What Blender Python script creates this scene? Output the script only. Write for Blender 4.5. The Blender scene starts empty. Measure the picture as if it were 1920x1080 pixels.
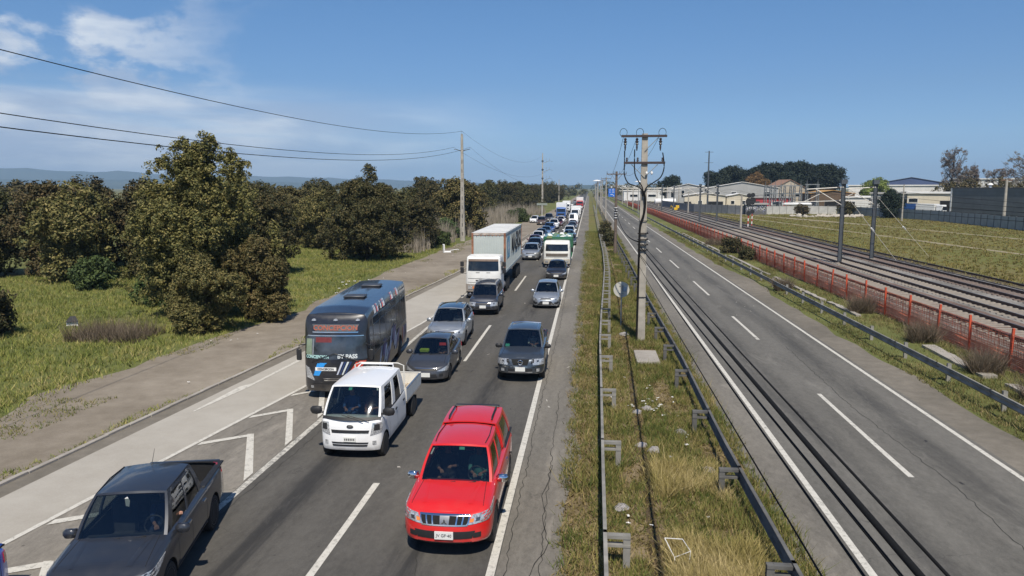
import bpy, bmesh, math, random
import numpy as np
from mathutils import Vector, Matrix, noise
PI = math.pi
R = math.radians
S = bpy.context.scene
COL = S.collection

# ---------------------------------------------------------------- camera
cam_d = bpy.data.cameras.new('camera'); cam = bpy.data.objects.new('camera', cam_d); COL.objects.link(cam)
cam.location = (0, 0, 7.5); cam.rotation_euler = (R(90 - 7.65), 0, R(5.86))
cam_d.sensor_width = 36; cam_d.lens = 26.25; cam_d.clip_start = .1; cam_d.clip_end = 30000
S.camera = cam
# ---------------------------------------------------------------- light: sun high behind the camera
SUN = Vector((.115, -.70, 1)).normalized()
SKY_GRADE = [(0, (.36, .56, 1.05)), (.108, (.47, .64, .93)), (.2, (.478, .625, .85)), (.37, (.5, .70, .92)), (1, (.52, .72, .93))]
SKY_STRENGTH = .105; EXPOSURE = 0.04; SUN_POWER = 5.0
sl = bpy.data.lights.new('sun', 'SUN'); sl.energy = SUN_POWER; sl.angle = R(.5); sl.color = (1, .93, .82)
so = bpy.data.objects.new('sun', sl); COL.objects.link(so); so.rotation_euler = SUN.to_track_quat('Z', 'Y').to_euler(); so.location = (0, -20, 60)
W = bpy.data.worlds.new('World'); S.world = W; W.use_nodes = True
def world():
    nt = W.node_tree; N = nt.nodes; K = nt.links; N.clear()
    out = N.new('ShaderNodeOutputWorld'); bg = N.new('ShaderNodeBackground'); sky = N.new('ShaderNodeTexSky')
    sky.sky_type = 'NISHITA'; sky.sun_disc = False
    sky.sun_elevation = math.asin(SUN.z); sky.sun_rotation = math.atan2(SUN.x, SUN.y)
    sky.altitude = 0; sky.air_density = 1.0; sky.dust_density = 0.0; sky.ozone_density = 3.0
    tc = N.new('ShaderNodeTexCoord'); sp = N.new('ShaderNodeSeparateXYZ'); K.new(tc.outputs['Generated'], sp.inputs[0])
    def m(op, a, b=None, c=None, clamp=False):
        n = N.new('ShaderNodeMath'); n.operation = op; n.use_clamp = clamp
        for i, v in enumerate((a, b, c)):
            if v is None: continue
            if isinstance(v, (int, float)): n.inputs[i].default_value = v
            else: K.new(v, n.inputs[i])
        return n.outputs[0]
    def sm(v, a, b):
        n = N.new('ShaderNodeMapRange'); n.interpolation_type = 'SMOOTHSTEP'; K.new(v, n.inputs[0])
        n.inputs[1].default_value = a; n.inputs[2].default_value = b; return n.outputs[0]
    az = m('ARCTAN2', sp.outputs[0], sp.outputs[1]); el = m('ARCSINE', sp.outputs[2])
    def nz(sx, sy, off, detail, scale=1, rough=.55, dist=.3):
        c = N.new('ShaderNodeCombineXYZ'); K.new(m('MULTIPLY', az, sx), c.inputs[0]); K.new(m('MULTIPLY', el, sy), c.inputs[1]); c.inputs[2].default_value = off
        t = N.new('ShaderNodeTexNoise'); K.new(c.outputs[0], t.inputs['Vector']); t.inputs['Scale'].default_value = scale
        t.inputs['Detail'].default_value = detail; t.inputs['Roughness'].default_value = rough; t.inputs['Distortion'].default_value = dist
        return t.outputs[0]
    n1 = nz(8.5, 15.0, 12.3, 9, dist=.1)
    cum = m('MULTIPLY', sm(n1, .43, .56), m('MULTIPLY', sm(m('ADD', az, m('MULTIPLY', n1, .5)), -.12, -.36), m('MULTIPLY', sm(el, .085, .135), sm(el, .42, .30))))
    n2 = nz(2.6, 26.0, 1.3, 6, rough=.5)
    strat = m('MULTIPLY', sm(n2, .22, .50), m('MULTIPLY', sm(az, .0, -.55), m('MULTIPLY', sm(el, .135, .085), sm(el, -.02, .02))))
    wisp = m('MULTIPLY', sm(nz(2.5, 60, 7.7, 3), .5, .8), m('MULTIPLY', sm(el, .10, .05), .12))
    f = m('ADD', m('ADD', m('MULTIPLY', cum, .92), m('MULTIPLY', strat, .92)), wisp, clamp=True)
    mix = N.new('ShaderNodeMix'); mix.data_type = 'RGBA'; K.new(f, mix.inputs[0])
    hs = N.new('ShaderNodeHueSaturation'); hs.inputs['Hue'].default_value = .497; hs.inputs['Saturation'].default_value = 1.0; hs.inputs['Value'].default_value = 1.0
    K.new(sky.outputs[0], hs.inputs['Color']); 
    # the photograph's sky is a paler, more even blue than the model's: one smooth grade over elevation
    tr = N.new('ShaderNodeValToRGB'); K.new(m('MULTIPLY', el, 1 / .6, None, True), tr.inputs[0]); e = tr.color_ramp.elements; e.remove(e[1])
    for i, (p, c) in enumerate(SKY_GRADE):
        x = e[0] if i == 0 else e.new(p); x.position = p; x.color = (*c, 1)
    tm = N.new('ShaderNodeMix'); tm.data_type = 'RGBA'; tm.blend_type = 'MULTIPLY'; tm.inputs[0].default_value = 1; K.new(hs.outputs[0], tm.inputs[6]); K.new(tr.outputs[0], tm.inputs[7]); K.new(tm.outputs[2], mix.inputs[6])
    # clouds: lit grey-white, a little darker where dense
    cc = N.new('ShaderNodeMix'); cc.data_type = 'RGBA'; K.new(sm(nz(5, 26, 9.1, 4), .35, .65), cc.inputs[0])
    cc.inputs[6].default_value = (3.9, 4.8, 6.4, 1); cc.inputs[7].default_value = (7.4, 7.9, 8.5, 1)
    K.new(cc.outputs[2], mix.inputs[7])
    K.new(mix.outputs[2], bg.inputs[0]); bg.inputs[1].default_value = SKY_STRENGTH; K.new(bg.outputs[0], out.inputs[0])
world()
S.view_settings.view_transform = 'Standard'; S.view_settings.look = 'None'; S.view_settings.gamma = 1; S.view_settings.exposure = EXPOSURE
S.view_settings.use_curve_mapping = False
S.render.engine = 'CYCLES'
S.cycles.max_bounces = 6; S.cycles.transparent_max_bounces = 12; S.cycles.volume_bounces = 0

# ---------------------------------------------------------------- materials
def nodes(name):
    m = bpy.data.materials.new(name); m.use_nodes = True; nt = m.node_tree
    b = nt.nodes['Principled BSDF']; return m, nt.nodes, nt.links, b
def noise_tex(N, K, vec, scale, detail=4, rough=.55, dist=0):
    t = N.new('ShaderNodeTexNoise'); t.inputs['Scale'].default_value = scale; t.inputs['Detail'].default_value = detail
    t.inputs['Roughness'].default_value = rough; t.inputs['Distortion'].default_value = dist
    if vec is not None: K.new(vec, t.inputs['Vector'])
    return t.outputs[0]
def ramp(N, K, fac, stops):
    r = N.new('ShaderNodeValToRGB'); e = r.color_ramp.elements
    while len(e) > 1: e.remove(e[-1])
    e[0].position = stops[0][0]; e[0].color = (*stops[0][1], 1) if len(stops[0][1]) == 3 else stops[0][1]
    for p, c in stops[1:]:
        x = e.new(p); x.color = (*c, 1)
    if fac is not None: K.new(fac, r.inputs[0])
    return r.outputs[0]
def mixc(N, K, fac, a, b, mode='MIX'):
    n = N.new('ShaderNodeMix'); n.data_type = 'RGBA'; n.blend_type = mode
    for i, v in ((0, fac), (6, a), (7, b)):
        if isinstance(v, (int, float)): n.inputs[i].default_value = v
        elif isinstance(v, tuple): n.inputs[i].default_value = (*v, 1)
        else: K.new(v, n.inputs[i])
    return n.outputs[2]
def mth(N, K, op, a, b=None, clamp=False):
    n = N.new('ShaderNodeMath'); n.operation = op; n.use_clamp = clamp
    for i, v in enumerate((a, b)):
        if v is None: continue
        if isinstance(v, (int, float)): n.inputs[i].default_value = v
        else: K.new(v, n.inputs[i])
    return n.outputs[0]
def smooth(N, K, v, a, b, lo=0., hi=1.):
    n = N.new('ShaderNodeMapRange'); n.interpolation_type = 'SMOOTHSTEP'; K.new(v, n.inputs[0])
    n.inputs[1].default_value = a; n.inputs[2].default_value = b; n.inputs[3].default_value = lo; n.inputs[4].default_value = hi; return n.outputs[0]
def scaled(N, K, vec, sc):
    n = N.new('ShaderNodeMapping'); K.new(vec, n.inputs[0]); n.inputs['Scale'].default_value = sc; return n.outputs[0]
def bump(N, K, b, h, strength=.3, dist=.02):
    n = N.new('ShaderNodeBump'); n.inputs['Strength'].default_value = strength; n.inputs['Distance'].default_value = dist
    K.new(h, n.inputs['Height']); K.new(n.outputs[0], b.inputs['Normal'])
MATS = {}
def simple(name, col, rough=.6, metal=0, var=.15, scale=6, bmp=0, coat=0, spec=.5):
    if name in MATS: return MATS[name]
    m, N, K, b = nodes(name)
    tc = N.new('ShaderNodeTexCoord'); n = noise_tex(N, K, tc.outputs['Object'], scale, 5)
    lo = tuple(c * (1 - var) for c in col); hi = tuple(min(1, c * (1 + var)) for c in col)
    K.new(ramp(N, K, n, [(.3, lo), (.7, hi)]), b.inputs['Base Color'])
    b.inputs['Roughness'].default_value = rough; b.inputs['Metallic'].default_value = metal
    b.inputs['Coat Weight'].default_value = coat; b.inputs['Coat Roughness'].default_value = .06
    b.inputs['Specular IOR Level'].default_value = spec
    if bmp: bump(N, K, b, noise_tex(N, K, tc.outputs['Object'], scale * 6, 3), bmp, .01)
    MATS[name] = m; return m
def paint(name, col, metal=0, rough=.38):
    """car paint with a clear coat and a thin layer of road dust"""
    key = 'paint_' + name
    if key in MATS: return MATS[key]
    m, N, K, b = nodes(key)
    tc = N.new('ShaderNodeTexCoord'); g = N.new('ShaderNodeNewGeometry'); sp = N.new('ShaderNodeSeparateXYZ'); K.new(tc.outputs['Object'], sp.inputs[0])
    n = noise_tex(N, K, tc.outputs['Object'], 3.5, 6, .6)
    low = smooth(N, K, sp.outputs[2], .75, .25)
    dust = mth(N, K, 'MULTIPLY', mth(N, K, 'ADD', mth(N, K, 'MULTIPLY', low, .35), .05), smooth(N, K, n, .3, .75), True)
    K.new(mixc(N, K, dust, col, (.22, .19, .15)), b.inputs['Base Color'])
    b.inputs['Metallic'].default_value = metal
    K.new(mth(N, K, 'ADD', mth(N, K, 'MULTIPLY', n, .16), rough - .08), b.inputs['Roughness'])
    b.inputs['Coat Weight'].default_value = .8; b.inputs['Coat Roughness'].default_value = .05
    MATS[key] = m; return m
def glass(name='window_glass', tint=(.30, .34, .34), base=.06):
    if name in MATS: return MATS[name]
    m = bpy.data.materials.new(name); m.use_nodes = True; N = m.node_tree.nodes; K = m.node_tree.links; N.clear()
    o = N.new('ShaderNodeOutputMaterial'); mx = N.new('ShaderNodeMixShader'); t = N.new('ShaderNodeBsdfTransparent'); gl = N.new('ShaderNodeBsdfGlossy')
    t.inputs[0].default_value = (*tint, 1); gl.inputs[0].default_value = (.95, .97, 1, 1); gl.inputs['Roughness'].default_value = .03
    f = N.new('ShaderNodeFresnel'); f.inputs[0].default_value = 1.5
    K.new(mth(N, K, 'ADD', f.outputs[0], base, True), mx.inputs[0]); K.new(t.outputs[0], mx.inputs[1]); K.new(gl.outputs[0], mx.inputs[2]); K.new(mx.outputs[0], o.inputs[0])
    MATS[name] = m; return m
GL = glass('window_glass', (.42, .47, .46), .04); GLD = glass('side_glass', (.12, .14, .14), .05)
BLK = simple('black_plastic', (.018, .018, .019), .55)
RUB = simple('tyre_rubber', (.022, .021, .02), .85, scale=20)
DARK = simple('dark_cavity', (.008, .008, .008), .9)
INT = simple('interior_grey', (.045, .045, .047), .85)
SEAT = simple('seat_cloth', (.06, .06, .065), .95)
ALLOY = simple('alloy_rim', (.5, .5, .5), .32, .9)
STEELRIM = simple('steel_rim', (.22, .21, .2), .5, .6)
CHR = simple('chrome', (.75, .75, .76), .12, 1, .03)
LAMP = simple('headlamp_lens', (.44, .45, .46), .12, .35, .6, 26, coat=1)
AMB = simple('amber_lens', (.75, .22, .03), .25, coat=1)
REDL = simple('tail_lens', (.35, .01, .01), .25, coat=1)
PLATE = simple('plate_white', (.72, .72, .68), .45, var=.05)
INK = simple('plate_ink', (.03, .03, .035), .6)
TINT = simple('window_black', (.012, .016, .02), .08, coat=.6, var=.4, scale=2)
GALV = simple('galvanised_steel', (.30, .31, .30), .55, .3, .22, 3)
CONC = simple('pole_concrete', (.36, .33, .28), .85, var=.22, scale=2.5, bmp=.2)
WOODP = simple('pole_timber', (.14, .105, .08), .85, var=.3, scale=5, bmp=.2)
CABLE = simple('black_cable', (.012, .012, .012), .85, spec=.15)
INSU = simple('insulator_dark', (.04, .03, .028), .25, coat=.5)
WHT = simple('white_paint_metal', (.78, .77, .74), .5, var=.08)
SKIN = simple('skin', (.42, .22, .15), .55)

# ---------------------------------------------------------------- mesh builder
class MB:
    def __init__(s): s.v = []; s.f = []; s.mi = []; s.mats = []
    def _m(s, mat):
        if mat not in s.mats: s.mats.append(mat)
        return s.mats.index(mat)
    def add(s, vs, fs, mat):
        o = len(s.v); s.v += [tuple(p) for p in vs]; k = s._m(mat)
        for f in fs: s.f.append(tuple(i + o for i in f)); s.mi.append(k)
        return s
    def box(s, x0, x1, y0, y1, z0, z1, mat, tx=0, ty=0, M=None):
        v = [(x0, y0, z0), (x1, y0, z0), (x1, y1, z0), (x0, y1, z0), (x0 + tx, y0 + ty, z1), (x1 - tx, y0 + ty, z1), (x1 - tx, y1 - ty, z1), (x0 + tx, y1 - ty, z1)]
        if M is not None: v = [M @ Vector(p) for p in v]
        return s.add(v, [(0, 3, 2, 1), (4, 5, 6, 7), (0, 1, 5, 4), (1, 2, 6, 5), (2, 3, 7, 6), (3, 0, 4, 7)], mat)
    def rbox(s, x0, x1, y0, y1, z0, z1, mat, r=.03, M=None):
        """box with chamfered edges"""
        v = []
        for z, i in ((z0, r), (z0 + r, 0), (z1 - r, 0), (z1, r)):
            for a, b in ((x0 + r, y0 + i), (x1 - r, y0 + i), (x1 - i, y0 + r), (x1 - i, y1 - r), (x1 - r, y1 - i), (x0 + r, y1 - i), (x0 + i, y1 - r), (x0 + i, y0 + r)):
                v.append((a, b, z))
        f = [tuple(range(7, -1, -1)), tuple(range(24, 32))]
        for k in range(3):
            for i in range(8): j = (i + 1) % 8; f.append((k * 8 + i, k * 8 + j, k * 8 + 8 + j, k * 8 + 8 + i))
        if M is not None: v = [M @ Vector(p) for p in v]
        return s.add(v, f, mat)
    def cyl(s, p0, p1, r0, r1, mat, n=10, caps=True):
        p0, p1 = Vector(p0), Vector(p1); d = (p1 - p0)
        if d.length < 1e-6: return s
        q = d.to_track_quat('Z', 'Y'); v = []
        for p, r in ((p0, r0), (p1, r1)):
            for i in range(n):
                a = 2 * PI * i / n; v.append(p + q @ Vector((r * math.cos(a), r * math.sin(a), 0)))
        f = [(i, (i + 1) % n, n + (i + 1) % n, n + i) for i in range(n)]
        if caps: f += [tuple(range(n - 1, -1, -1)), tuple(range(n, 2 * n))]
        return s.add(v, f, mat)
    def tube(s, pts, r, mat, n=6):
        pts = [Vector(p) for p in pts]; v = []; f = []
        for i, p in enumerate(pts):
            d = (pts[min(i + 1, len(pts) - 1)] - pts[max(i - 1, 0)])
            q = d.to_track_quat('Z', 'Y'); rr = r[i] if isinstance(r, (list, tuple)) else r
            for k in range(n): a = 2 * PI * k / n; v.append(p + q @ Vector((rr * math.cos(a), rr * math.sin(a), 0)))
        for i in range(len(pts) - 1):
            for k in range(n): j = (k + 1) % n; f.append((i * n + k, i * n + j, i * n + n + j, i * n + n + k))
        f += [tuple(range(n - 1, -1, -1)), tuple(range((len(pts) - 1) * n, len(pts) * n))]
        return s.add(v, f, mat)
    def lathe(s, prof, mat, axis='Z', n=16, c=(0, 0, 0)):
        v = []; f = []; c = Vector(c)
        for r, h in prof:
            for i in range(n):
                a = 2 * PI * i / n; p = (r * math.cos(a), r * math.sin(a), h)
                if axis == 'X': p = (h, p[0], p[1])
                elif axis == 'Y': p = (p[0], h, p[1])
                v.append(c + Vector(p))
        for k in range(len(prof) - 1):
            for i in range(n): j = (i + 1) % n; f.append((k * n + i, k * n + j, k * n + n + j, k * n + n + i))
        f += [tuple(range(n - 1, -1, -1)), tuple(range((len(prof) - 1) * n, len(prof) * n))]
        return s.add(v, f, mat)
    def grid(s, fn, nu, nv, mat, u0=0, u1=1, v0=0, v1=1):
        v = [fn(u0 + (u1 - u0) * i / nu, v0 + (v1 - v0) * j / nv) for j in range(nv + 1) for i in range(nu + 1)]
        f = [(j * (nu + 1) + i, j * (nu + 1) + i + 1, (j + 1) * (nu + 1) + i + 1, (j + 1) * (nu + 1) + i) for j in range(nv) for i in range(nu)]
        return s.add(v, f, mat)
    def patch(s, fn, c, mat, n=4, m=2, off=.008, skirt=.02, flip=1):
        """quad patch with corners c (4 param pairs) on the surface fn(a,b), lifted by off along the normal, with a skirt back into it"""
        def P(a, b, o):
            p = Vector(fn(a, b)); e = 1e-3
            du = Vector(fn(a + e, b)) - Vector(fn(a - e, b)); dv = Vector(fn(a, b + e)) - Vector(fn(a, b - e))
            nn = du.cross(dv)
            if nn.length > 1e-12: nn.normalize()
            return p + nn * o * flip
        ring = []; vs = []
        for j in range(m + 1):
            for i in range(n + 1):
                u, w = i / n, j / m
                a = (1 - w) * ((1 - u) * c[0][0] + u * c[1][0]) + w * ((1 - u) * c[3][0] + u * c[2][0])
                b = (1 - w) * ((1 - u) * c[0][1] + u * c[1][1]) + w * ((1 - u) * c[3][1] + u * c[2][1])
                vs.append((a, b))
        V = [P(a, b, off) for a, b in vs]
        F = [(j * (n + 1) + i, j * (n + 1) + i + 1, (j + 1) * (n + 1) + i + 1, (j + 1) * (n + 1) + i) for j in range(m) for i in range(n)]
        if skirt:
            idx = [i for i in range(n + 1)] + [j * (n + 1) + n for j in range(1, m + 1)] + [m * (n + 1) + i for i in range(n - 1, -1, -1)] + [j * (n + 1) for j in range(m - 1, 0, -1)]
            o = len(V); V += [P(*vs[i], off - skirt) for i in idx]; L = len(idx)
            for k in range(L): k2 = (k + 1) % L; F.append((idx[k2], idx[k], o + k, o + k2))
        return s.add(V, F, mat)
    def build(s, name, parent=None, smooth=None, loc=None):
        me = bpy.data.meshes.new(name); me.from_pydata(s.v, [], s.f)
        for m in s.mats: me.materials.append(m)
        me.polygons.foreach_set('material_index', s.mi)
        if smooth is not None:
            me.polygons.foreach_set('use_smooth', [True] * len(s.f))
            if smooth < 179:
                try: me.set_sharp_from_angle(angle=R(smooth))
                except Exception: pass
        me.update()
        o = bpy.data.objects.new(name, me); COL.objects.link(o)
        if loc is not None: o.location = loc
        if parent is not None: o.parent = parent
        return o
    def mesh(s, name, smooth=None):
        o = s.build(name, None, smooth); me = o.data; bpy.data.objects.remove(o); return me
def tag(o, label=None, cat=None, group=None, kind=None):
    if label: o['label'] = label
    if cat: o['category'] = cat
    if group: o['group'] = group
    if kind: o['kind'] = kind
    return o
def empty(name, loc=(0, 0, 0), rz=0, label=None, cat=None, group=None):
    o = bpy.data.objects.new(name, None); COL.objects.link(o); o.location = loc; o.rotation_euler = (0, 0, rz); o.empty_display_size = .2
    return tag(o, label, cat, group)
def link_mesh(name, me, parent=None, loc=(0, 0, 0), rz=0, sc=None):
    o = bpy.data.objects.new(name, me); COL.objects.link(o); o.location = loc; o.rotation_euler = (0, 0, rz)
    if sc is not None: o.scale = sc if isinstance(sc, (tuple, list)) else (sc, sc, sc)
    if parent is not None: o.parent = parent
    return o
def dup(root, loc=None, rz=None, label=None, group=None):
    kids = {}
    for o in bpy.data.objects:
        if o.parent is not None: kids.setdefault(o.parent.name, []).append(o)
    def cp(o, par):
        c = o.copy(); COL.objects.link(c); c.parent = par
        for ch in kids.get(o.name, []): cp(ch, c)
        return c
    r = cp(root, None)
    if loc is not None: r.location = loc
    if rz is not None: r.rotation_euler = (0, 0, rz)
    if label: r['label'] = label
    if group: r['group'] = group
    return r
def text_mesh(txt, size, mat, M, name=None, parent=None, depth=.003, bold=.0, sx=1.0):
    cu = bpy.data.curves.new('lettering', 'FONT'); cu.body = txt; cu.size = size; cu.extrude = depth; cu.align_x = 'CENTER'; cu.align_y = 'CENTER'; cu.offset = bold
    cu.resolution_u = 3
    o = bpy.data.objects.new('lettering', cu); COL.objects.link(o)
    dg = bpy.context.evaluated_depsgraph_get(); dg.update()
    me = bpy.data.meshes.new_from_object(o.evaluated_get(dg)); bpy.data.objects.remove(o)
    me.materials.clear(); me.materials.append(mat)
    me.transform(M @ Matrix.Diagonal((sx, 1, 1, 1)))
    r = bpy.data.objects.new(name or 'lettering', me); COL.objects.link(r)
    if parent is not None: r.parent = parent
    return r
def pl(x, pts):
    """piecewise-linear interpolation"""
    if x <= pts[0][0]: return pts[0][1]
    for (a, b), (c, d) in zip(pts, pts[1:]):
        if x <= c: return b + (d - b) * (x - a) / (c - a)
    return pts[-1][1]
# ---------------------------------------------------------------- ground materials
def ground_mat(name, stops, s1=.08, s2=1.5, s3=14, bmp=.5, rough=.95, extra=None):
    m, N, K, b = nodes(name); g = N.new('ShaderNodeNewGeometry'); P = g.outputs['Position']
    a = noise_tex(N, K, P, s1, 6, .6, .4); c = noise_tex(N, K, P, s2, 6, .65); d = noise_tex(N, K, P, s3, 4, .7)
    t = mth(N, K, 'ADD', mth(N, K, 'MULTIPLY', a, .45), mth(N, K, 'ADD', mth(N, K, 'MULTIPLY', c, .33), mth(N, K, 'MULTIPLY', d, .22)))
    col = ramp(N, K, t, stops)
    if extra: col = extra(N, K, P, col)
    K.new(col, b.inputs['Base Color']); b.inputs['Roughness'].default_value = rough; b.inputs['Specular IOR Level'].default_value = .2
    if bmp: bump(N, K, b, mth(N, K, 'ADD', c, d), bmp, .03)
    return m
def asphalt_mat(name, base, lanes=(), lw=3.5, stain=.5):
    """lanes: x of lane centres, which carry a dark oil strip and paler wheel tracks"""
    m, N, K, b = nodes(name); g = N.new('ShaderNodeNewGeometry'); P = g.outputs['Position']
    sp = N.new('ShaderNodeSeparateXYZ'); K.new(P, sp.inputs[0])
    big = noise_tex(N, K, scaled(N, K, P, (1, .18, 1)), .55, 6, .6, .5)
    fine = noise_tex(N, K, P, 38, 3, .8); mid = noise_tex(N, K, scaled(N, K, P, (1, .45, 1)), 5.5, 9, .85)
    t = mth(N, K, 'ADD', mth(N, K, 'MULTIPLY', big, .34), mth(N, K, 'ADD', mth(N, K, 'MULTIPLY', mid, .44), mth(N, K, 'MULTIPLY', fine, .22)))
    k = base
    col = ramp(N, K, t, [(.36, tuple(c * .55 for c in k)), (.5, k), (.63, tuple(min(1, c * 1.45) for c in k))])
    for lx in lanes:
        dx = mth(N, K, 'ABSOLUTE', mth(N, K, 'SUBTRACT', sp.outputs[0], lx))
        oil = mth(N, K, 'MULTIPLY', smooth(N, K, dx, .62, .1), smooth(N, K, noise_tex(N, K, scaled(N, K, P, (1.6, .12, 1)), 1.1, 6, .65, .6), .36, .6))
        col = mixc(N, K, mth(N, K, 'MULTIPLY', oil, stain), col, (.022, .022, .023))
        trk = mth(N, K, 'MULTIPLY', smooth(N, K, mth(N, K, 'ABSOLUTE', mth(N, K, 'SUBTRACT', dx, .85)), .38, .05), .22)
        col = mixc(N, K, trk, col, tuple(c * 1.45 for c in k))
    v = N.new('ShaderNodeTexVoronoi'); v.feature = 'DISTANCE_TO_EDGE'; v.inputs['Scale'].default_value = .33
    wv = N.new('ShaderNodeVectorMath'); wv.operation = 'ADD'; K.new(P, wv.inputs[0])
    nn = N.new('ShaderNodeTexNoise'); nn.inputs['Scale'].default_value = .9; nn.inputs['Detail'].default_value = 6; K.new(P, nn.inputs['Vector'])
    sc = N.new('ShaderNodeVectorMath'); sc.operation = 'SCALE'; sc.inputs['Scale'].default_value = 2.2; K.new(nn.outputs['Color'], sc.inputs[0]); K.new(sc.outputs[0], wv.inputs[1]); K.new(wv.outputs[0], v.inputs['Vector'])
    crack = mth(N, K, 'MULTIPLY', smooth(N, K, v.outputs['Distance'], .007, .001), smooth(N, K, noise_tex(N, K, P, .21, 2), .54, .66))
    col = mixc(N, K, mth(N, K, 'MULTIPLY', crack, .4), col, (.02, .02, .02))
    sv = N.new('ShaderNodeTexVoronoi'); sv.inputs['Scale'].default_value = 1.9; sv.inputs['Randomness'].default_value = 1; K.new(P, sv.inputs['Vector'])
    spot = mth(N, K, 'MULTIPLY', smooth(N, K, sv.outputs['Distance'], .09, .03), smooth(N, K, noise_tex(N, K, P, .45, 3), .52, .62))
    col = mixc(N, K, mth(N, K, 'MULTIPLY', spot, .6), col, (.025, .023, .02))
    pale = smooth(N, K, noise_tex(N, K, scaled(N, K, P, (1, .22, 1)), .9, 7, .72, .8), .56, .70); col = mixc(N, K, mth(N, K, 'MULTIPLY', pale, .35), col, tuple(min(1, c * 2.0) for c in k))
    K.new(col, b.inputs['Base Color']); K.new(mth(N, K, 'ADD', mth(N, K, 'MULTIPLY', fine, .15), .78), b.inputs['Roughness']); b.inputs['Specular IOR Level'].default_value = .3
    bump(N, K, b, fine, .35, .008)
    return m
def grass_extra(N, K, P, col):
    dry = smooth(N, K, noise_tex(N, K, P, .35, 5, .6, .8), .45, .62)
    return mixc(N, K, mth(N, K, 'MULTIPLY', dry, .7), col, (.20, .155, .075))
M_GRASS = ground_mat('grass_ground', [(.3, (.075, .078, .026)), (.5, (.125, .138, .042)), (.62, (.205, .19, .07)), (.75, (.32, .26, .14))], .07, .9, 9)
M_FIELD = ground_mat('field_ground', [(.3, (.07, .075, .02)), (.45, (.13, .135, .035)), (.58, (.17, .14, .055)), (.75, (.26, .2, .11))], .045, .5, 5)
M_MEDIAN = ground_mat('median_soil', [(.3, (.08, .065, .035)), (.46, (.17, .13, .07)), (.6, (.29, .225, .14)), (.75, (.42, .35, .25))], .3, 1.8, 16)
M_DIRT = ground_mat('verge_dirt', [(.32, (.13, .105, .075)), (.5, (.235, .20, .155)), (.66, (.34, .295, .235))], .12, 1.0, 24, .5)
M_GRAVEL = ground_mat('shoulder_gravel', [(.3, (.10, .09, .072)), (.5, (.18, .16, .13)), (.7, (.28, .25, .205))], .15, 2, 30, .5)
M_BALLAST = ground_mat('ballast_stone', [(.3, (.045, .04, .037)), (.46, (.16, .148, .132)), (.58, (.30, .28, .25)), (.75, (.52, .49, .45))], .12, 3.5, 9, 1.0)
M_BALLASTR = ground_mat('rusty_ballast', [(.3, (.045, .03, .024)), (.48, (.14, .095, .075)), (.6, (.23, .17, .14)), (.78, (.40, .33, .28))], .12, 3.5, 9, 1.0)
M_CONCR = ground_mat('bus_lane_concrete', [(.3, (.29, .26, .215)), (.5, (.38, .35, .30)), (.7, (.46, .43, .375))], .12, .9, 20, .12, .85)
M_GREYC = ground_mat('old_kerb_concrete', [(.3, (.22, .2, .17)), (.5, (.34, .31, .27)), (.7, (.46, .43, .38))], .3, 2.5, 18, .3, .9)
M_ASPL = asphalt_mat('left_asphalt', (.088, .082, .072), (-3.55, -7.0), stain=.75)
M_ASPM = asphalt_mat('merge_asphalt', (.205, .185, .155))
M_SHOUL = asphalt_mat('shoulder_asphalt', (.17, .155, .13))
M_ASPR = asphalt_mat('right_asphalt', (.128, .12, .104), (7.0, 9.9), stain=.35)
def linep(name, wear):
    m, N, K, b = nodes(name); g = N.new('ShaderNodeNewGeometry')
    n = noise_tex(N, K, g.outputs['Position'], 7, 8, .85)
    K.new(ramp(N, K, n, [(wear - .08, (.2, .19, .17)), (wear + .04, (.56, .53, .46)), (.8, (.68, .65, .58))]), b.inputs['Base Color']); b.inputs['Roughness'].default_value = .7
    return m
M_LINE = linep('road_paint', .43); M_LINEW = linep('worn_road_paint', .50)

def sheet(name, left, right, z, mat, n=1, kind='structure', parent=None):
    """ribbon between two polylines (lists of x,y)"""
    b = MB(); v = [(x, y, z) for x, y in left] + [(x, y, z) for x, y in right]; L = len(left)
    b.add(v, [(i, L + i, L + i + 1, i + 1) for i in range(L - 1)], mat)
    o = b.build(name, parent)
    if kind: o['kind'] = kind
    return o
def strip(name, x0, x1, y0, y1, z, mat, **k): return sheet(name, [(x0, y0), (x0, y1)], [(x1, y0), (x1, y1)], z, mat, **k)

b = MB(); b.add([(-9000, -300, 0), (9000, -300, 0), (9000, 9000, 0), (-9000, 9000, 0)], [(0, 1, 2, 3)], M_FIELD); tag(b.build('ground'), kind='structure')
rng = random.Random(5)
def edge(x_of, y0, y1, step, amp, seed):
    r = random.Random(seed); out = []; y = y0
    while y < y1:
        out.append((x_of(y) + amp * noise.noise(Vector((y * .22, seed, 0))) * 2 + r.uniform(-amp, amp) * .35, y)); y += step * (1 + y / 90)
    out.append((x_of(y1), y1)); return out
# left grass, dirt verge, kerb, roads
vx = lambda y: pl(y, [(0, -20.5), (22, -19.5), (34, -18.9), (43, -17.7), (61, -18.1), (101, -17.4), (150, -14.6), (230, -12.4), (420, -11.4)])
kx = lambda y: pl(y, [(-10, -16.3), (16.7, -14.75), (34.3, -13.5), (66.7, -11.5), (95, -10.0), (140, -9.35), (1500, -9.35)])
ye = edge(vx, -20, 900, 1.2, .55, 3)
sheet('grass_field_left', [(-400, y) for x, y in ye], ye, .004, M_GRASS)
sheet('dirt_verge', ye, [(kx(y) + .1, y) for x, y in ye], .008, M_DIRT)
ys = [-10, 5, 16.7, 25, 34.3, 45, 55, 66.7, 80, 95, 115, 140, 1500]
sheet('gutter', [(kx(y), y) for y in ys], [(kx(y) + .75, y) for y in ys], .010, M_GRAVEL)
lx = lambda y: pl(y, [(-10, -14.6), (13.8, -12.35), (18.5, -11.78), (26.3, -10.8), (40, -9.3), (48, -8.75), (1500, -8.75)])   # right edge of the concrete bus lane
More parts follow.
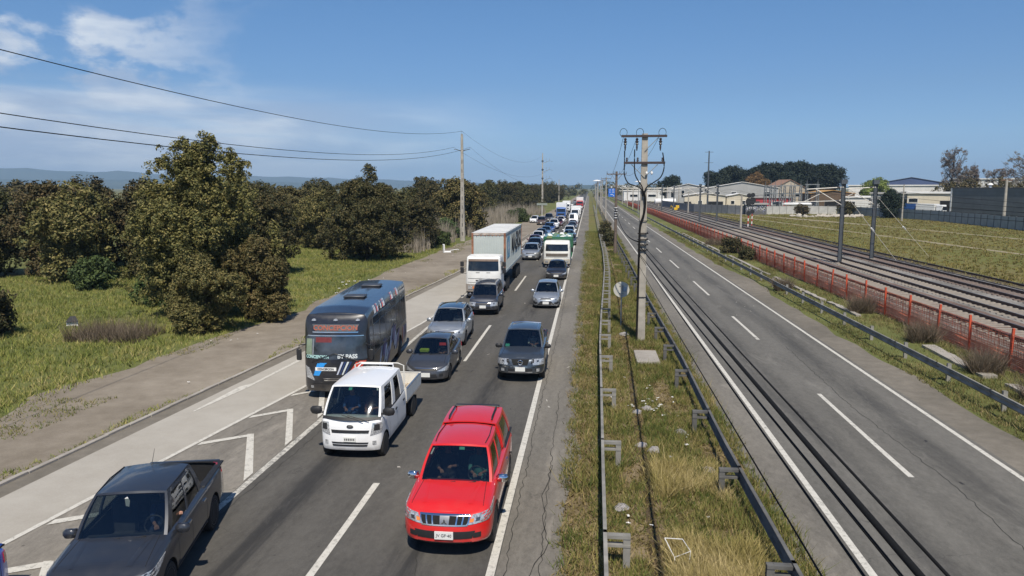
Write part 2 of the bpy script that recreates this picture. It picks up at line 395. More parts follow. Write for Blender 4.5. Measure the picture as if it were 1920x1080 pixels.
yc = [-10, 0, 13.8, 18.5, 22, 26.3, 33, 40, 48, 66.7, 80, 95, 115, 140]
sheet('bus_lane', [(kx(y) + .62, y) for y in yc], [(lx(y), y) for y in yc], .014, M_CONCR)
sheet('bus_lane_far', [(kx(140) + .62, 140), (kx(200) + .5, 1500)], [(-8.75, 140), (-8.75, 1500)], .014, M_ASPM)
ym = [-10, 0, 13.8, 18.5, 22, 26.3, 33, 40, 48, 60]
sheet('merge_wedge', [(lx(y) - .05, y) for y in ym], [(-8.55, y) for y in ym], .010, M_ASPM)
strip('left_carriageway', -8.7, -1.72, -10, 1500, .018, M_ASPL)
ys2 = edge(lambda y: -.38 + min(y, 120) * .003, -10, 700, .8, .16, 8)
sheet('shoulder', [(-1.9, y) for x, y in ys2], ys2, .014, M_SHOUL)
ye3 = edge(lambda y: 4.35, -10, 700, .8, .14, 9)
sheet('median_ground', [(-.9, y) for x, y in ys2], [(4.7, y) for x, y in ys2], .008, M_MEDIAN)
sheet('right_road_shoulder', ye3, [(5.7, y) for x, y in ye3], .014, M_SHOUL)
strip('right_carriageway', 5.42, 11.5, -10, 1500, .018, M_ASPR)
ye4 = edge(lambda y: pl(y, [(0, 13.0), (30, 12.9), (55, 12.9), (62, 13.5), (75, 12.6), (300, 12.4)]), -10, 700, .8, .3, 12)
sheet('gravel_shoulder', [(11.3, y) for x, y in ye4], ye4, .014, M_GRAVEL)
sheet('grass_strip_right', [(12.2, y) for x, y in ye4], [(17.6, y) for x, y in ye4], .008, M_GRASS)
strip('ballast_bed_side', 17.3, 18.4, -10, 900, .012, M_BALLASTR)
b = MB(); b.grid(lambda u, v: (lambda x, y: (x, y, .02 + .42 * min(1, max(0, (x - 17.9) / .9), ) * (1 if x < 30 else max(0, (31.6 - x) / 1.6)) + .05 * noise.noise(Vector((x * 1.3, y * 1.1, 2)))))(17.9 + 13.7 * u, -10 + 410 * v), 46, 700, M_BALLAST)
tag(b.build('ballast_bed', None, 180), kind='structure')
b = MB(); b.grid(lambda u, v: (18.0 + 4.6 * u, -10 + 410 * v, .025 + .43 * min(1, max(0, (4.6 * u + .1) / .9)) + .05 * noise.noise(Vector(((18 + 4.6 * u) * 1.3, (-10 + 410 * v) * 1.1, 2)))), 16, 700, M_BALLASTR)
tag(b.build('rusty_ballast_track', None, 180), kind='structure')
strip('ballast_far', 17.9, 31, 399, 1500, .4, M_BALLAST)
# dirt tracks through the field on the right
M_TRACK = ground_mat('dirt_track', [(.3, (.2, .17, .11)), (.5, (.3, .25, .17)), (.7, (.4, .34, .25))], .15, 1.5, 12, .3)
def path_sheet(name, pts, w, z, mat):
    P = [Vector((x, y)) for x, y in pts]; L, Rr = [], []
    for i, p in enumerate(P):
        d = (P[min(i + 1, len(P) - 1)] - P[max(0, i - 1)]).normalized(); n = Vector((-d.y, d.x)); ww = w * (.8 + .5 * abs(noise.noise(Vector((i * .7, 3, 1)))))
        L.append(tuple(p + n * ww / 2)); Rr.append(tuple(p - n * ww / 2))
    return sheet(name, L, Rr, z, mat)
path_sheet('dirt_track', [(52, 70), (49, 90), (47.5, 105), (46, 122), (43, 150), (40, 180), (36, 215), (30, 260)], 1.0, .004, M_TRACK)
path_sheet('dirt_track', [(70, 75), (66, 95), (63, 118), (60, 138), (57, 155), (53, 178), (46, 205), (34, 250)], 1.1, .008, M_TRACK)
path_sheet('dirt_track', [(56, 160), (48, 195), (40, 228), (28, 330)], 2.2, .012, M_TRACK)
# markings
def line(name, x, y0, y1, w=.15, mat=M_LINE): 
    n = max(1, int((y1 - y0) / 2)); r = random.Random(int(y0 * 7 + x * 13))
    n = min(n, 120); ysx = [y0 + (y1 - y0) * i / n for i in range(n + 1)]
    return sheet(name, [(x - w / 2 + r.uniform(-.008, .008), y) for y in ysx], [(x + w / 2 + r.uniform(-.008, .008), y) for y in ysx], .022, mat)
line('edge_line', -1.82, -8, 900, .17); line('edge_line', 5.6, -8, 900, .16); line('edge_line', 11.28, -8, 900, .15)
sheet('lane_line', [(-8.68, y) for y in range(-8, 50, 2)], [(-8.5, y) for y in range(-8, 50, 2)], .022, M_LINEW)
line('lane_line', -8.6, 50, 900, .15, M_LINEW)
for k in range(60):
    y = 13.0 + 13.6 * k - (0 if k else 1.2); 
    if k == 0: line('lane_dash', -5.3, 8.5, 17.8, .16)
    elif k == 1: line('lane_dash', -5.3, 31.4, 40.0, .14)
    elif k == 2: line('lane_dash', -5.3, 54.0, 63.2, .14)
    elif k < 18: line('lane_dash', -5.3, 54 + 22.8 * (k - 2), 62.5 + 22.8 * (k - 2), .14)
for y0, y1 in ((19.6, 27.6), (37.5, 44.3), (53.0, 61), (71, 79)): line('lane_dash', 8.46, y0, y1, .15)
for k in range(26): line('lane_dash', 8.46, 88 + 17 * k, 95 + 17 * k, .15)
yy = [5, 13.8, 18.5, 26.3, 34, 40, 46]
sheet('bus_lane_line', [(lx(y) + .02, y) for y in yy], [(lx(y) + .17, y) for y in yy], .022, M_LINE)
def poly(name, pts, z, mat):
    b = MB(); b.add([(x, y, z) for x, y in pts], [tuple(range(len(pts)))], mat); o = b.build(name); o['kind'] = 'structure'; return o
poly('lane_arrow', [(-13.22, 23.2), (-13.15, 23.2), (-12.72, 26.4), (-12.42, 30.9), (-12.60, 30.9), (-12.83, 26.9), (-13.1, 26.4)], .022, M_LINE)
def chevron(ya):      # one V of the hatched wedge
    c = (-10.12 + (ya - 21.16) * .068, ya)
    a = (lx(ya - 1.1) + .25, ya - 1.15)
    w = .28
    poly('wedge_chevron', [(a[0], a[1]), (a[0], a[1] + w), (c[0] - .06, c[1] + .02), (c[0] - .08, c[1] - .28)], .026, M_LINE)
    poly('wedge_chevron', [(c[0] - .20, c[1] - .03), (c[0], c[1]), (-8.74, c[1] - 3.05), (-8.74, c[1] - 3.6)], .030, M_LINE)
for ya in (26.45, 23.8, 21.16, 18.5, 15.85, 13.2): chevron(ya)
# kerb stones along the bus lane
ks = MB(); ks.rbox(-.07, .07, -.497, .497, -.02, .085, M_GREYC, .012); ksm = ks.mesh('kerb_stone')
kerb = empty('kerb', (0, 0, 0)); kerb['kind'] = 'structure'
y = 8.0
while y < 120:
    dxdy = (kx(y + 1) - kx(y)); link_mesh('kerb_stone', ksm, kerb, (kx(y) + rng.uniform(-.012, .012), y, rng.uniform(-.01, .006)), -math.atan(dxdy)); y += 1.0
ks = MB(); ks.box(-.07, .07, 0, 700, 0, .085, M_GREYC); o = ks.build('far_kerb', kerb, None, (-9.35, 120, 0)); o['kind'] = 'stuff'
# broken old concrete strip and lane patches on the right
for (xa, ya, xb, yb, w) in ((15.9, 30.6, 16.0, 36.5, .55), (15.8, 45.0, 15.75, 50.2, .3), (15.6, 51, 15.6, 55.5, .3), (15.6, 56, 15.55, 64, .32), (15.5, 66, 15.5, 84, .3), (15.4, 90, 15.4, 125, .3), (15.9, 24, 16.05, 29.4, .5)):
    m = MB(); n = 8; 
    L = [(xa + (xb - xa) * i / n - w / 2 + rng.uniform(-.06, .06), ya + (yb - ya) * i / n) for i in range(n + 1)]; Q = [(xa + (xb - xa) * i / n + w / 2 + rng.uniform(-.06, .06), ya + (yb - ya) * i / n) for i in range(n + 1)]
    v = [(x, y, .13 + rng.uniform(-.02, .02)) for x, y in L + Q] + [(x, y, 0) for x, y in L + Q]; f = []
    k = n + 1
    for i in range(n): f += [(i, k + i, k + i + 1, i + 1), (i, i + 1, 2 * k + i + 1, 2 * k + i), (k + i, 3 * k + i, 3 * k + i + 1, k + i + 1)]
    f += [(0, 2 * k, 3 * k, k), (n, k + n, 3 * k + n, 2 * k + n)]
    m.add(v, f, M_GREYC); tag(m.build('concrete_strip'), kind='structure')
strip('median_grass_far', -.02, 3.9, 124, 900, .010, M_FIELD)
def crack(pts, w=.018, mat=None, z=.0235, seed=1):
    rr = random.Random(seed); P = []
    for (xa, ya), (xb, yb) in zip(pts, pts[1:]):
        n = max(2, int(math.hypot(xb - xa, yb - ya) / .22))
        for i in range(n): P.append((lerp_(xa, xb, i / n) + rr.uniform(-.045, .045), lerp_(ya, yb, i / n)))
    P.append(pts[-1]); o = sheet('crack', [(x - w * rr.uniform(.3, 1), y) for x, y in P], [(x + w * rr.uniform(.3, 1), y) for x, y in P], z, mat or simple('crack_tar', (.03, .028, .025), .9)); return o
lerp_ = lambda a, b, t: a + (b - a) * t
crack([(-.85, 12), (-.95, 19), (-1.0, 27)], .012, seed=3); crack([(-1.12, 13.2), (-.78, 15.0), (-1.05, 17.2), (-.9, 19.5)], .014, seed=4); crack([(-1.55, 12), (-1.6, 24), (-1.5, 40), (-1.6, 60)], .012, seed=5)
crack([(-3.4, 10.5), (-3.2, 13), (-3.6, 15.2)], .012, seed=6); crack([(-8.2, 9), (-8.35, 16), (-8.1, 24)], .010, seed=7); crack([(9.0, 13), (9.3, 19), (9.1, 26), (9.4, 36)], .012, seed=8); crack([(7.1, 24), (6.9, 33), (7.2, 45)], .010, seed=9); crack([(-10.9, 20), (-10.4, 22), (-10.0, 24.5)], .010, z=.0165, seed=10)
SC = simple('scuff_pale', (.42, .39, .34), .9)
for i in range(34):
    rr = random.Random(900 + i); x, y = rr.choice([(rr.uniform(-8, -2.2), rr.uniform(14, 60)), (rr.uniform(6, 11), rr.uniform(14, 50)), (rr.uniform(-1.5, -.6), rr.uniform(20, 60))]); w_, l_ = rr.uniform(.02, .05), rr.uniform(.05, .3); a = rr.uniform(-.6, .6)
    poly('scuff', [(x - w_, y), (x + w_, y + .01), (x + w_ + a * l_, y + l_), (x - w_ * .4 + a * l_, y + l_ * .9)], .0245 + .0004 * i * .1, SC if i % 3 else simple('scuff_dark', (.03, .028, .026), .8))
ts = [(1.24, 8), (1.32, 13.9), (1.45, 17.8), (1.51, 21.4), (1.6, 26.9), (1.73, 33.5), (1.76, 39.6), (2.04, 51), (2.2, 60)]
M_CABSHADOW = ground_mat('shadow_toned_soil', [(.3, (.05, .035, .02)), (.5, (.095, .07, .04)), (.7, (.15, .115, .07))], .3, 2, 20, .6)
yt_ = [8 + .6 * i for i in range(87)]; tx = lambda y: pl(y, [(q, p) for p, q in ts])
sheet('cable_shadow_strip', [(tx(y) - .02 - .06 * noise.noise(Vector((y, 1, 1))), y) for y in yt_], [(tx(y) + .22 + .06 * noise.noise(Vector((y, 5, 1))), y) for y in yt_], .012, M_CABSHADOW)  # shadow band of the cables, painted as a dark brown soil strip
# ---------------------------------------------------------------- vehicles
def make_wheel_mesh(r=.36, w=.22, spokes=6, rim=ALLOY, kind='alloy'):
    t = MB(); h = w / 2
    t.lathe([(r * .66, -h), (r * .93, -h), (r, -h * .7), (r, h * .7), (r * .93, h), (r * .66, h)], RUB, 'X', 24)
    m = MB(); m.lathe([(.02, -h * .6), (r * .62, -h * .6), (r * .68, -h * .98), (r * .68, h * .98), (r * .63, h * .9), (r * .60, h * .45), (.02, h * .4)], DARK if kind == 'alloy' else rim, 'X', 20)
    if kind == 'alloy':
        m.lathe([(r * .60, h * .5), (r * .68, h * 1.0), (r * .70, h * 1.0), (r * .62, h * .4)], rim, 'X', 20)
        for k in range(spokes):
            a = 2 * PI * k / spokes; M = Matrix.Rotation(a, 4, 'X')
            m.box(h * .5, h * .86, -r * .075, r * .075, r * .1, r * .66, rim, M=M)
        m.lathe([(.01, h * .4), (r * .17, h * .5), (r * .17, h * .92), (.01, h * .95)], rim, 'X', 10)
    else:
        for k in range(8):
            a = 2 * PI * k / 8; M = Matrix.Rotation(a, 4, 'X'); m.box(h * .42, h * .46, -r * .06, r * .06, r * .33, r * .5, DARK, M=M)
        m.lathe([(r * .28, h * .3), (r * .26, h * .75), (r * .12, h * .85), (.01, h * .85)], rim, 'X', 12)
    return t.mesh('wheel', 40), m.mesh('rim', 30)
WHEELS = {}
def wheel(parent, x, y, r=.36, w=.22, kind='alloy', spokes=6, rim=None, one=None):
    key = (r, w, kind, spokes, rim.name if rim else '')
    if key not in WHEELS: WHEELS[key] = make_wheel_mesh(r, w, spokes, rim or (ALLOY if kind == 'alloy' else STEELRIM), kind)
    t, m = WHEELS[key]; sgn = 1 if x > 0 else -1
    if one is not None:
        for me in (t, m):
            for p in me.polygons: one.add([(x + sgn * me.vertices[i].co.x, y + me.vertices[i].co.y, r + me.vertices[i].co.z) for i in p.vertices], [tuple(range(len(p.vertices)))], me.materials[p.material_index])
        return
    o = link_mesh('wheel', t, parent, (x, y, r), 0 if sgn > 0 else PI); o['label'] = 'wheel with black tyre'
    del o['label']
    link_mesh('rim', m, o, (0, 0, 0))

SIDE = [(0, .05), (.08, .015), (.3, 0), (.6, .0), (.8, .012), (.9, .03), (.96, .06), (1, .13)]
FRNT = [(0, .07), (.06, .01), (.3, 0), (.5, .015), (.7, .045), (.85, .085), (.94, .13), (1, .22)]
REAR = [(0, .06), (.08, .01), (.3, 0), (.5, .01), (.8, .04), (.9, .06), (.96, .09), (1, .15)]
VZ = [0, .06, .16, .28, .42, .56, .68, .78, .87, .93, .97, .993, 1]
class Body:
    """lofted lower body. front at y=-L/2. zt: top height profile along y; arches: wheel centres"""
    def __init__(s, L, w, zb, zt, arches=(), ra=.40, zw=.36, cf=.5, cr=.28, nar=.05, side=SIDE, frnt=FRNT, rear=REAR, crown=.05, fine=1):
        s.L, s.w, s.zb, s.ztp, s.arches, s.ra, s.zw, s.side, s.frnt, s.rear, s.crown = L, w, zb, zt, arches, ra, zw, side, frnt, rear, crown; s.cf = cf; s.cr = cr
        P = []; nf = 9 if fine else 5
        for i in range(nf): 
            th = i / nf * PI / 2; P.append((w * math.sin(th) ** .78, -L / 2 + cf * (1 - math.cos(th) ** .9), math.cos(th) ** 1.2, 1))
        ysd = set(); a, c = -L / 2 + cf, L / 2 - cr; n = 26 if fine else 12
        for i in range(n + 1): ysd.add(round(a + (c - a) * i / n, 4))
        for ya in arches:
            for k in range(-6, 7): ysd.add(round(ya + ra * math.sin(k / 6 * PI / 2) * 1.001, 4))
        for (yy, _) in zt:
            if a < yy < c: ysd.add(round(yy, 4))
        yl = sorted(y for y in ysd if a <= y <= c); out = [yl[0]]
        for y in yl[1:]:
            if y - out[-1] > .012: out.append(y)
        for y in out: P.append((w, y, 0, 0))
        for i in range(1, (7 if fine else 4) + 1):
            th = i / (7 if fine else 4) * PI / 2; P.append((w * math.cos(th) ** .7, L / 2 - cr * (1 - math.sin(th) ** .9), math.sin(th) ** 1.2, -1))
        P[-1] = (0, L / 2, 1, -1)
        s.P = []
        for x, y, ny, sg in P:   # narrow a little towards the ends
            k = 1 - nar * (max(0, abs(y) - L * .25) / (L * .25)) ** 2
            s.P.append((x * k, y, ny, sg))
        s.S = [0]
        for p, q in zip(s.P, s.P[1:]): s.S.append(s.S[-1] + math.hypot(q[0] - p[0], q[1] - p[1]))
    def zt(s, y): return (pl(y - .14, s.ztp) + pl(y - .07, s.ztp) + pl(y, s.ztp) + pl(y + .07, s.ztp) + pl(y + .14, s.ztp)) / 5
    def zbot(s, y):
        z = s.zb
        for ya in s.arches:
            d = abs(y - ya)
            if d < s.ra: z = max(z, s.zw + math.sqrt(s.ra ** 2 - d * d))
        return z
    def ins(s, ny, sg, v):
        a = pl(v, s.side); b = pl(v, s.frnt if sg > 0 else s.rear); return a + (b - a) * ny ** .8
    def pt(s, k, z, sgn=1, zt=None):
        x, y, ny, sg = s.P[k]; zt = zt or s.zt(y); v = min(1, max(0, (z - s.zb) / (zt - s.zb)))
        g = max(0, 1 - (y + s.L / 2) / s.cf) if sg > 0 else max(0, 1 - (s.L / 2 - y) / s.cr) if sg < 0 else 0
        return Vector((sgn * max(0, x - pl(v, s.side) * (1 - g) ** .6 * min(1, x / (s.w * .5))), y + (g * pl(v, s.frnt) if sg > 0 else -g * pl(v, s.rear)), z))
    def F(s, a, z):
        """surface point at arc length a from the front centre (negative: the other side) and height z"""
        sgn = -1 if a < 0 else 1; a = min(abs(a), s.S[-1] - 1e-6); k = 0
        while s.S[k + 1] < a: k += 1
        t = (a - s.S[k]) / (s.S[k + 1] - s.S[k]); p, q = s.pt(k, z, sgn), s.pt(k + 1, z, sgn); return p + (q - p) * t
    def sy(s, y):
        """arc length of the side point at y"""
        for k in range(len(s.P) - 1):
            if s.P[k][1] <= y <= s.P[k + 1][1] and s.P[k + 1][0] > s.w * .8: return s.S[k] + (y - s.P[k][1]) / max(1e-6, s.P[k + 1][1] - s.P[k][1]) * (s.S[k + 1] - s.S[k])
        return s.S[-1]
    def sx(s, x):
        for k in range(12):
            if s.P[k + 1][0] >= x: return s.S[k] + (x - s.P[k][0]) / max(1e-6, s.P[k + 1][0] - s.P[k][0]) * (s.S[k + 1] - s.S[k])
        return s.S[8]
    def shell(s, mb, mat, skip=(), rows=6):
        n = len(s.P); vs = []; nz = len(VZ)
        for k in range(n):
            y = s.P[k][1]; zb, zt = s.zbot(y), s.zt(y)
            for v in VZ:
                vs.append(s.pt(k, zb + (zt - zb) * v, 1))
        f = [];
        for k in range(n - 1):
            for j in range(nz - 1): f.append((k * nz + j, (k + 1) * nz + j, (k + 1) * nz + j + 1, k * nz + j + 1))
        mb.add(vs, f, mat)
        mb.add([(-p[0], p[1], p[2]) for p in vs], [q[::-1] for q in f], mat)
        def row(k):
            p = s.pt(k, s.zt(s.P[k][1]), 1); return [Vector((p.x * t, p.y, p.z + s.crown * min(1, p.x / (s.w * .9)) ** 2 * (1 - t * t))) for t in [1 - 2 * i / (2 * rows) for i in range(2 * rows + 1)]]
        for k in range(n - 1):
            ym = (s.P[k][1] + s.P[k + 1][1]) / 2
            if any(a < ym < b for a, b in skip): continue
            A, B = row(k), row(k + 1); m = len(A); mb.add(A + B, [(i, i + 1, m + i + 1, m + i) for i in range(m - 1)], mat)
    def top(s, x, y):
        """point on the bonnet surface"""
        for k in range(len(s.P) - 1):
            p, q = s.pt(k, s.zt(s.P[k][1])), s.pt(k + 1, s.zt(s.P[k + 1][1]))
            if p.y <= y <= q.y and q.x > s.w * .6: break
        t = (y - p.y) / max(1e-6, q.y - p.y); hw = p.x + (q.x - p.x) * t; z = p.z + (q.z - p.z) * t; return Vector((x, y, z + s.crown * min(1, hw / (s.w * .9)) ** 2 * (1 - min(1, abs(x) / hw) ** 2)))
    def under(s, mb, z1=.75):
        mb.box(-s.w + .3, s.w - .3, -s.L / 2 + .35, s.L / 2 - .3, s.zb - .02, z1, DARK)
        for ya in s.arches:
            for sg in (-1, 1):
                def fn(u, v, ya=ya, sg=sg):
                    a = PI * u; return (sg * (s.w - .012 - .29 * v), ya - (s.ra) * math.cos(a), s.zw + s.ra * math.sin(a))
                mb.grid(fn, 10, 1, DARK)
                mb.box(min(sg * (s.w - .30), sg * (s.w - .34)), max(sg * (s.w - .30), sg * (s.w - .34)), ya - s.ra, ya + s.ra, s.zb, s.zw + s.ra, DARK)

def lerp(a, b, t): return a + (b - a) * t
def pw(t): return math.copysign(abs(t) ** 1.5, t)
class Cabin:
    def __init__(s, y1, y2, y3, y4, zb1, zb4, zr, wb, wr, bulge=.12, crown=.05, rb=.04, zr3=None):
        s.y1, s.y2, s.y3, s.y4, s.zb1, s.zb4, s.zr, s.wb, s.wr, s.bulge, s.crown, s.rb = y1, y2, y3, y4, zb1, zb4, zr, wb, wr, bulge, crown, rb
        s.zr3 = zr3 if zr3 is not None else zr
    def S(s, sg):
        def f(u, t):
            y = lerp(lerp(s.y1, s.y4, u), lerp(s.y2, s.y3, u), t); z = lerp(lerp(s.zb1, s.zb4, u), lerp(s.zr, s.zr3, u), t)
            bw = .022 * 4 * u * (1 - u)
            return Vector((sg * (lerp(s.wb, s.wr, pw(t)) + bw), y, z))
        return f
    def Wf(s, a, t): return Vector((a * lerp(s.wb, s.wr, pw(t)), lerp(s.y1, s.y2, t) - s.bulge * (1 - a * a) * (1 - .5 * t), lerp(s.zb1, s.zr, t) + s.crown * (1 - a * a) * t ** 2 + .03 * 4 * t * (1 - t)))
    def Rf(s, a, t): return Vector((a * lerp(s.wb, s.wr, pw(t)), lerp(s.y4, s.y3, t) + s.rb * (1 - a * a) * (1 - .5 * t), lerp(s.zb4, s.zr3, t) + s.crown * (1 - a * a) * t ** 2))
    def T(s, a, u):
        return Vector((a * (s.wr + .022 * 4 * u * (1 - u)), lerp(s.y2 - .5 * s.bulge * (1 - a * a), s.y3 + .5 * s.rb * (1 - a * a), u), lerp(s.zr, s.zr3, u) + s.crown * (1 - a * a) + .035 * 4 * u * (1 - u) * (1 - a ** 4)))
    def build(s, put, mat, windows, roofmat=None, rearglass=True, pillar=None, aw=.06, gm=GLD, one=False, trim=True, roof_name='roof', rear_win=(.8, .12, .9)):
        """put(name) gives the mesh builder that collects a part"""
        B = put('body'); pillar = pillar or mat
        put(roof_name).grid(s.T, 12, 8, roofmat or mat, -1, 1)
        for sg in (-1, 1):
            f = s.S(sg); fl = sg
            def bar(c, m=mat, off=.0, sk=.035): B.patch(f, c, m, 5, 4, off, sk, fl)
            bar([(0, 0), (aw, 0), (aw, 1), (0, 1)]); bar([(0, .9), (1, .9), (1, 1), (0, 1)])
            us = [w for w in windows]
            prev = aw
            for (u0, u1) in us:
                if u0 - prev > .004: bar([(prev, 0), (u0, 0), (u0, .92), (prev, .92)], pillar if prev > aw + .01 else mat)
                prev = u1
            bar([(prev, 0), (1, 0), (1, .92), (prev, .92)])
            if trim: bar([(0, -.045), (1, -.045), (1, .02), (0, .02)], BLK, .006, .02)
            for (u0, u1) in us:
                w = put('side_window', True); w.patch(f, [(u0 - .005, .01), (u1 + .005, .01), (u1 + .005, .905), (u0 - .005, .905)], gm, 4, 4, -.012, 0, fl)
        for a, b in ((-1, -.93), (.93, 1)): B.patch(s.Wf, [(a, 0), (b, 0), (b, 1), (a, 1)], mat, 2, 5, 0, .03, 1)
        B.patch(s.Wf, [(-1, .95), (1, .95), (1, 1), (-1, 1)], mat, 10, 1, 0, .03)
        B.patch(s.Wf, [(-1, -.03), (1, -.03), (1, .05), (-1, .05)], BLK, 10, 1, .003, .03)
        put('windshield').patch(s.Wf, [(-.94, .02), (.94, .02), (.94, .96), (-.94, .96)], GL, 12, 6, -.008, 0)
        if rearglass:
            rw, r0, r1 = rear_win
            for a, b in ((-1, -rw), (rw, 1)): B.patch(s.Rf, [(a, 0), (b, 0), (b, 1), (a, 1)], mat, 3, 4, 0, .03, -1)
            B.patch(s.Rf, [(-1, r1), (1, r1), (1, 1), (-1, 1)], mat, 10, 1, 0, .03, -1); B.patch(s.Rf, [(-1, 0), (1, 0), (1, r0), (-1, r0)], mat, 10, 1, 0, .03, -1)
            put('rear_window').patch(s.Rf, [(-rw, r0), (rw, r0), (rw, r1), (-rw, r1)], gm, 8, 3, -.01, 0, -1)
        else: B.patch(s.Rf, [(-1, 0), (1, 0), (1, 1), (-1, 1)], mat, 8, 4, 0, .03, -1)

class Veh:
    def __init__(s, name, cat, label, detail=2):
        s.name, s.cat, s.label, s.detail = name, cat, label, detail; s.parts = {}; s.order = []; s.one = MB() if detail == 0 else None
        s.root = empty(name) if detail else None
        s.late = []
    def put(s, name, new=False):
        if s.one is not None: return s.one
        if new or name not in s.parts:
            k = (name, len(s.order)) if new else name
            s.parts[k] = MB(); s.order.append((name, k)); return s.parts[k]
        return s.parts[name]
    def wheels(s, ys, x, r=.36, w=.22, kind='alloy', spokes=6, rim=None):
        for y in ys:
            for sg in (-1, 1): wheel(s.root, sg * x, y, r, w, kind, spokes, rim, s.one)
    def finish(s, x=0, y=0, rz=0, smooth=38):
        if s.one is not None:
            o = s.one.build(s.name, None, smooth); o.location = (x, y, 0); o.rotation_euler = (0, 0, rz); s.root = o
        else:
            for name, k in s.order:
                o = s.parts[k].build(name, s.root, smooth)
            s.root.location = (x, y, 0); s.root.rotation_euler = (0, 0, rz)
        tag(s.root, s.label, s.cat); return s.root
    def sub(s, parent_name, name, obj): pass

def mirrors(v, x, y, z, mat, big=1.0, shell=None):
    for sg in (-1, 1):
        m = v.put('mirror', True)
        M = Matrix.Translation((sg * (x + .12 * big), y, z)) @ Matrix.Diagonal((.13 * big, .075, .09 * big, 1))
        m.lathe([(.05, -1), (.75, -.75), (1, -.1), (.95, .45), (.6, .9), (.05, 1)], shell or mat, 'Z', 10)
        m.v = [tuple(M @ Vector(p)) for p in m.v]
        m.cyl((sg * (x - .05), y + .02, z - .07), (sg * (x + .08), y, z - .04), .03, .025, BLK, 6)
        m.box(sg * (x + .12 * big) - .10 * big, sg * (x + .12 * big) + .10 * big, y + .07, y + .078, z - .065 * big, z + .065 * big, CHR)
def seats(v, ys, z=.62, w=.48, xs=(-.37, .37), h=.62):
    for y in ys:
        for x in xs:
            m = v.put('seat', True); m.rbox(x - w / 2, x + w / 2, y - .25, y + .25, z - .22, z, SEAT, .05)
            m.rbox(x - w / 2, x + w / 2, y + .16, y + .30, z - .05, z + h, SEAT, .05); m.rbox(x - .13, x + .13, y + .2, y + .29, z + h + .02, z + h + .2, SEAT, .04)
def interior(v, y1, y4, w, zf, zbelt, dash=True):
    m = v.put('interior'); m.box(-w, w, y1 - .05, y4, zf - .05, zf, INT)
    for sg in (-1, 1): m.box(min(sg * w, sg * (w - .03)), max(sg * w, sg * (w - .03)), y1, y4, zf, zbelt - .02, INT)
    m.box(-w, w, y4 - .03, y4, zf, zbelt - .03, INT)
    if dash:
        m.rbox(-w, w, y1 - .05, y1 + .42, zbelt - .35, zbelt - .04, INT, .06)
        m.tube([(.37 + .18 * math.cos(a), y1 + .62 + .06 * math.sin(a), zbelt - .02 + .17 * math.sin(a)) for a in [2 * PI * i / 14 for i in range(15)]], .016, BLK, 5)
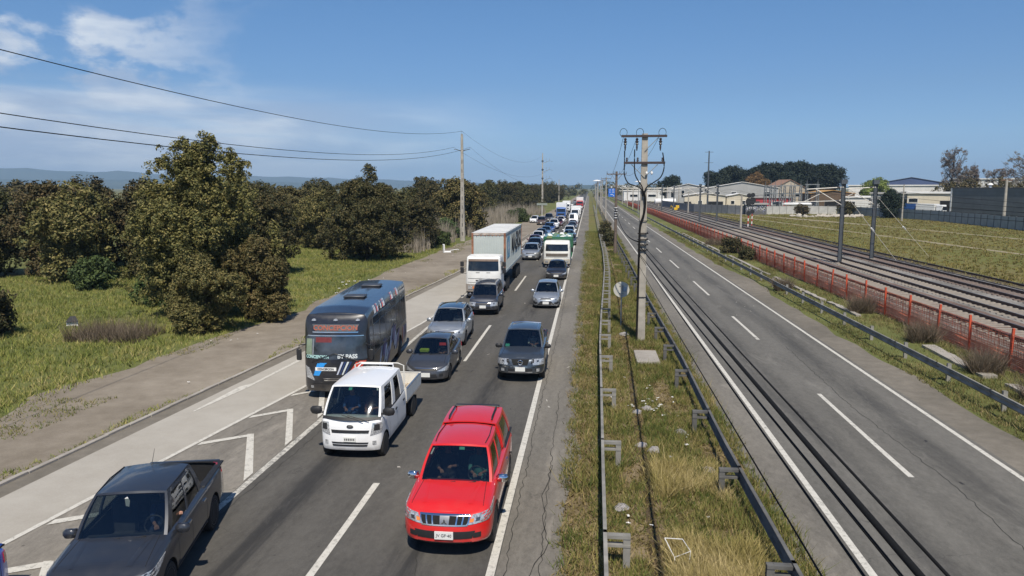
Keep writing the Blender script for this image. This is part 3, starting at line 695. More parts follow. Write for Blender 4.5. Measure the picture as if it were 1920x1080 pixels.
def person(parent, x, y, z, shirt, hands, name='person', label='', hair=(.02, .015, .012), up=None):
    """seated driver as one skinned surface; (x,y,z) is the hip point, hands: two wrist targets"""
    o = bpy.data.objects.new(name, bpy.data.meshes.new('person')); COL.objects.link(o)
    hd = Vector((0, -.02, .66)); V = [Vector((0, 0, 0)), Vector((0, .02, .22)), Vector((0, .03, .42)), Vector((0, .02, .50)), hd - Vector((0, 0, .05)), hd + Vector((0, 0, .10))]
    E = [(0, 1), (1, 2), (2, 3), (3, 4), (4, 5)]; Rr = [.15, .15, .14, .06, .085, .075]
    for i, sg in enumerate((-1, 1)):
        h = Vector(hands[i]); sh = Vector((sg * .19, .02, .42)); el = (sh + h) / 2 + Vector((sg * .07, .03, -.12)); b = len(V)
        V += [sh, el, h, h + (h - el).normalized() * .09]; E += [(2, b), (b, b + 1), (b + 1, b + 2), (b + 2, b + 3)]; Rr += [.07, .046, .03, .036]
        b = len(V)
        for k in range(4):   # fingers
            dirn = (h - el).normalized(); side = dirn.cross(Vector((0, 0, 1))).normalized(); st = h + dirn * .08 + side * (k - 1.5) * .022
            V += [st, st + dirn * (.05 - .004 * abs(k - 1.5)) + Vector((0, 0, -.02)), st + dirn * .06 + Vector((0, 0, -.05))]; E += [(b - 1, b + 3 * k), (b + 3 * k, b + 3 * k + 1), (b + 3 * k + 1, b + 3 * k + 2)]; Rr += [.011, .010, .008]
    for sg in (-1, 1):
        b = len(V); V += [Vector((sg * .1, -.05, -.02)), Vector((sg * .14, -.42, .05)), Vector((sg * .13, -.62, -.32)), Vector((sg * .13, -.72, -.34))]
        E += [(0, b), (b, b + 1), (b + 1, b + 2), (b + 2, b + 3)]; Rr += [.095, .065, .045, .04]
    o.data.from_pydata([tuple(p) for p in V], E, []); sk = o.modifiers.new('Skin', 'SKIN'); o.modifiers.new('Sub', 'SUBSURF').levels = 1
    for i, r in enumerate(Rr): o.data.skin_vertices[0].data[i].radius = (r, r * .85); o.data.skin_vertices[0].data[i].use_root = (i == 0)
    dg = bpy.context.evaluated_depsgraph_get(); dg.update(); me = bpy.data.meshes.new_from_object(o.evaluated_get(dg)); bpy.data.objects.remove(o)
    me.materials.clear(); sm = simple('shirt_' + '_'.join(f'{int(c*100)}' for c in shirt), shirt, .9); tr = simple('trousers_dark', (.03, .035, .05), .9)
    for m in (sm, SKIN, tr, simple('hair_' + str(int(hair[0] * 1000)), hair, .8)): me.materials.append(m)
    wr = [Vector(h) for h in hands]
    for p in me.polygons:
        c = p.center; k = 0
        if c.z > .5: k = 1
        if c.z > .72 or (c.z > .6 and c.y > .02): k = 3
        if min((c - w).length for w in wr) < .2 and min((c - (w - Vector((0, .0, 0)))).length for w in wr) < .2: k = 1
        if c.z < .06 and c.y < -.02 and abs(c.x) < .3 and min((c - w).length for w in wr) > .12: k = 2
        p.material_index = k; p.use_smooth = True
    r = bpy.data.objects.new(name, me); COL.objects.link(r); r.location = parent.matrix_basis @ Vector((x, y, z)); r.rotation_euler = parent.rotation_euler
    tag(r, label, 'person'); 
    hb = MB(); hb.lathe([(.01, .11), (.055, .095), (.085, .05), (.09, 0), (.085, -.03)], simple('hair_' + str(int(hair[0] * 1000)), hair, .8), 'Z', 12, (0, -.0, .72)); hb.build('hair', r, 180)
    nb = MB(); nb.lathe([(.012, -.02), (.006, .02)], SKIN, 'Z', 6, (0, -.105, .64)); nb.build('nose', r, 180)
    return r

def car(kind, pmat, name, label, x=0, y=0, rz=0, detail=2, roofmat=None, cat=None, grille='mesh', wheel_kw={}, mirmat=None, finish=True, extra=None, side_gm=GLD):
    """kind: hatch, sedan, suv, pickup; y is the centre"""
    SP = dict(
        hatch=dict(L=4.1, w=.85, zb=.2, zt=[(-2.05, .70), (-1.75, .80), (-.95, .95), (0, .97), (1.6, 1.02), (2.05, .98)], ar=(-1.25, 1.27), cab=(-.98, -.28, 1.15, 1.92, .93, 1.0, 1.48), wb=.735, wr=.56, win=[(.10, .47), (.50, .80)], r=.31),
        sedan=dict(L=4.37, w=.85, zb=.19, zt=[(-2.18, .68), (-1.85, .77), (-.95, .93), (0, .95), (1.4, 1.0), (2.0, 1.02), (2.18, .98)], ar=(-1.32, 1.27), cab=(-.98, -.22, .85, 1.62, .91, 1.0, 1.43), wb=.735, wr=.55, win=[(.11, .46), (.49, .78)], r=.31),
        suv=dict(L=4.45, w=.915, zb=.26, zt=[(-2.22, .84), (-1.9, .94), (-1.05, 1.07), (0, 1.09), (1.9, 1.14), (2.22, 1.05)], ar=(-1.34, 1.31), cab=(-1.05, -.40, 1.45, 2.1, 1.05, 1.13, 1.62), wb=.795, wr=.62, win=[(.10, .43), (.46, .75), (.78, .90)], r=.35),
        pickup=dict(L=5.25, w=.93, zb=.38, zt=[(-2.62, .97), (-2.3, 1.05), (-1.3, 1.16), (0, 1.16), (1.0, 1.16), (2.62, 1.16)], ar=(-1.55, 1.45), cab=(-1.28, -.62, .78, .98, 1.1, 1.14, 1.76), wb=.81, wr=.645, win=[(.11, .50), (.54, .90)], r=.385),
        oldsuv=dict(L=4.55, w=.87, zb=.36, zt=[(-2.27, .82), (-2.05, .96), (-1.2, 1.07), (0, 1.09), (1.9, 1.1), (2.27, 1.05)], ar=(-1.45, 1.25), cab=(-1.15, -.68, 1.95, 2.15, 1.04, 1.09, 1.68), wb=.76, wr=.66, win=[(.09, .38), (.41, .68), (.71, .93)], r=.36),
    )[kind]
    v = Veh(name, cat or dict(hatch='car', sedan='car', suv='car', pickup='pickup truck', oldsuv='car')[kind], label, detail)
    pk = kind == 'pickup'
    B = Body(SP['L'], SP['w'], SP['zb'], SP['zt'], SP['ar'], SP['r'] + .055, SP['r'], fine=detail, cf=.42 if kind == 'oldsuv' else .55)
    y1, y2, y3, y4, zb1, zb4, zr = SP['cab']
    b = v.put('body'); skip = [(y1 + .02, y4 - .02)]; hl = SP['L'] / 2
    if pk: skip.append((1.0, hl - .07))
    B.shell(b, pmat, skip); B.under(v.put('underbody'), .7)
    C = Cabin(y1, y2, y3, y4, zb1, zb4, zr, SP['wb'], SP['wr'], bulge=.14)
    C.build(v.put, pmat, SP['win'], roofmat, gm=side_gm, pillar=BLK if not pk else pmat)
    interior(v, y1 + .05, y4 - .1, SP['wb'] - .02, SP['zb'] + .1, zb1)
    if detail: seats(v, [y2 + .35] + ([y2 + 1.15] if kind != 'pickup' or 1 else []), SP['zb'] + .38)
    F = B.F; G = lambda z: z; sx = B.sx; sy = B.sy
    zf = B.zt(-hl)
    def P(nm, c, m, new=True, n=5, mm=2, off=.01, sk=.025): v.put(nm, new).patch(F, c, m, n, mm, off, sk)
    w = SP['w']
    for sg in (-1, 1):   # headlights wrap the corner
        a0, a1, a2 = sx(w * .52), sx(w * .93), sx(w * .93) + .26
        z0, z1 = zf - .19, zf - .03
        if kind == 'oldsuv' or (pk and grille == 'three'):
            c = [(a0, z0 - .06), (a1 + .08, z0 - .06), (a1 + .10, z1), (a0 - .02, z1)]
        elif pk: c = [(a0 - .06, z0 - .02), (a1 - .02, z0 + .02), (a2 + .36, z1 + .09), (a0 + .10, z1 + .0)]
        else: c = [(a0, z0 + .02), (a1, z0 + .0), (a2 + .10, z1 + .09), (a1 - .10, z1 + .0)]
        c = [(sg * p, q) for p, q in c]
        v.put('headlight', True).patch(F, c, LAMP, 5, 3, .012 , .03, 1)
        if detail == 2 and kind != 'sedan':
            v.put('headlight_bulb', True).patch(F, [(sg * (a0 + .15), z0 + .045), (sg * (a0 + .24), z0 + .045), (sg * (a0 + .26), z1 - .05), (sg * (a0 + .17), z1 - .05)], simple('lamp_dark', (.10, .10, .11), .15, .5, coat=1), 2, 2, .018, .01)
        if detail == 2 and grille == 'bars':
            cc = [(sg * (a0 + .02), z0 + .03), (sg * (a0 + .10), z0 + .03), (sg * (a0 + .12), z0 + .10), (sg * (a0 + .03), z0 + .09)]
            v.put('indicator', True).patch(F, cc, AMB, 2, 2, .018, .01, 1)
        rs = B.S[-1] - w * .98
        c = [(sg * (rs - .16), zf + .02), (sg * (rs + .16), zf + .02), (sg * (rs + .16), zf + .2), (sg * (rs - .12), zf + .2)]
        v.put('tail_light', True).patch(F, c, REDL, 3, 2, .012, .03, 1)
        if detail == 2:      # bonnet shut line and pressed ridge
            for nm_, xa, xb, wd, mt_ in (('hood_seam', w * .80, w * .74, .012, DARK), ('hood_ridge', w * .50, w * .60, .12, pmat)):
                pts = [B.top(sg * lerp(xa, xb, i / 10), lerp(-hl + .42, y1 + .02, i / 10)) for i in range(11)]; m_ = v.put(nm_, True)
                V = []; up = .004 if nm_ == 'hood_seam' else .010
                for p in pts: V += [p + Vector((-wd / 2, 0, .001)), p + Vector((0, 0, up)), p + Vector((wd / 2, 0, .001))]
                m_.add(V, [f_ for i in range(10) for f_ in ((3 * i, 3 * i + 1, 3 * i + 4, 3 * i + 3), (3 * i + 1, 3 * i + 2, 3 * i + 5, 3 * i + 4))], mt_)
        # fog lamps
        v.put('fog_lamp', True).patch(F, [(sg * sx(w * .62), SP['zb'] + .13), (sg * sx(w * .78), SP['zb'] + .13), (sg * sx(w * .78), SP['zb'] + .23), (sg * sx(w * .62), SP['zb'] + .23)], LAMP if detail < 2 else BLK, 3, 2, .012, .02, 1)
        # doors: shut lines, handles, sill
        if detail:
            ys_ = [y1 + .28, (y1 + y4) / 2 - .05 + .05, y4 - .35 if kind != 'pickup' else y4 - .1]
            for yy in ys_: v.put('door_seam', True).patch(F, [(sg * sy(yy), SP['zb'] + .12), (sg * (sy(yy) + .012), SP['zb'] + .12), (sg * (sy(yy) + .012), B.zt(yy) - .06), (sg * sy(yy), B.zt(yy) - .06)], DARK, 1, 4, .003, 0, 1)
            for yy in ys_[1:]: v.put('door_handle', True).patch(F, [(sg * sy(yy - .25), B.zt(yy) - .2), (sg * sy(yy - .08), B.zt(yy) - .2), (sg * sy(yy - .08), B.zt(yy) - .165), (sg * sy(yy - .25), B.zt(yy) - .165)], pmat if not pk else CHR, 2, 1, .03, .03, 1)
        b.patch(F, [(sg * sy(SP['ar'][0] + .5), SP['zb']), (sg * sy(SP['ar'][1] - .5), SP['zb']), (sg * sy(SP['ar'][1] - .5), SP['zb'] + .08), (sg * sy(SP['ar'][0] + .5), SP['zb'] + .08)], BLK, 6, 1, .012, .03, 1)
    q = sx(w * .5); zz = zf
    if grille == 'mesh':      # slim upper grille and wide lower intake
        P('grille', [(-q, zz - .16), (q, zz - .16), (q, zz - .07), (-q, zz - .07)], BLK, n=8)
        P('lower_grille', [(-q * 1.1, SP['zb'] + .08), (q * 1.1, SP['zb'] + .08), (q * .95, SP['zb'] + .22), (-q * .95, SP['zb'] + .22)], BLK, n=8)
        P('grille_trim', [(-q, zz - .075), (q, zz - .075), (q, zz - .06), (-q, zz - .06)], CHR, n=8, off=.014)
    elif grille == 'wedge':   # big trapezoid intake (hatchback with X-shaped nose)
        P('grille', [(-q * .7, zz - .05), (q * .7, zz - .05), (q * .9, zz - .12), (-q * .9, zz - .12)], BLK, n=8)
        P('lower_grille', [(-q * 1.3, SP['zb'] + .06), (q * 1.3, SP['zb'] + .06), (q * .75, SP['zb'] + .30), (-q * .75, SP['zb'] + .30)], BLK, n=10)
        P('grille_bar', [(-q * 1.1, SP['zb'] + .12), (q * 1.1, SP['zb'] + .12), (q * 1.05, SP['zb'] + .15), (-q * 1.05, SP['zb'] + .15)], CHR, n=10, off=.02)
        for sg in (-1, 1): v.put('bumper_vent', True).patch(F, [(sg * sx(w * .72), SP['zb'] + .1), (sg * sx(w * .92), SP['zb'] + .16), (sg * sx(w * .92), SP['zb'] + .28), (sg * sx(w * .80), SP['zb'] + .26)], BLK, 3, 2, .012, .02, 1)
    elif grille == 'bars':    # chrome frame with upright bars
        P('grille', [(-q, zz - .20), (q, zz - .20), (q * 1.12, zz - .05), (-q * 1.12, zz - .05)], DARK, n=10)
        P('grille_trim', [(-q * 1.12, zz - .05), (q * 1.12, zz - .05), (q * 1.15, zz - .025), (-q * 1.15, zz - .025)], CHR, n=10, off=.018)
        P('grille_trim', [(-q * 1.0, zz - .225), (q * 1.0, zz - .225), (q, zz - .198), (-q, zz - .198)], CHR, n=10, off=.018)
        for k in (-4, -3, -2, 2, 3, 4): 
            a = q * k / 4.0 * 1.0; v.put('grille_bar', True).patch(F, [(a - .014, zz - .20), (a + .014, zz - .20), (a * 1.1 + .014, zz - .05), (a * 1.1 - .014, zz - .05)], CHR, 1, 3, .022, .02)
        P('grille_centre', [(-.09, zz - .20), (.09, zz - .20), (.10, zz - .05), (-.10, zz - .05)], simple('grille_satin', (.28, .28, .29), .35, .8), n=3, off=.02)
        M = v.put('badge'); c0 = F(0.0001, zz - .14) - Vector((0, .045, 0))   # three joined lozenges
        for a in (90, 210, 330):
            ax = Vector((math.cos(R(a)), 0, math.sin(R(a)))); px = Vector((-ax.z, 0, ax.x)); v0 = [c0, c0 + ax * .035 + px * .02, c0 + ax * .07, c0 + ax * .035 - px * .02]
            M.add(v0 + [p + Vector((0, .02, 0)) for p in v0], [(3, 2, 1, 0), (0, 1, 5, 4), (1, 2, 6, 5), (2, 3, 7, 6), (3, 0, 4, 7)], CHR)
        P('lower_grille', [(-q * 1.2, SP['zb'] + .12), (q * 1.2, SP['zb'] + .12), (q * 1.35, SP['zb'] + .27), (-q * 1.35, SP['zb'] + .27)], BLK, n=10)
        P('skid_plate', [(-q * 1.1, SP['zb'] - .0), (q * 1.1, SP['zb'] - .0), (q * 1.2, SP['zb'] + .05), (-q * 1.2, SP['zb'] + .05)], BLK, n=10)
    elif grille == 'three':   # three dark openings split by slanted paint posts, round emblem
        P('grille', [(-.27, zz - .25), (.27, zz - .25), (.36, zz - .04), (-.36, zz - .04)], DARK, n=6)
        for sg in (-1, 1): v.put('grille', True).patch(F, [(sg * .40, zz - .20), (sg * sx(w * .56), zz - .17), (sg * sx(w * .58), zz - .04), (sg * .47, zz - .04)], DARK, 3, 2, .012, .02, 1)
        M = v.put('badge'); c0 = F(0.0001, zz - .14) - Vector((0, .04, 0)); M.tube([c0 + Vector((.085 * math.cos(a), 0, .085 * math.sin(a))) for a in [2 * PI * i / 16 for i in range(17)]], .014, CHR, 6); M.box(c0.x - .11, c0.x + .11, c0.y - .015, c0.y + .01, c0.z - .016, c0.z + .016, CHR)
        P('bumper_trim', [(-sx(w * .95), zz - .33), (sx(w * .95), zz - .33), (sx(w * .95), zz - .30), (-sx(w * .95), zz - .30)], CHR, n=12)
        P('lower_grille', [(-q * 1.0, SP['zb'] + .10), (q * 1.0, SP['zb'] + .10), (q, SP['zb'] + .22), (-q, SP['zb'] + .22)], BLK, n=10)
        P('bumper_bar', [(-q * 1.0, SP['zb'] + .06), (q, SP['zb'] + .06), (q, SP['zb'] + .10), (-q, SP['zb'] + .10)], ALLOY, n=10, off=.02)
        for sg in (-1, 1): v.put('fog_lamp', True).patch(F, [(sg * sx(w * .66), SP['zb'] + .1), (sg * sx(w * .78), SP['zb'] + .1), (sg * sx(w * .78), SP['zb'] + .21), (sg * sx(w * .66), SP['zb'] + .21)], LAMP, 3, 2, .03, .02, 1)
    c0 = F(0.0001, SP['zb'] + .20); pb = v.put('number_plate'); pb.box(-.19, .19, c0.y - .035, c0.y - .01, SP['zb'] + .12, SP['zb'] + .28, PLATE)
    c1 = F(B.S[-1] - .001, .8); pb = v.put('number_plate', True); pb.box(-.18, .18, c1.y - .01, c1.y + .03, .74, .88, PLATE)
    mirrors(v, SP['wb'] + .06, y1 + .32, zb1 + .05, pmat, 1.0 if detail < 2 else 1.05, mirmat)
    for sx_, xx in ((-1, -.35), (1, .2)):
        if detail == 2: v.put('wiper', True).tube([C.Wf(xx + .1 - .35, .03) + Vector((0, -.03, .02)), C.Wf(xx + .38, .10) + Vector((0, -.02, .02))], .012, BLK, 5)
    kw = dict(r=SP['r'], w=.2 if not pk else .24); kw.update(wheel_kw)
    v.wheels(SP['ar'], w - kw['w'] / 2 - .015, **kw)
    if pk:     # cargo bed
        bd = v.put('cargo_bed'); t = .07; zt = 1.16
        bd.box(-w + .17, w - .17, 1.03, hl - .1, .66, .70, BLK)
        for sg in (-1, 1):
            a, c = sg * (w - .17), sg * (w - .12); bd.box(min(a, c), max(a, c), 1.0, hl - .08, .68, zt - .01, BLK); 
            a, c = sg * (w - .20), sg * (w - .055); bd.box(min(a, c), max(a, c), 1.0, hl - .06, zt - .012, zt + .012, BLK, .01, .01)
        bd.box(-w + .15, w - .15, hl - .12, hl - .07, .68, zt + .01, BLK); bd.box(-w + .15, w - .15, 1.0, 1.05, .68, zt, pmat)
        for i in range(7): bd.box(-w + .25 + i * .21, -w + .3 + i * .21, 1.06, hl - .14, .70, .715, BLK)
        v.put('tailgate').box(-w + .15, w - .15, hl - .07, hl + .004, .62, zt + .015, pmat, .01)
    if extra: extra(v, B, C, SP)
    if not finish: return v, B, C, SP
    return v.finish(x, y, rz)

# ---------------------------------------------------------------- the cars in the foreground
TXM = lambda c: Matrix.Translation(c) @ Matrix.Rotation(PI / 2, 4, 'X')
P_RED = paint('red', (.62, .012, .012)); P_NAVY = paint('dark_slate', (.028, .032, .042), .3); P_WHT = paint('white', (.82, .82, .81), 0, .42)
P_SIL = paint('silver', (.42, .45, .48), .7); P_DGREY = paint('dark_grey', (.065, .07, .082), .5); P_BLUEG = paint('blue_grey', (.07, .085, .105), .6)
P_BLK = paint('black', (.012, .013, .018), 0, .3); P_SLATE = paint('slate', (.045, .05, .065), .4); P_BLUE = paint('mid_blue', (.03, .09, .28), .3); P_MAR = paint('maroon', (.10, .015, .018), .2)
P_LBLUE = paint('light_blue', (.13, .24, .42), .4); P_BEI = paint('beige', (.36, .31, .24), .2); P_TEAL = paint('deep_blue', (.02, .05, .11), .3); P_BRN = paint('brown', (.10, .06, .04), .3)
P_SKY = paint('sky_blue', (.04, .17, .70), .1); P_GRN = paint('green', (.015, .12, .055), 0, .5); P_TBLUE = paint('truck_blue', (.04, .12, .36), .1)

# red pickup with canopy and roof rails
def red_extra(v, B, C, SP):
    hl = SP['L'] / 2
    K = Cabin(.70, .84, hl - .42, hl - .10, 1.16, 1.17, 1.80, .825, .655, bulge=.0, crown=.05, rb=.05)
    K.y1 = .86; K.y2 = .84
    def put(n, new=False): return v.put({'body': 'canopy', 'roof': 'canopy', 'windshield': 'canopy_front', 'rear_window': 'canopy_rear_window', 'side_window': 'canopy_side_window'}.get(n, n), new)
    K.build(put, P_RED, [(.16, .80)], trim=False, aw=.05, roof_name='canopy', gm=TINT)
    for sg in (-1, 1):
        r = v.put('roof_rail', True); r.tube([(sg * .53, 1.0, 1.84), (sg * .53, 1.1, 1.90), (sg * .53, 1.9, 1.90), (sg * .52, 2.0, 1.85)], .022, BLK, 6)
        r = v.put('roof_rail', True); r.tube([(sg * .57, -.5, 1.785), (sg * .60, 0, 1.80), (sg * .57, .75, 1.785)], .012, BLK, 5)
        for ya in SP['ar']:
            m = v.put('fender_flare', True); m.grid(lambda u, w_, ya=ya, sg=sg: (lambda a, rr: (sg * (SP['w'] + .012), ya - rr * math.cos(a), max(.40, SP['r'] + rr * math.sin(a))))(PI * u, SP['r'] + .045 + .06 * w_), 14, 1, BLK)
    st = v.put('windshield_sticker'); st.patch(C.Wf, [(.02, .86), (.20, .86), (.20, .93), (.02, .93)], simple('sticker_green', (.1, .5, .35), .5), 2, 1, -.016, .004)
    st = v.put('windshield_sticker', True); st.patch(C.Wf, [(-.90, .72), (-.85, .72), (-.83, .90), (-.88, .90)], WHT, 1, 2, -.016, .004)
    v.put('spoiler').box(-.58, .58, 2.12, 2.28, 1.83, 1.86, BLK, .02, .02)
v, B, C, SP = car('pickup', P_RED, 'red_pickup', 'red pickup with matching canopy and chrome barred grille, nearest the camera in the right lane', detail=2, grille='bars', mirmat=CHR, extra=red_extra, finish=False, wheel_kw=dict(spokes=6))
red = v.finish(-2.83, 16.62, R(.4))
text_mesh('JV GF·40', .088, INK, TXM((0, B.F(.0001, .58).y - .038, .58)), 'plate_lettering', [c for c in bpy.data.objects if c.parent == red and c.name.startswith('number_plate')][0])
P1 = person(red, .38, -.12, .86, (.10, .28, .24), [(-.05, -.62, .28), (.14, -.60, .30)], label='driver of the red pickup in a pale green top with hands on the wheel')
P2 = person(red, -.36, -.10, .86, (.03, .03, .035), [(-.10, -.42, .26), (.16, -.44, .36)], label='passenger of the red pickup in dark clothes with folded bare arms', hair=(.05, .03, .02))
# dark pickup cutting out of the wedge, lower left
def navy_extra(v, B, C, SP):
    v.put('antenna').cyl((-.05, .62, 1.80), (-.03, .80, 2.12), .008, .004, BLK, 5)
    t = v.put('mirror_tag'); M = C.Wf(-.02, .78)
    t.add([M + Vector((-.05, .06, .05)), M + Vector((.0, .06, .08)), M + Vector((.04, .06, .0)), M + Vector((.02, .06, -.12)), M + Vector((-.04, .06, -.10))], [(0, 1, 2, 3, 4)], WHT)
    for sg in (-1, 1): v.put('roof_gutter', True).tube([(sg * .635, -.6, 1.76), (sg * .66, .1, 1.785), (sg * .635, .76, 1.765)], .012, BLK, 5)
navy = car('pickup', P_NAVY, 'dark_pickup', 'dark slate pickup with an empty open bed, cut off by the lower frame edge', -8.72, 13.35, R(13), 2, grille='mesh', mirmat=P_NAVY, extra=navy_extra, side_gm=GL, wheel_kw=dict(spokes=5))
person(navy, .38, -.06, .86, (.03, .05, .12), [(.05, -.66, .26), (.42, -.34, .36)], label='driver of the dark slate pickup, bare arm by the open window')
# blue car only just entering the frame on the left
car('hatch', P_SKY, 'blue_car', 'bright blue car whose tail corner just enters the lower left edge', -10.96, 9.95, R(12), 1)
# grey-blue pickup
def nav_extra(v, B, C, SP):
    for sg in (-1, 1): v.put('roof_rail', True).tube([(sg * .56, -.45, 1.79), (sg * .57, .1, 1.83), (sg * .55, .7, 1.80)], .014, CHR, 5)
    v.put('sports_bar').tube([(-.7, 1.25, 1.16), (-.62, 1.15, 1.72), (0, 1.12, 1.76), (.62, 1.15, 1.72), (.7, 1.25, 1.16)], .035, CHR, 8)
    for sg in (-1, 1): v.put('side_step', True).tube([(sg * .86, -1.0, .42), (sg * .93, -.9, .38), (sg * .93, .8, .38), (sg * .86, .95, .42)], .035, BLK, 6)
    v.put('windshield_sticker').patch(C.Wf, [(-.88, .12), (-.66, .12), (-.67, .24), (-.88, .24)], simple('sticker_green', (.1, .5, .35), .5), 2, 1, -.016, .004)
gb = car('pickup', P_BLUEG, 'blue_grey_pickup', 'blue-grey pickup with three-slot front and round emblem behind the red pickup', -2.60, 30.55, R(1), 2, grille='three', mirmat=BLK, extra=nav_extra)
person(gb, .38, -.06, .88, (.5, .5, .48), [(-.05, -.62, .28), (.14, -.60, .30)], label='driver of the blue-grey pickup in a white top')
# sedan, crossover, old suv, hatch, black car
def acc_extra(v, B, C, SP):
    v.put('windshield_sticker').patch(C.Wf, [(.45, .55), (.86, .55), (.86, .72), (.45, .72)], simple('sticker_red', (.5, .05, .04), .5), 2, 1, -.016, .004)
    v.put('dashboard_vest').rbox(-.5, -.12, -.72, -.50, .93, 1.08, simple('hi_vis_yellow', (.45, .6, .03), .8), .03)
    v.put('antenna').box(-.02, .02, .75, .9, 1.47, 1.52, BLK, .01, .02)
ac = car('sedan', P_DGREY, 'dark_grey_sedan', 'dark grey sedan with a yellow vest and red sticker in its windshield', -6.22, 29.6, R(1.5), 2, extra=acc_extra, grille='mesh', wheel_kw=dict(spokes=8))
person(ac, .36, .16, .60, (.05, .05, .06), [(-.05, -.60, .28), (.12, -.60, .30)], label='driver of the dark grey sedan in dark clothes')
def tuc_extra(v, B, C, SP):
    for sg in (-1, 1): v.put('roof_rail', True).tube([(sg * .60, -.3, 1.62), (sg * .62, .1, 1.69), (sg * .62, 1.1, 1.68), (sg * .59, 1.5, 1.60)], .02, CHR, 6)
tu = car('suv', P_SIL, 'silver_crossover', 'silver crossover with a black panoramic roof behind the dark grey sedan', -6.75, 36.2, R(2), 2, roofmat=TINT, extra=tuc_extra, grille='mesh', wheel_kw=dict(spokes=5))
person(tu, .36, .0, .70, (.25, .25, .3), [(-.05, -.60, .28), (.12, -.60, .30)], label='driver of the silver crossover in a grey top')
def os_extra(v, B, C, SP):
    for sg in (-1, 1): v.put('roof_rail', True).tube([(sg * .60, -.5, 1.70), (sg * .61, -.3, 1.77), (sg * .61, 1.6, 1.77), (sg * .60, 1.8, 1.70)], .018, ALLOY, 6)
car('oldsuv', P_SLATE, 'dark_boxy_suv', 'dark slate boxy off-roader with grey roof rails in front of the container truck', -6.18, 45.2, R(1), 2, extra=os_extra, grille='mesh', wheel_kw=dict(spokes=5))
car('hatch', P_SIL, 'silver_hatchback', 'silver hatchback with an X-shaped nose in the right lane', -2.60, 47.9, 0, 2, grille='wedge')
car('sedan', P_BLK, 'black_car', 'black saloon with bright headlamps in front of the green and white truck', -2.60, 62.6, 0, 2, grille='mesh')

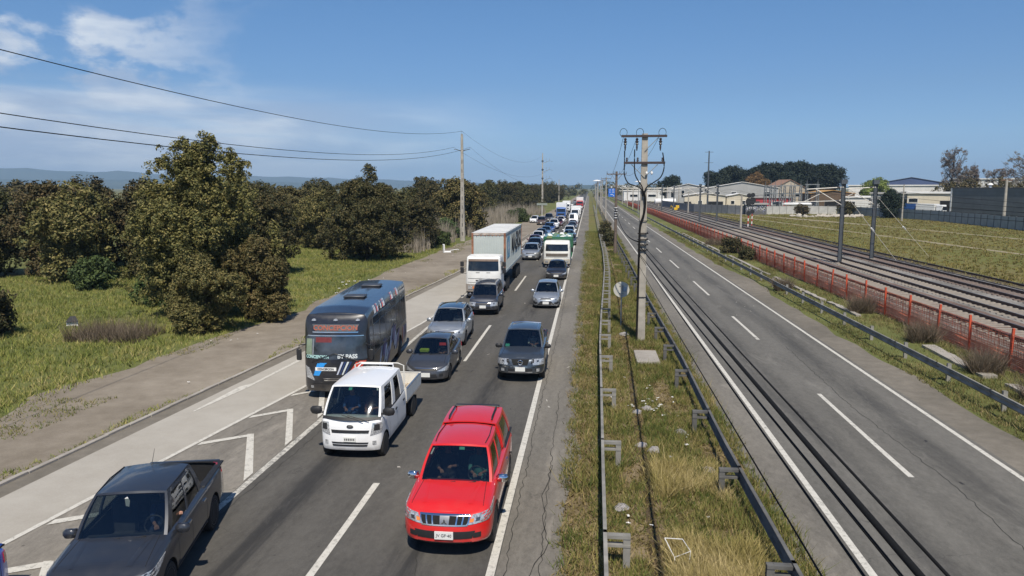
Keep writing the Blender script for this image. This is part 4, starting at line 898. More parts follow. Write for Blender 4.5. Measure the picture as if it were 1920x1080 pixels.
# white crew-cab flatbed
def white_flatbed():
    v = Veh('white_flatbed_truck', 'truck', 'white crew-cab light truck with an empty drop-side bed beside the bus', 2)
    B = Body(3.15, .86, .30, [(-1.575, 1.12), (-1.3, 1.2), (1.575, 1.22)], (-.98,), .40, .33, cf=.30, cr=.06, nar=.0, frnt=[(0, .05), (.1, 0), (.4, .01), (.7, .05), (.9, .09), (1, .15)], side=[(0, .03), (.1, 0), (.8, 0), (.95, .02), (1, .05)], crown=.02)
    b = v.put('body'); B.shell(b, P_WHT, [(-1.2, 1.5)]); b.box(-.6, .6, -1.3, 1.5, .25, .6, DARK)
    C = Cabin(-1.33, -.78, 1.40, 1.53, 1.17, 1.20, 1.93, .815, .70, bulge=.17, crown=.05, rb=.0)
    C.build(v.put, P_WHT, [(.13, .44), (.56, .82)], aw=.08, gm=GLD, rear_win=(.7, .35, .85))
    interior(v, -1.2, 1.45, .79, .5, 1.17); seats(v, [-.35, .75], .95)
    v.put('roof_visor').tube([(-.55, 1.25, 1.98), (-.5, 1.42, 2.05), (.5, 1.42, 2.05), (.55, 1.25, 1.98)], .025, P_WHT, 6)
    F, sx, sy = B.F, B.sx, B.sy
    for sg in (-1, 1):
        v.put('headlight', True).patch(F, [(sg * sx(.56), .72), (sg * (sx(.80) + .08), .80), (sg * (sx(.80) + .13), 1.07), (sg * sx(.62), 1.07)], LAMP, 4, 3, .014, .03)
        v.put('headlight_bulb', True).patch(F, [(sg * sx(.65), .86), (sg * sx(.80), .87), (sg * sx(.80), 1.03), (sg * sx(.67), 1.03)], BLK, 2, 2, .02, .01)
        v.put('fog_lamp', True).patch(F, [(sg * sx(.62), .47), (sg * sx(.72), .47), (sg * sx(.72), .58), (sg * sx(.62), .58)], LAMP, 2, 2, .012, .02)
        for yy in (-.48, .45): v.put('door_seam', True).patch(F, [(sg * sy(yy), .42), (sg * (sy(yy) + .012), .42), (sg * (sy(yy) + .012), 1.18), (sg * sy(yy), 1.18)], DARK, 1, 2, .003, 0)
        for yy in (.20, 1.15): v.put('door_handle', True).patch(F, [(sg * sy(yy), .96), (sg * sy(yy + .16), .96), (sg * sy(yy + .16), 1.01), (sg * sy(yy), 1.01)], BLK, 2, 1, .02, .03)
        v.put('wiper', True).tube([C.Wf(sg * .1 + .55, .0) + Vector((0, -.06, -.04)), C.Wf(sg * .1 + .1 - .3, .10) + Vector((0, -.03, .02))], .013, BLK, 5)
    P = lambda nm, c, m, n=8, off=.012: v.put(nm, True).patch(F, c, m, n, 2, off, .025)
    P('grille', [(-.52, .80), (.52, .80), (.54, .87), (-.54, .87)], BLK); P('grille_trim', [(-.52, .785), (.52, .785), (.52, .80), (-.52, .80)], CHR)
    P('lower_grille', [(-.48, .43), (.48, .43), (.50, .475), (-.50, .475)], BLK); P('lower_grille', [(-.5, .50), (.5, .50), (.52, .54), (-.52, .54)], BLK)
    M = v.put('badge'); c0 = F(.0001, .97) + Vector((0, -.02, 0)); M.tube([c0 + Vector((.085 * math.cos(a), 0, .04 * math.sin(a))) for a in [2 * PI * i / 14 for i in range(15)]], .012, BLK, 5); M.box(-.06, .06, c0.y - .006, c0.y + .01, c0.z - .02, c0.z + .02, ALLOY)
    c0 = F(.0001, .62); v.put('number_plate').box(-.17, .17, c0.y - .035, c0.y - .01, .56, .69, PLATE)
    ip = v.put('plate_marks'); 
    for k in range(6): ip.box(-.14 + k * .05, -.11 + k * .05, c0.y - .037, c0.y - .034, .595, .655, INK)
    mirrors(v, .87, -1.25, 1.34, BLK, 1.35, BLK)
    v.put('windshield_sticker').patch(C.Wf, [(-.26, .84), (-.12, .84), (-.12, .93), (-.26, .93)], simple('sticker_green', (.1, .5, .35), .5), 1, 1, -.016, .004)
    v.put('windshield_sticker', True).patch(C.Wf, [(.84, .86), (.90, .86), (.90, .94), (.84, .94)], WHT, 1, 1, -.016, .004)
    fr = v.put('chassis'); fr.box(-.38, .38, 1.4, 3.55, .45, .62, BLK); fr.cyl((-.5, 1.8, .45), (-.5, 2.3, .45), .12, .12, BLK); fr.box(.42, .66, 1.7, 2.1, .35, .6, BLK)
    D0, D1, w, zf = 1.66, 3.85, .86, .80
    d = v.put('bed_floor'); d.box(-w, w, D0, D1, zf - .06, zf, simple('bed_boards', (.5, .42, .32), .85, scale=3, var=.3))
    for i in range(9): d.box(-w + .12 + i * .19, -w + .135 + i * .19, D0 + .03, D1 - .03, zf, zf + .008, simple('bed_joint', (.2, .16, .12), .9))
    WB = simple('bed_white', (.66, .64, .58), .6, scale=2, var=.12)
    for sg in (-1, 1):
        a = sg * w; s_ = v.put('drop_side', True); s_.box(min(a, a - sg * .035), max(a, a - sg * .035), D0, D1, zf, zf + .36, WB); s_.box(min(a, a - sg * .06), max(a, a - sg * .06), D0, D1, zf + .36, zf + .385, ALLOY)
        s_.box(min(a, a - sg * .045), max(a, a - sg * .045), D0 + .9, D0 + .95, zf, zf + .36, WB)
        v.put('mudguard', True).box(min(sg * .62, sg * .85), max(sg * .62, sg * .85), 3.1, 3.13, .22, .6, BLK)
    t = v.put('tailgate'); t.box(-w, w, D1 - .035, D1, zf, zf + .38, WB)
    for i in range(6): t.box(-.65 + i * .26, -.61 + i * .26, D1 - .045, D1 - .03, zf, zf + .36, WB)
    t.box(-w, w, D1 - .05, D1 + .01, zf + .38, zf + .40, WB)
    h = v.put('headboard'); h.box(-w, w, D0 - .03, D0, zf, zf + .42, WB); h.tube([(-.80, D0, zf), (-.78, D0, 1.95), (-.6, D0, 2.02), (.6, D0, 2.02), (.78, D0, 1.95), (.80, D0, zf)], .022, WB, 6)
    v.wheels([-.98], .77, r=.325, w=.19, kind='steel'); v.wheels([2.7], .75, r=.325, w=.2, kind='steel')
    return v, v.finish(-6.50, 20.85, R(.8))
v, wf = white_flatbed()
person(wf, -.30, -.25, 1.0, (.05, .12, .30), [(-.05, -.50, .24), (.20, -.48, .26)], label='passenger of the white flatbed in a blue top')
person(wf, .38, -.25, 1.0, (.08, .03, .03), [(-.12, -.55, .24), (.10, -.55, .28)], label='driver of the white flatbed in a dark red top')

# ---------------------------------------------------------------- bus
def bus():
    v = Veh('black_bus', 'bus', 'black midibus with blue and red livery and destination sign, in the concrete lane', 2)
    W_ = 1.17; L = 9.3; zt = 3.14
    B = Body(L, W_, .32, [(-L / 2, zt - .12), (-L / 2 + .42, zt - .12), (-L / 2 + 1.4, zt), (L / 2, zt)], (-2.9, 2.35), .54, .46, cf=.46, cr=.3, nar=.0, crown=.08,
             frnt=[(0, .08), (.06, .02), (.2, 0), (.38, .02), (.6, .09), (.8, .19), (.92, .29), (.97, .35), (1, .42)], side=[(0, .03), (.05, 0), (.45, 0), (.9, .05), (.96, .09), (1, .17)], rear=[(0, .06), (.1, 0), (.8, .04), (.95, .1), (1, .2)])
    b = v.put('body'); B.shell(b, P_BLK); b.box(-.9, .9, -4.2, 4.4, .3, .62, DARK)
    F, sx, sy = B.F, B.sx, B.sy
    def P(nm, c, m, n=8, mm=4, off=.010, sk=.02, new=True): v.put(nm, new).patch(F, c, m, n, mm, off, sk)
    c1 = sx(1.0) + .12
    scr = simple('bus_screen', (.035, .045, .06), .08, 0, .8, 1.6, coat=.5)
    P('windshield', [(-c1, 1.48), (c1, 1.48), (c1 - .03, 2.30), (-c1 + .03, 2.30)], scr, 16, 6)
    P('windshield_trim', [(-c1 + .1, 2.30), (c1 - .1, 2.30), (c1 - .12, 2.325), (-c1 + .12, 2.325)], CHR, 16, 1, .016)
    P('destination_sign', [(-.72, 2.46), (.72, 2.46), (.86, 2.70), (-.86, 2.70)], simple('sign_face', (.10, .105, .11), .45), 10, 2, .012)
    P('sign_trim', [(-.82, 2.42), (.82, 2.42), (.84, 2.45), (-.84, 2.45)], CHR, 10, 1, .018)
    LG = simple('lettering_orange', (.34, .09, .05), .6); LW = simple('lettering_cyan', (.38, .60, .58), .6); LWH = simple('lettering_white', (.62, .66, .66), .6)
    BL = simple('livery_blue', (.03, .30, .75), .35); RD = simple('livery_red', (.60, .07, .04), .35); LGY = simple('livery_grey', (.50, .53, .62), .45); NB = simple('livery_navy', (.02, .04, .12), .4)
    # livery on the nose
    P('livery_stripe', [(-.80, .90), (-.58, .90), (-.34, 1.34), (-.64, 1.34)], BL, 3, 3); P('livery_stripe', [(-.62, 1.2), (-.50, 1.2), (-.28, 1.36), (-.55, 1.36)], BL, 2, 2, .012)
    P('livery_panel', [(-.72, 1.08), (.04, 1.08), (.04, 1.20), (-.72, 1.20)], WHT, 6, 1, .014)
    for k, m in enumerate((LGY, NB, LWH, NB)): P('livery_stripe', [(.05 + k * .09, .94), (.10 + k * .09, .94), (.30 + k * .10, 1.40), (.23 + k * .10, 1.40)], m, 1, 3, .011)
    P('livery_stripe', [(.44, .94), (.74, .98), (1.12, 1.42), (.76, 1.42)], RD, 4, 3, .011)
    for sg in (-1, 1):
        P('headlight', [(sg * sx(.74), .72), (sg * (sx(1.0) + .06), .82), (sg * (sx(1.0) + .12), 1.22), (sg * (sx(1.0) - .06), 1.16)], LAMP, 4, 3, .016, .04)
        P('fog_lamp', [(sg * sx(.80), .44), (sg * sx(.90), .44), (sg * sx(.90), .52), (sg * sx(.80), .52)], LAMP, 2, 2, .014)
    P('grille', [(-.42, .66), (.42, .66), (.5, .82), (-.5, .82)], BLK, 8, 2); P('grille_bar', [(-.40, .72), (.40, .72), (.40, .75), (-.40, .75)], CHR, 8, 1, .024); P('grille_bar', [(-.42, .79), (.42, .79), (.42, .81), (-.42, .81)], CHR, 8, 1, .024)
    P('bumper_line', [(-1.1, .60), (1.1, .60), (1.1, .615), (-1.1, .615)], DARK, 14, 1, .004, 0)
    # marker lamps on the roof front, hatches
    for x in (-.78, 0, .78): v.put('marker_lamp', True).lathe([(.09, 0), (.08, .04), (.03, .07)], LAMP, 'Z', 10, (x, F(x + .0001, 2.84).y + .02, 2.83))
    for yh in (-1.1, 2.2):
        h = v.put('roof_hatch', True); h.rbox(-.42, .42, yh - .32, yh + .32, 3.21, 3.29, simple('hatch_grey', (.05, .055, .065), .5), .03)
    for k, (yy, n) in enumerate(((-3.0, 5), (-1.7, 6), (.4, 5), (1.9, 4))):
        for j in range(n):
            for sg in (1, -1): P('roof_stripe', [(sg * sy(yy + j * .17), 2.86), (sg * sy(yy + j * .17 + .09), 2.86), (sg * sy(yy + j * .17 + .2), 3.13), (sg * sy(yy + j * .17 + .11), 3.13)], (LGY, LWH, NB, RD)[(k + j) % 4], 1, 2, .006)
    # side windows
    sgl = simple('bus_side_glass', (.035, .042, .045), .12, 0, .95, 2.6, spec=.4); pale = simple('bus_side_glass_pale', (.15, .18, .17), .2, 0, .6, 2, spec=.3)
    for sg in (-1, 1):
        xs = [-4.15, -3.45, -2.2, -.95, .3, 1.55, 2.8, 4.05]
        for i, (a, c) in enumerate(zip(xs, xs[1:])):
            z0 = 1.45 if i else 1.3
            P('side_window', [(sg * sy(a + .04), z0), (sg * sy(c - .04), z0), (sg * sy(c - .04), 2.50), (sg * sy(a + .04), 2.50)], sgl, 3, 3, .008, .02)
            P('window_frame', [(sg * sy(c - .045), z0 - .02), (sg * sy(c + .0), z0 - .02), (sg * sy(c + .0), 2.8), (sg * sy(c - .045), 2.8)], simple('bus_window_frame', (.07, .072, .075), .4), 1, 4, .014, .02); P('window_frame', [(sg * sy(a + .04), z0 - .035), (sg * sy(c - .04), z0 - .035), (sg * sy(c - .04), z0), (sg * sy(a + .04), z0)], simple('bus_window_frame', (.07, .072, .075), .4), 2, 1, .013, .02)
            if i >= 1: P('window_vent', [(sg * sy(a + .06), 2.53), (sg * sy(c - .06), 2.53), (sg * sy(c - .06), 2.78), (sg * sy(a + .06), 2.78)], pale if i > 4 else sgl, 2, 1, .011, .02)
        P('door_window', [(sg * sy(-4.12), .62), (sg * sy(-3.5), .62), (sg * sy(-3.5), 1.1), (sg * sy(-4.12), 1.1)], sgl, 2, 2, .010) if sg < 0 else None
        # swirls of grey and violet paint on the flank
        r = random.Random(4)
        for k in range(16):
            y0 = -2.7 + k * .27; z0 = .66 + .34 * math.sin(k * .8) + k * .02; P('livery_swirl', [(sg * sy(y0), z0), (sg * sy(y0 + .22 + r.random() * .3), z0 + .05), (sg * sy(y0 + .75 + r.random() * .35), z0 + .62), (sg * sy(y0 + .45), z0 + .55)], (LGY, LGY, NB, simple('livery_violet', (.12, .09, .22), .4))[k % 4], 3, 4, .004 + .0012 * k, 0)
        for k in range(5): P('livery_swirl', [(sg * sy(3.0 + k * .27), .5 + .05 * k), (sg * sy(3.1 + k * .27), .5 + .05 * k), (sg * sy(3.3 + k * .22), 1.2), (sg * sy(3.15 + k * .22), 1.2)], (RD, LGY, simple('livery_violet', (.12, .09, .22), .4), NB, LGY)[k], 1, 4, .005, 0)
        P('livery_swirl', [(sg * sy(-2.3), .66), (sg * sy(-.9), .80), (sg * sy(-.6), .90), (sg * sy(-2.2), .72)], LWH, 6, 1, .026, 0)
        v.put('side_marker', True).patch(F, [(sg * sy(-2.1), .55), (sg * sy(-2.0), .55), (sg * sy(-2.0), .61), (sg * sy(-2.1), .61)], REDL, 1, 1, .02, .02)
        mx = sg * 1.28; m = v.put('mirror', True); m.tube([(sg * 1.02, -4.3, 2.0), (mx, -4.55, 1.98), (mx, -4.55, 1.85)], .02, BLK, 6); m.rbox(mx - .09, mx + .09, -4.60, -4.52, 1.45, 1.86, BLK, .03)
        v.put('wiper', True).tube([F(sg * .85, 1.42) + Vector((0, -.05, 0)), F(sg * .45, 1.55) + Vector((0, -.05, 0)), F(.001, 1.70) + Vector((0, -.05, 0))], .014, BLK, 5)
        # inner window frame on the left side of the screen
    P('screen_pane', [(-1.12, 1.66), (-.86, 1.56), (-.84, 2.2), (-1.08, 2.2)], simple('screen_pale', (.22, .28, .2), .15, coat=.5), 2, 3, .013)
    P('screen_pane', [(-.84, 1.6), (-.78, 1.6), (-.76, 2.2), (-.82, 2.2)], ALLOY, 1, 3, .016)
    P('screen_pane', [(-.70, 2.08), (-.12, 2.08), (-.12, 2.26), (-.70, 2.26)], RD if False else simple('screen_red', (.16, .03, .03), .3), 3, 1, .013)
    v.put('rear_window').patch(F, [(B.S[-1] - .85, 1.5), (B.S[-1] - .01, 1.5), (B.S[-1] - .01, 2.4), (B.S[-1] - .85, 2.4)], sgl, 4, 3, .01, .02)
    v.wheels([-2.9, 2.35], W_ - .17, r=.46, w=.3, kind='steel', rim=ALLOY)
    root = v.finish(-9.27, 29.62, R(5.2))
    sign = [o for o in bpy.data.objects if o.parent == root and o.name.startswith('destination_sign')][0]; ws = [o for o in bpy.data.objects if o.parent == root and o.name == 'windshield' or (o.parent == root and o.name.startswith('windshield') and 'trim' not in o.name)][0]; lp = [o for o in bpy.data.objects if o.parent == root and o.name.startswith('livery_panel')][0]
    def on(txt, a, z, size, mat, name, par, sx_=1.0, bold=.004):
        o = text_mesh(txt, size, mat, Matrix.Identity(4), name, par, .004, bold, sx_)
        for q in o.data.vertices: q.co = F(a + q.co.x, z + q.co.y) + Vector((0, -.022 - q.co.z, 0))   # wrapped round the front
    on('CONCEPCION', 0.0001, 2.58, .235, LG, 'sign_lettering', sign, 1.05, .006)
    on('CONCEPCION', -.66, 1.57, .15, LW, 'screen_lettering', ws, .9, .006)
    on('BY PASS', .44, 1.59, .20, LWH, 'screen_lettering', ws, 1.0, .006)
    on('CONCEPCION', -.34, 1.14, .10, INK, 'panel_lettering', lp, .9, .002)
    return root
busr = bus()

# ---------------------------------------------------------------- container truck
def truck_cab(v, w, zb, zt, y0, depth, mat, screen_z, arches=(), rr=.5, roofvis=True):
    """cab-over cab with its front at y0, as a lofted shell"""
    B = Body(depth, w, zb, [(-depth / 2, zt - .10), (-depth / 2 + .3, zt), (depth / 2, zt)], arches, rr + .07, rr, cf=.36, cr=.12, nar=0, crown=.03,
             frnt=[(0, .04), (.1, 0), (.5, .0), (.62, .03), (.9, .20), (.97, .26), (1, .34)], side=[(0, .02), (.1, 0), (.55, 0), (.9, .05), (.97, .08), (1, .14)], rear=[(0, 0), (1, .05)])
    off = y0 + depth / 2
    F = lambda a, z: B.F(a, z) + Vector((0, off, 0))
    b = v.put('cab'); n0 = len(b.v); B.shell(b, mat); b.v[n0:] = [(p[0], p[1] + off, p[2]) for p in b.v[n0:]]
    return B, F
def container_truck():
    v = Veh('container_truck', 'truck', 'white cab-over truck hauling a long grey shipping container with rusty corner posts', 2)
    CW = simple('cab_white', (.74, .735, .70), .45, var=.10, scale=1.4)
    B, F = truck_cab(v, 1.20, .55, 2.92, 0, 2.0, CW, 0)
    sx = B.sx
    P = lambda nm, c, m, n=8, mm=3, off=.012: v.put(nm, True).patch(F, c, m, n, mm, off, .025)
    a = sx(1.04)
    P('windshield', [(-a, 1.95), (a, 1.95), (a, 2.60), (-a, 2.60)], TINT, 10, 5); P('sun_visor', [(-a, 2.58), (a, 2.58), (a, 2.72), (-a, 2.72)], simple('visor_rust', (.16, .11, .08), .6), 10, 1, .06)
    for x in (-.36, .36): P('air_slot', [(x - .13, 1.82), (x + .13, 1.82), (x + .13, 1.85), (x - .13, 1.85)], DARK, 2, 1, .014)
    P('panel_line', [(-a, 1.42), (a, 1.42), (a, 1.445), (-a, 1.445)], DARK, 10, 1, .01); P('grille', [(-.5, 1.26), (.5, 1.26), (.5, 1.34), (-.5, 1.34)], BLK); P('panel_line', [(-a, 1.16), (a, 1.16), (a, 1.18), (-a, 1.18)], DARK, 10, 1, .01)
    P('bumper', [(-sx(1.16), .55), (sx(1.16), .55), (sx(1.16), 1.05), (-sx(1.16), 1.05)], simple('bumper_grey', (.32, .28, .24), .6), 12, 3, .05)
    for sg in (-1, 1):
        P('headlight', [(sg * .72, .72), (sg * 1.02, .72), (sg * 1.02, .95), (sg * .72, .95)], LAMP, 3, 2, .075); P('indicator', [(sg * .60, .76), (sg * .70, .76), (sg * .70, .9), (sg * .60, .9)], AMB, 1, 1, .07)
        m = v.put('mirror', True); x = sg * 1.42; m.tube([(sg * 1.12, .25, 2.6), (x, .05, 2.62), (x, .05, 1.75), (sg * 1.12, .3, 1.75)], .02, BLK, 5); m.rbox(x - .12, x + .12, .0, .07, 2.25, 2.58, BLK, .02); m.rbox(x - .12, x + .12, .0, .07, 1.80, 2.2, BLK, .02)
        v.put('side_window', True).patch(F, [(sg * (B.sy(-.55)), 1.95), (sg * B.sy(.15), 1.95), (sg * B.sy(.15), 2.5), (sg * B.sy(-.45), 2.5)], TINT, 2, 2, .012, .02)
        v.put('cab_step', True).box(min(sg * .8, sg * 1.2), max(sg * .8, sg * 1.2), .25, .75, .45, .5, BLK)
    c = v.put('chassis'); c.box(-.45, .45, .4, 6.0, .6, .85, BLK); c.box(-.45, .45, 3.5, 16.6, 1.1, 1.36, BLK); c.box(-1.1, 1.1, 2.9, 16.6, 1.36, 1.5, simple('deck_steel', (.07, .065, .06), .7))
    t = v.put('fuel_tank'); t.cyl((.85, 2.3, .65), (.85, 3.7, .65), .3, .3, simple('tank_grey', (.25, .22, .2), .5), 14); t.cyl((-.85, 2.3, .65), (-.85, 3.7, .65), .3, .3, simple('tank_grey', (.25, .22, .2), .5), 14)
    e = v.put('exhaust_stack'); e.cyl((.9, 2.2, .9), (.9, 2.2, 2.7), .07, .07, GALV, 8); v.put('air_filter').cyl((.75, 2.15, 1.2), (.75, 2.15, 1.9), .2, .2, BLK, 12)
    v.wheels([.85], 1.0, r=.5, w=.28, kind='steel', rim=simple('truck_rim', (.35, .3, .25), .6)); 
    v.wheels([4.6, 5.85, 12.6, 13.9, 15.2], .98, r=.5, w=.36, kind='steel', rim=simple('truck_rim', (.35, .3, .25), .6))
    # container
    CG = simple('container_grey', (.47, .51, .49), .55, var=.10, scale=.6); RU = simple('rusty_corner', (.27, .12, .065), .8, var=.6, scale=2.5); RL = simple('rust_streaked_rail', (.40, .34, .29), .8, var=.5, scale=3); TOP = simple('container_roof', (.60, .60, .58), .6, var=.12, scale=.8)
    y0, y1, z0, z1, w = 3.0, 16.4, 1.5, 4.33, 1.22
    k = v.put('container'); k.box(-w + .05, w - .05, y0 + .06, y1 - .05, z0 + .03, z1 - .03, CG)
    def corr(n, f):
        for i in range(n): f(i)
    fr = v.put('container_front'); n = 17; s = (2 * w - .3) / n
    for i in range(n): x = -w + .15 + i * s; fr.box(x, x + s * .55, y0 + .0, y0 + .06, z0 + .15, z1 - .22, CG, 0, 0)
    for i in range(7): fr.box(-w + .35 + i * .27, -w + .48 + i * .27, y0 - .004, y0 + .05, z1 - .20, z1 - .15, RU)
    for sg in (-1, 1):
        sd = v.put('container_side', True); n = 46; s = (y1 - y0 - .3) / n
        for i in range(n): y = y0 + .15 + i * s; a_, b_ = sg * (w - .055), sg * (w - .018); sd.box(min(a_, b_), max(a_, b_), y, y + s * .55, z0 + .17, z1 - .12, CG)
        for y in (y0, y1 - .12): a_, b_ = sg * (w - .14), sg * w; v.put('corner_post', True).box(min(a_, b_), max(a_, b_), y - .01, y + .13, z0, z1, RU)
        a_, b_ = sg * (w - .1), sg * w; rr_ = v.put('side_rail', True); rr_.box(min(a_, b_), max(a_, b_), y0 + .13, y1 - .13, z1 - .12, z1 - .002, CG); rr_.box(min(a_, b_), max(a_, b_), y0 + .13, y1 - .13, z0, z0 + .17, CG)
    fr2 = v.put('front_rail'); fr2.box(-w + .14, w - .14, y0 - .008, y0 + .1, z1 - .15, z1 - .004, RL); fr2.box(-w + .14, w - .14, y0 - .008, y0 + .1, z0, z0 + .15, CG)
    tp = v.put('container_roof'); tp.box(-w + .01, w - .01, y0 + .02, y1 - .02, z1 - .02, z1 + .01, TOP)
    for i in range(26): yy = y0 + .3 + i * .5; tp.box(-w + .12, w - .12, yy, yy + .22, z1 + .01, z1 + .03, TOP)
    LB = simple('logo_blue', (.16, .46, .62), .5)
    for sg in (-1, 1):
        lg = v.put('logo', True); X = sg * (w - .012)
        lg.add([(X, y0 + 1.2, z0 + .95), (X, y0 + 3.1, z0 + .95), (X, y0 + 3.1, z1 - .35), (X, y0 + 1.2, z1 - .35)], [(0, 1, 2, 3)], LB)
        cy, cz = y0 + 2.15, (z0 + z1) / 2 + .3; st = [(X + sg * .006, cy + (.72 if i % 2 == 0 else .32) * math.sin(PI * i / 7), cz + (.72 if i % 2 == 0 else .32) * math.cos(PI * i / 7)) for i in range(14)]
        lg.add([(X + sg * .006, cy, cz)] + st, [(0, i + 1, (i + 1) % 14 + 1) for i in range(14)], WHT)
    root = v.finish(-7.03, 49.4, R(.3))
    cont = [o for o in bpy.data.objects if o.parent == root and o.name.startswith('container_side')]
    for o, sg in zip(cont, (-1, 1)):
        M = Matrix.Translation((sg * (w + .0), (y0 + 8.6), (z0 + z1) / 2 + .25)) @ Matrix.Rotation(sg * PI / 2, 4, 'Z') @ Matrix.Rotation(PI / 2, 4, 'X')
        text_mesh('MAERSK', 2.05, simple('lettering_black', (.02, .02, .025), .6), M, 'container_lettering', o, .008, .03, 1.15)
    return root
container_truck()
def bin_truck():
    v = Veh('green_bin_truck', 'truck', 'white cab-over truck with a high green body, behind the black saloon', 1)
    CW = simple('cab_white2', (.76, .75, .69), .5, var=.14, scale=1.4)
    B, F = truck_cab(v, 1.18, .55, 3.0, 0, 1.9, CW, 0); sx = B.sx
    P = lambda nm, c, m, n=8, mm=3, off=.012: v.put(nm, True).patch(F, c, m, n, mm, off, .025)
    a = sx(1.0)
    P('windshield', [(-a, 1.92), (a, 1.92), (a - .02, 2.66), (-a + .02, 2.66)], TINT, 10, 5); P('grille', [(-a * .95, 1.30), (a * .95, 1.30), (a * .98, 1.65), (-a * .98, 1.65)], simple('dusty_grille', (.13, .11, .09), .7), 8, 2)
    P('panel_line', [(-a, 1.22), (a, 1.22), (a, 1.245), (-a, 1.245)], DARK, 8, 1, .01)
    P('bumper', [(-sx(1.15), .5), (sx(1.15), .5), (sx(1.15), 1.0), (-sx(1.15), 1.0)], simple('bumper_cream', (.45, .4, .32), .6), 12, 2, .04)
    for sg in (-1, 1):
        P('headlight', [(sg * .75, .66), (sg * 1.02, .66), (sg * 1.02, .86), (sg * .75, .86)], LAMP, 3, 2, .06)
        m = v.put('mirror', True); x = sg * 1.36; m.tube([(sg * 1.1, .2, 2.4), (x, .05, 2.4), (x, .05, 1.8)], .02, BLK, 5); m.rbox(x - .1, x + .1, .0, .07, 1.85, 2.35, BLK, .02)
    c = v.put('chassis'); c.box(-.45, .45, .4, 8.6, .6, .95, BLK)
    g = v.put('bin_body'); g.box(-1.22, 1.22, 2.1, 8.6, 1.05, 3.25, P_GRN)
    for sg in (-1, 1):
        for i in range(9): y = 2.12 + i * .79; a_, b_ = sg * 1.22, sg * 1.28; g.box(min(a_, b_), max(a_, b_), y, y + .09, 1.05, 3.3, P_GRN)
    g.box(-1.28, 1.28, 2.06, 2.16, 3.05, 3.38, P_GRN); v.put('top_rail').box(-1.28, 1.28, 2.16, 8.6, 3.25, 3.33, P_GRN)
    r = random.Random(3); ld = v.put('load')
    for i in range(40): x, y = r.uniform(-1.1, 1.1), r.uniform(2.2, 8.4); s = r.uniform(.1, .28); ld.box(x - s, x + s, y - s, y + s, 3.2, 3.33 + r.random() * .14, r.choice((P_GRN, P_GRN, WHT, simple('load_olive', (.12, .16, .06), .8))), s * .3, s * .3)
    v.wheels([.8, 5.6, 6.9], .98, r=.48, w=.3, kind='steel')
    return v.finish(-2.95, 69.8, 0)
bt_ = bin_truck(); bt_.scale = (1.06, 1, .84)

# ---------------------------------------------------------------- the queue behind
FK = {}
def far_car(kind, pmat, x, y, label, name, detail=1, rz=0.):
    """first of a kind is built, later ones are copies with their own paint"""
    key = (kind, detail)
    if key not in FK:
        BASE = paint('queue_' + kind, (.5, .5, .5)); FK[key] = (car(kind, BASE, name, label, 0, 0, 0, detail, grille={'hatch': 'wedge'}.get(kind, 'mesh')), BASE, [0])
    src, BASE, used = FK[key]
    o = src if not used[0] else dup(src)
    used[0] = 1; o.location = (x, y, 0); o.rotation_euler = (0, 0, rz); tag(o, label, dict(pickup='pickup truck').get(kind, 'car'), 'vehicles queueing on the left carriageway'); o.name = name
    for c in [o] + [q for q in bpy.data.objects if q.parent == o]:
        if c.type == 'MESH':
            for s_ in c.material_slots:
                if s_.material == BASE or s_.material.name.startswith('paint_') and s_.link == 'OBJECT':
                    s_.link = 'OBJECT'; s_.material = pmat
    return o
def van(v, pmat, L, w, h, nose=1.0):
    B = Body(L, w, .3, [(-L / 2, 1.05), (-L / 2 + .5, 1.25), (-L / 2 + nose, h - .1), (-L / 2 + nose + .4, h), (L / 2, h)], (-L / 2 + .95, L / 2 - 1.1), .42, .36, cf=.4, cr=.15, nar=0, crown=.06, fine=1, frnt=[(0, .05), (.1, 0), (.6, .05), (1, .15)], side=[(0, .03), (.1, 0), (.5, 0), (.9, .09), (1, .2)])
    B.shell(v.put('body'), pmat); B.under(v.put('underbody'), .6); F = B.F; sx = B.sx; sy = B.sy
    def ws(a, t):
        y = lerp(-L / 2 + .52, -L / 2 + nose - .02, t); z = lerp(1.32, h - .12, t) + .04; return Vector((a * lerp(w - .14, w - .26, t), y - .04 * (1 - a * a), z + .02 * (1 - a * a)))
    v.put('windshield').patch(ws, [(-.95, .02), (.95, .02), (.95, .96), (-.95, .96)], TINT, 6, 3, .03, .05)
    for sg in (-1, 1):
        v.put('headlight', True).patch(F, [(sg * sx(w * .6), .75), (sg * (sx(w * .9) + .08), .75), (sg * (sx(w * .9) + .08), .98), (sg * sx(w * .62), .95)], LAMP, 3, 2, .012, .02)
        v.put('side_window', True).patch(F, [(sg * sy(-L / 2 + 1.0), 1.35), (sg * sy(-L / 2 + 1.75), 1.35), (sg * sy(-L / 2 + 1.75), h * .87), (sg * sy(-L / 2 + 1.15), h * .87)], TINT, 2, 2, .012, .02)
        for k in range(2): a = -L / 2 + 1.9 + k * 1.35; v.put('side_window', True).patch(F, [(sg * sy(a), 1.35), (sg * sy(min(a + 1.25, L / 2 - .2)), 1.35), (sg * sy(min(a + 1.25, L / 2 - .2)), h * .87), (sg * sy(a), h * .87)], TINT, 2, 2, .012, .02)
    v.put('grille').patch(F, [(-sx(w * .55), .78), (sx(w * .55), .78), (sx(w * .55), .92), (-sx(w * .55), .92)], BLK, 5, 1, .012, .02)
    mirrors(v, w, -L / 2 + .8, 1.4, BLK, 1.1, BLK); v.wheels([-L / 2 + .95, L / 2 - 1.1], w - .13, r=.36, w=.22, kind='steel')
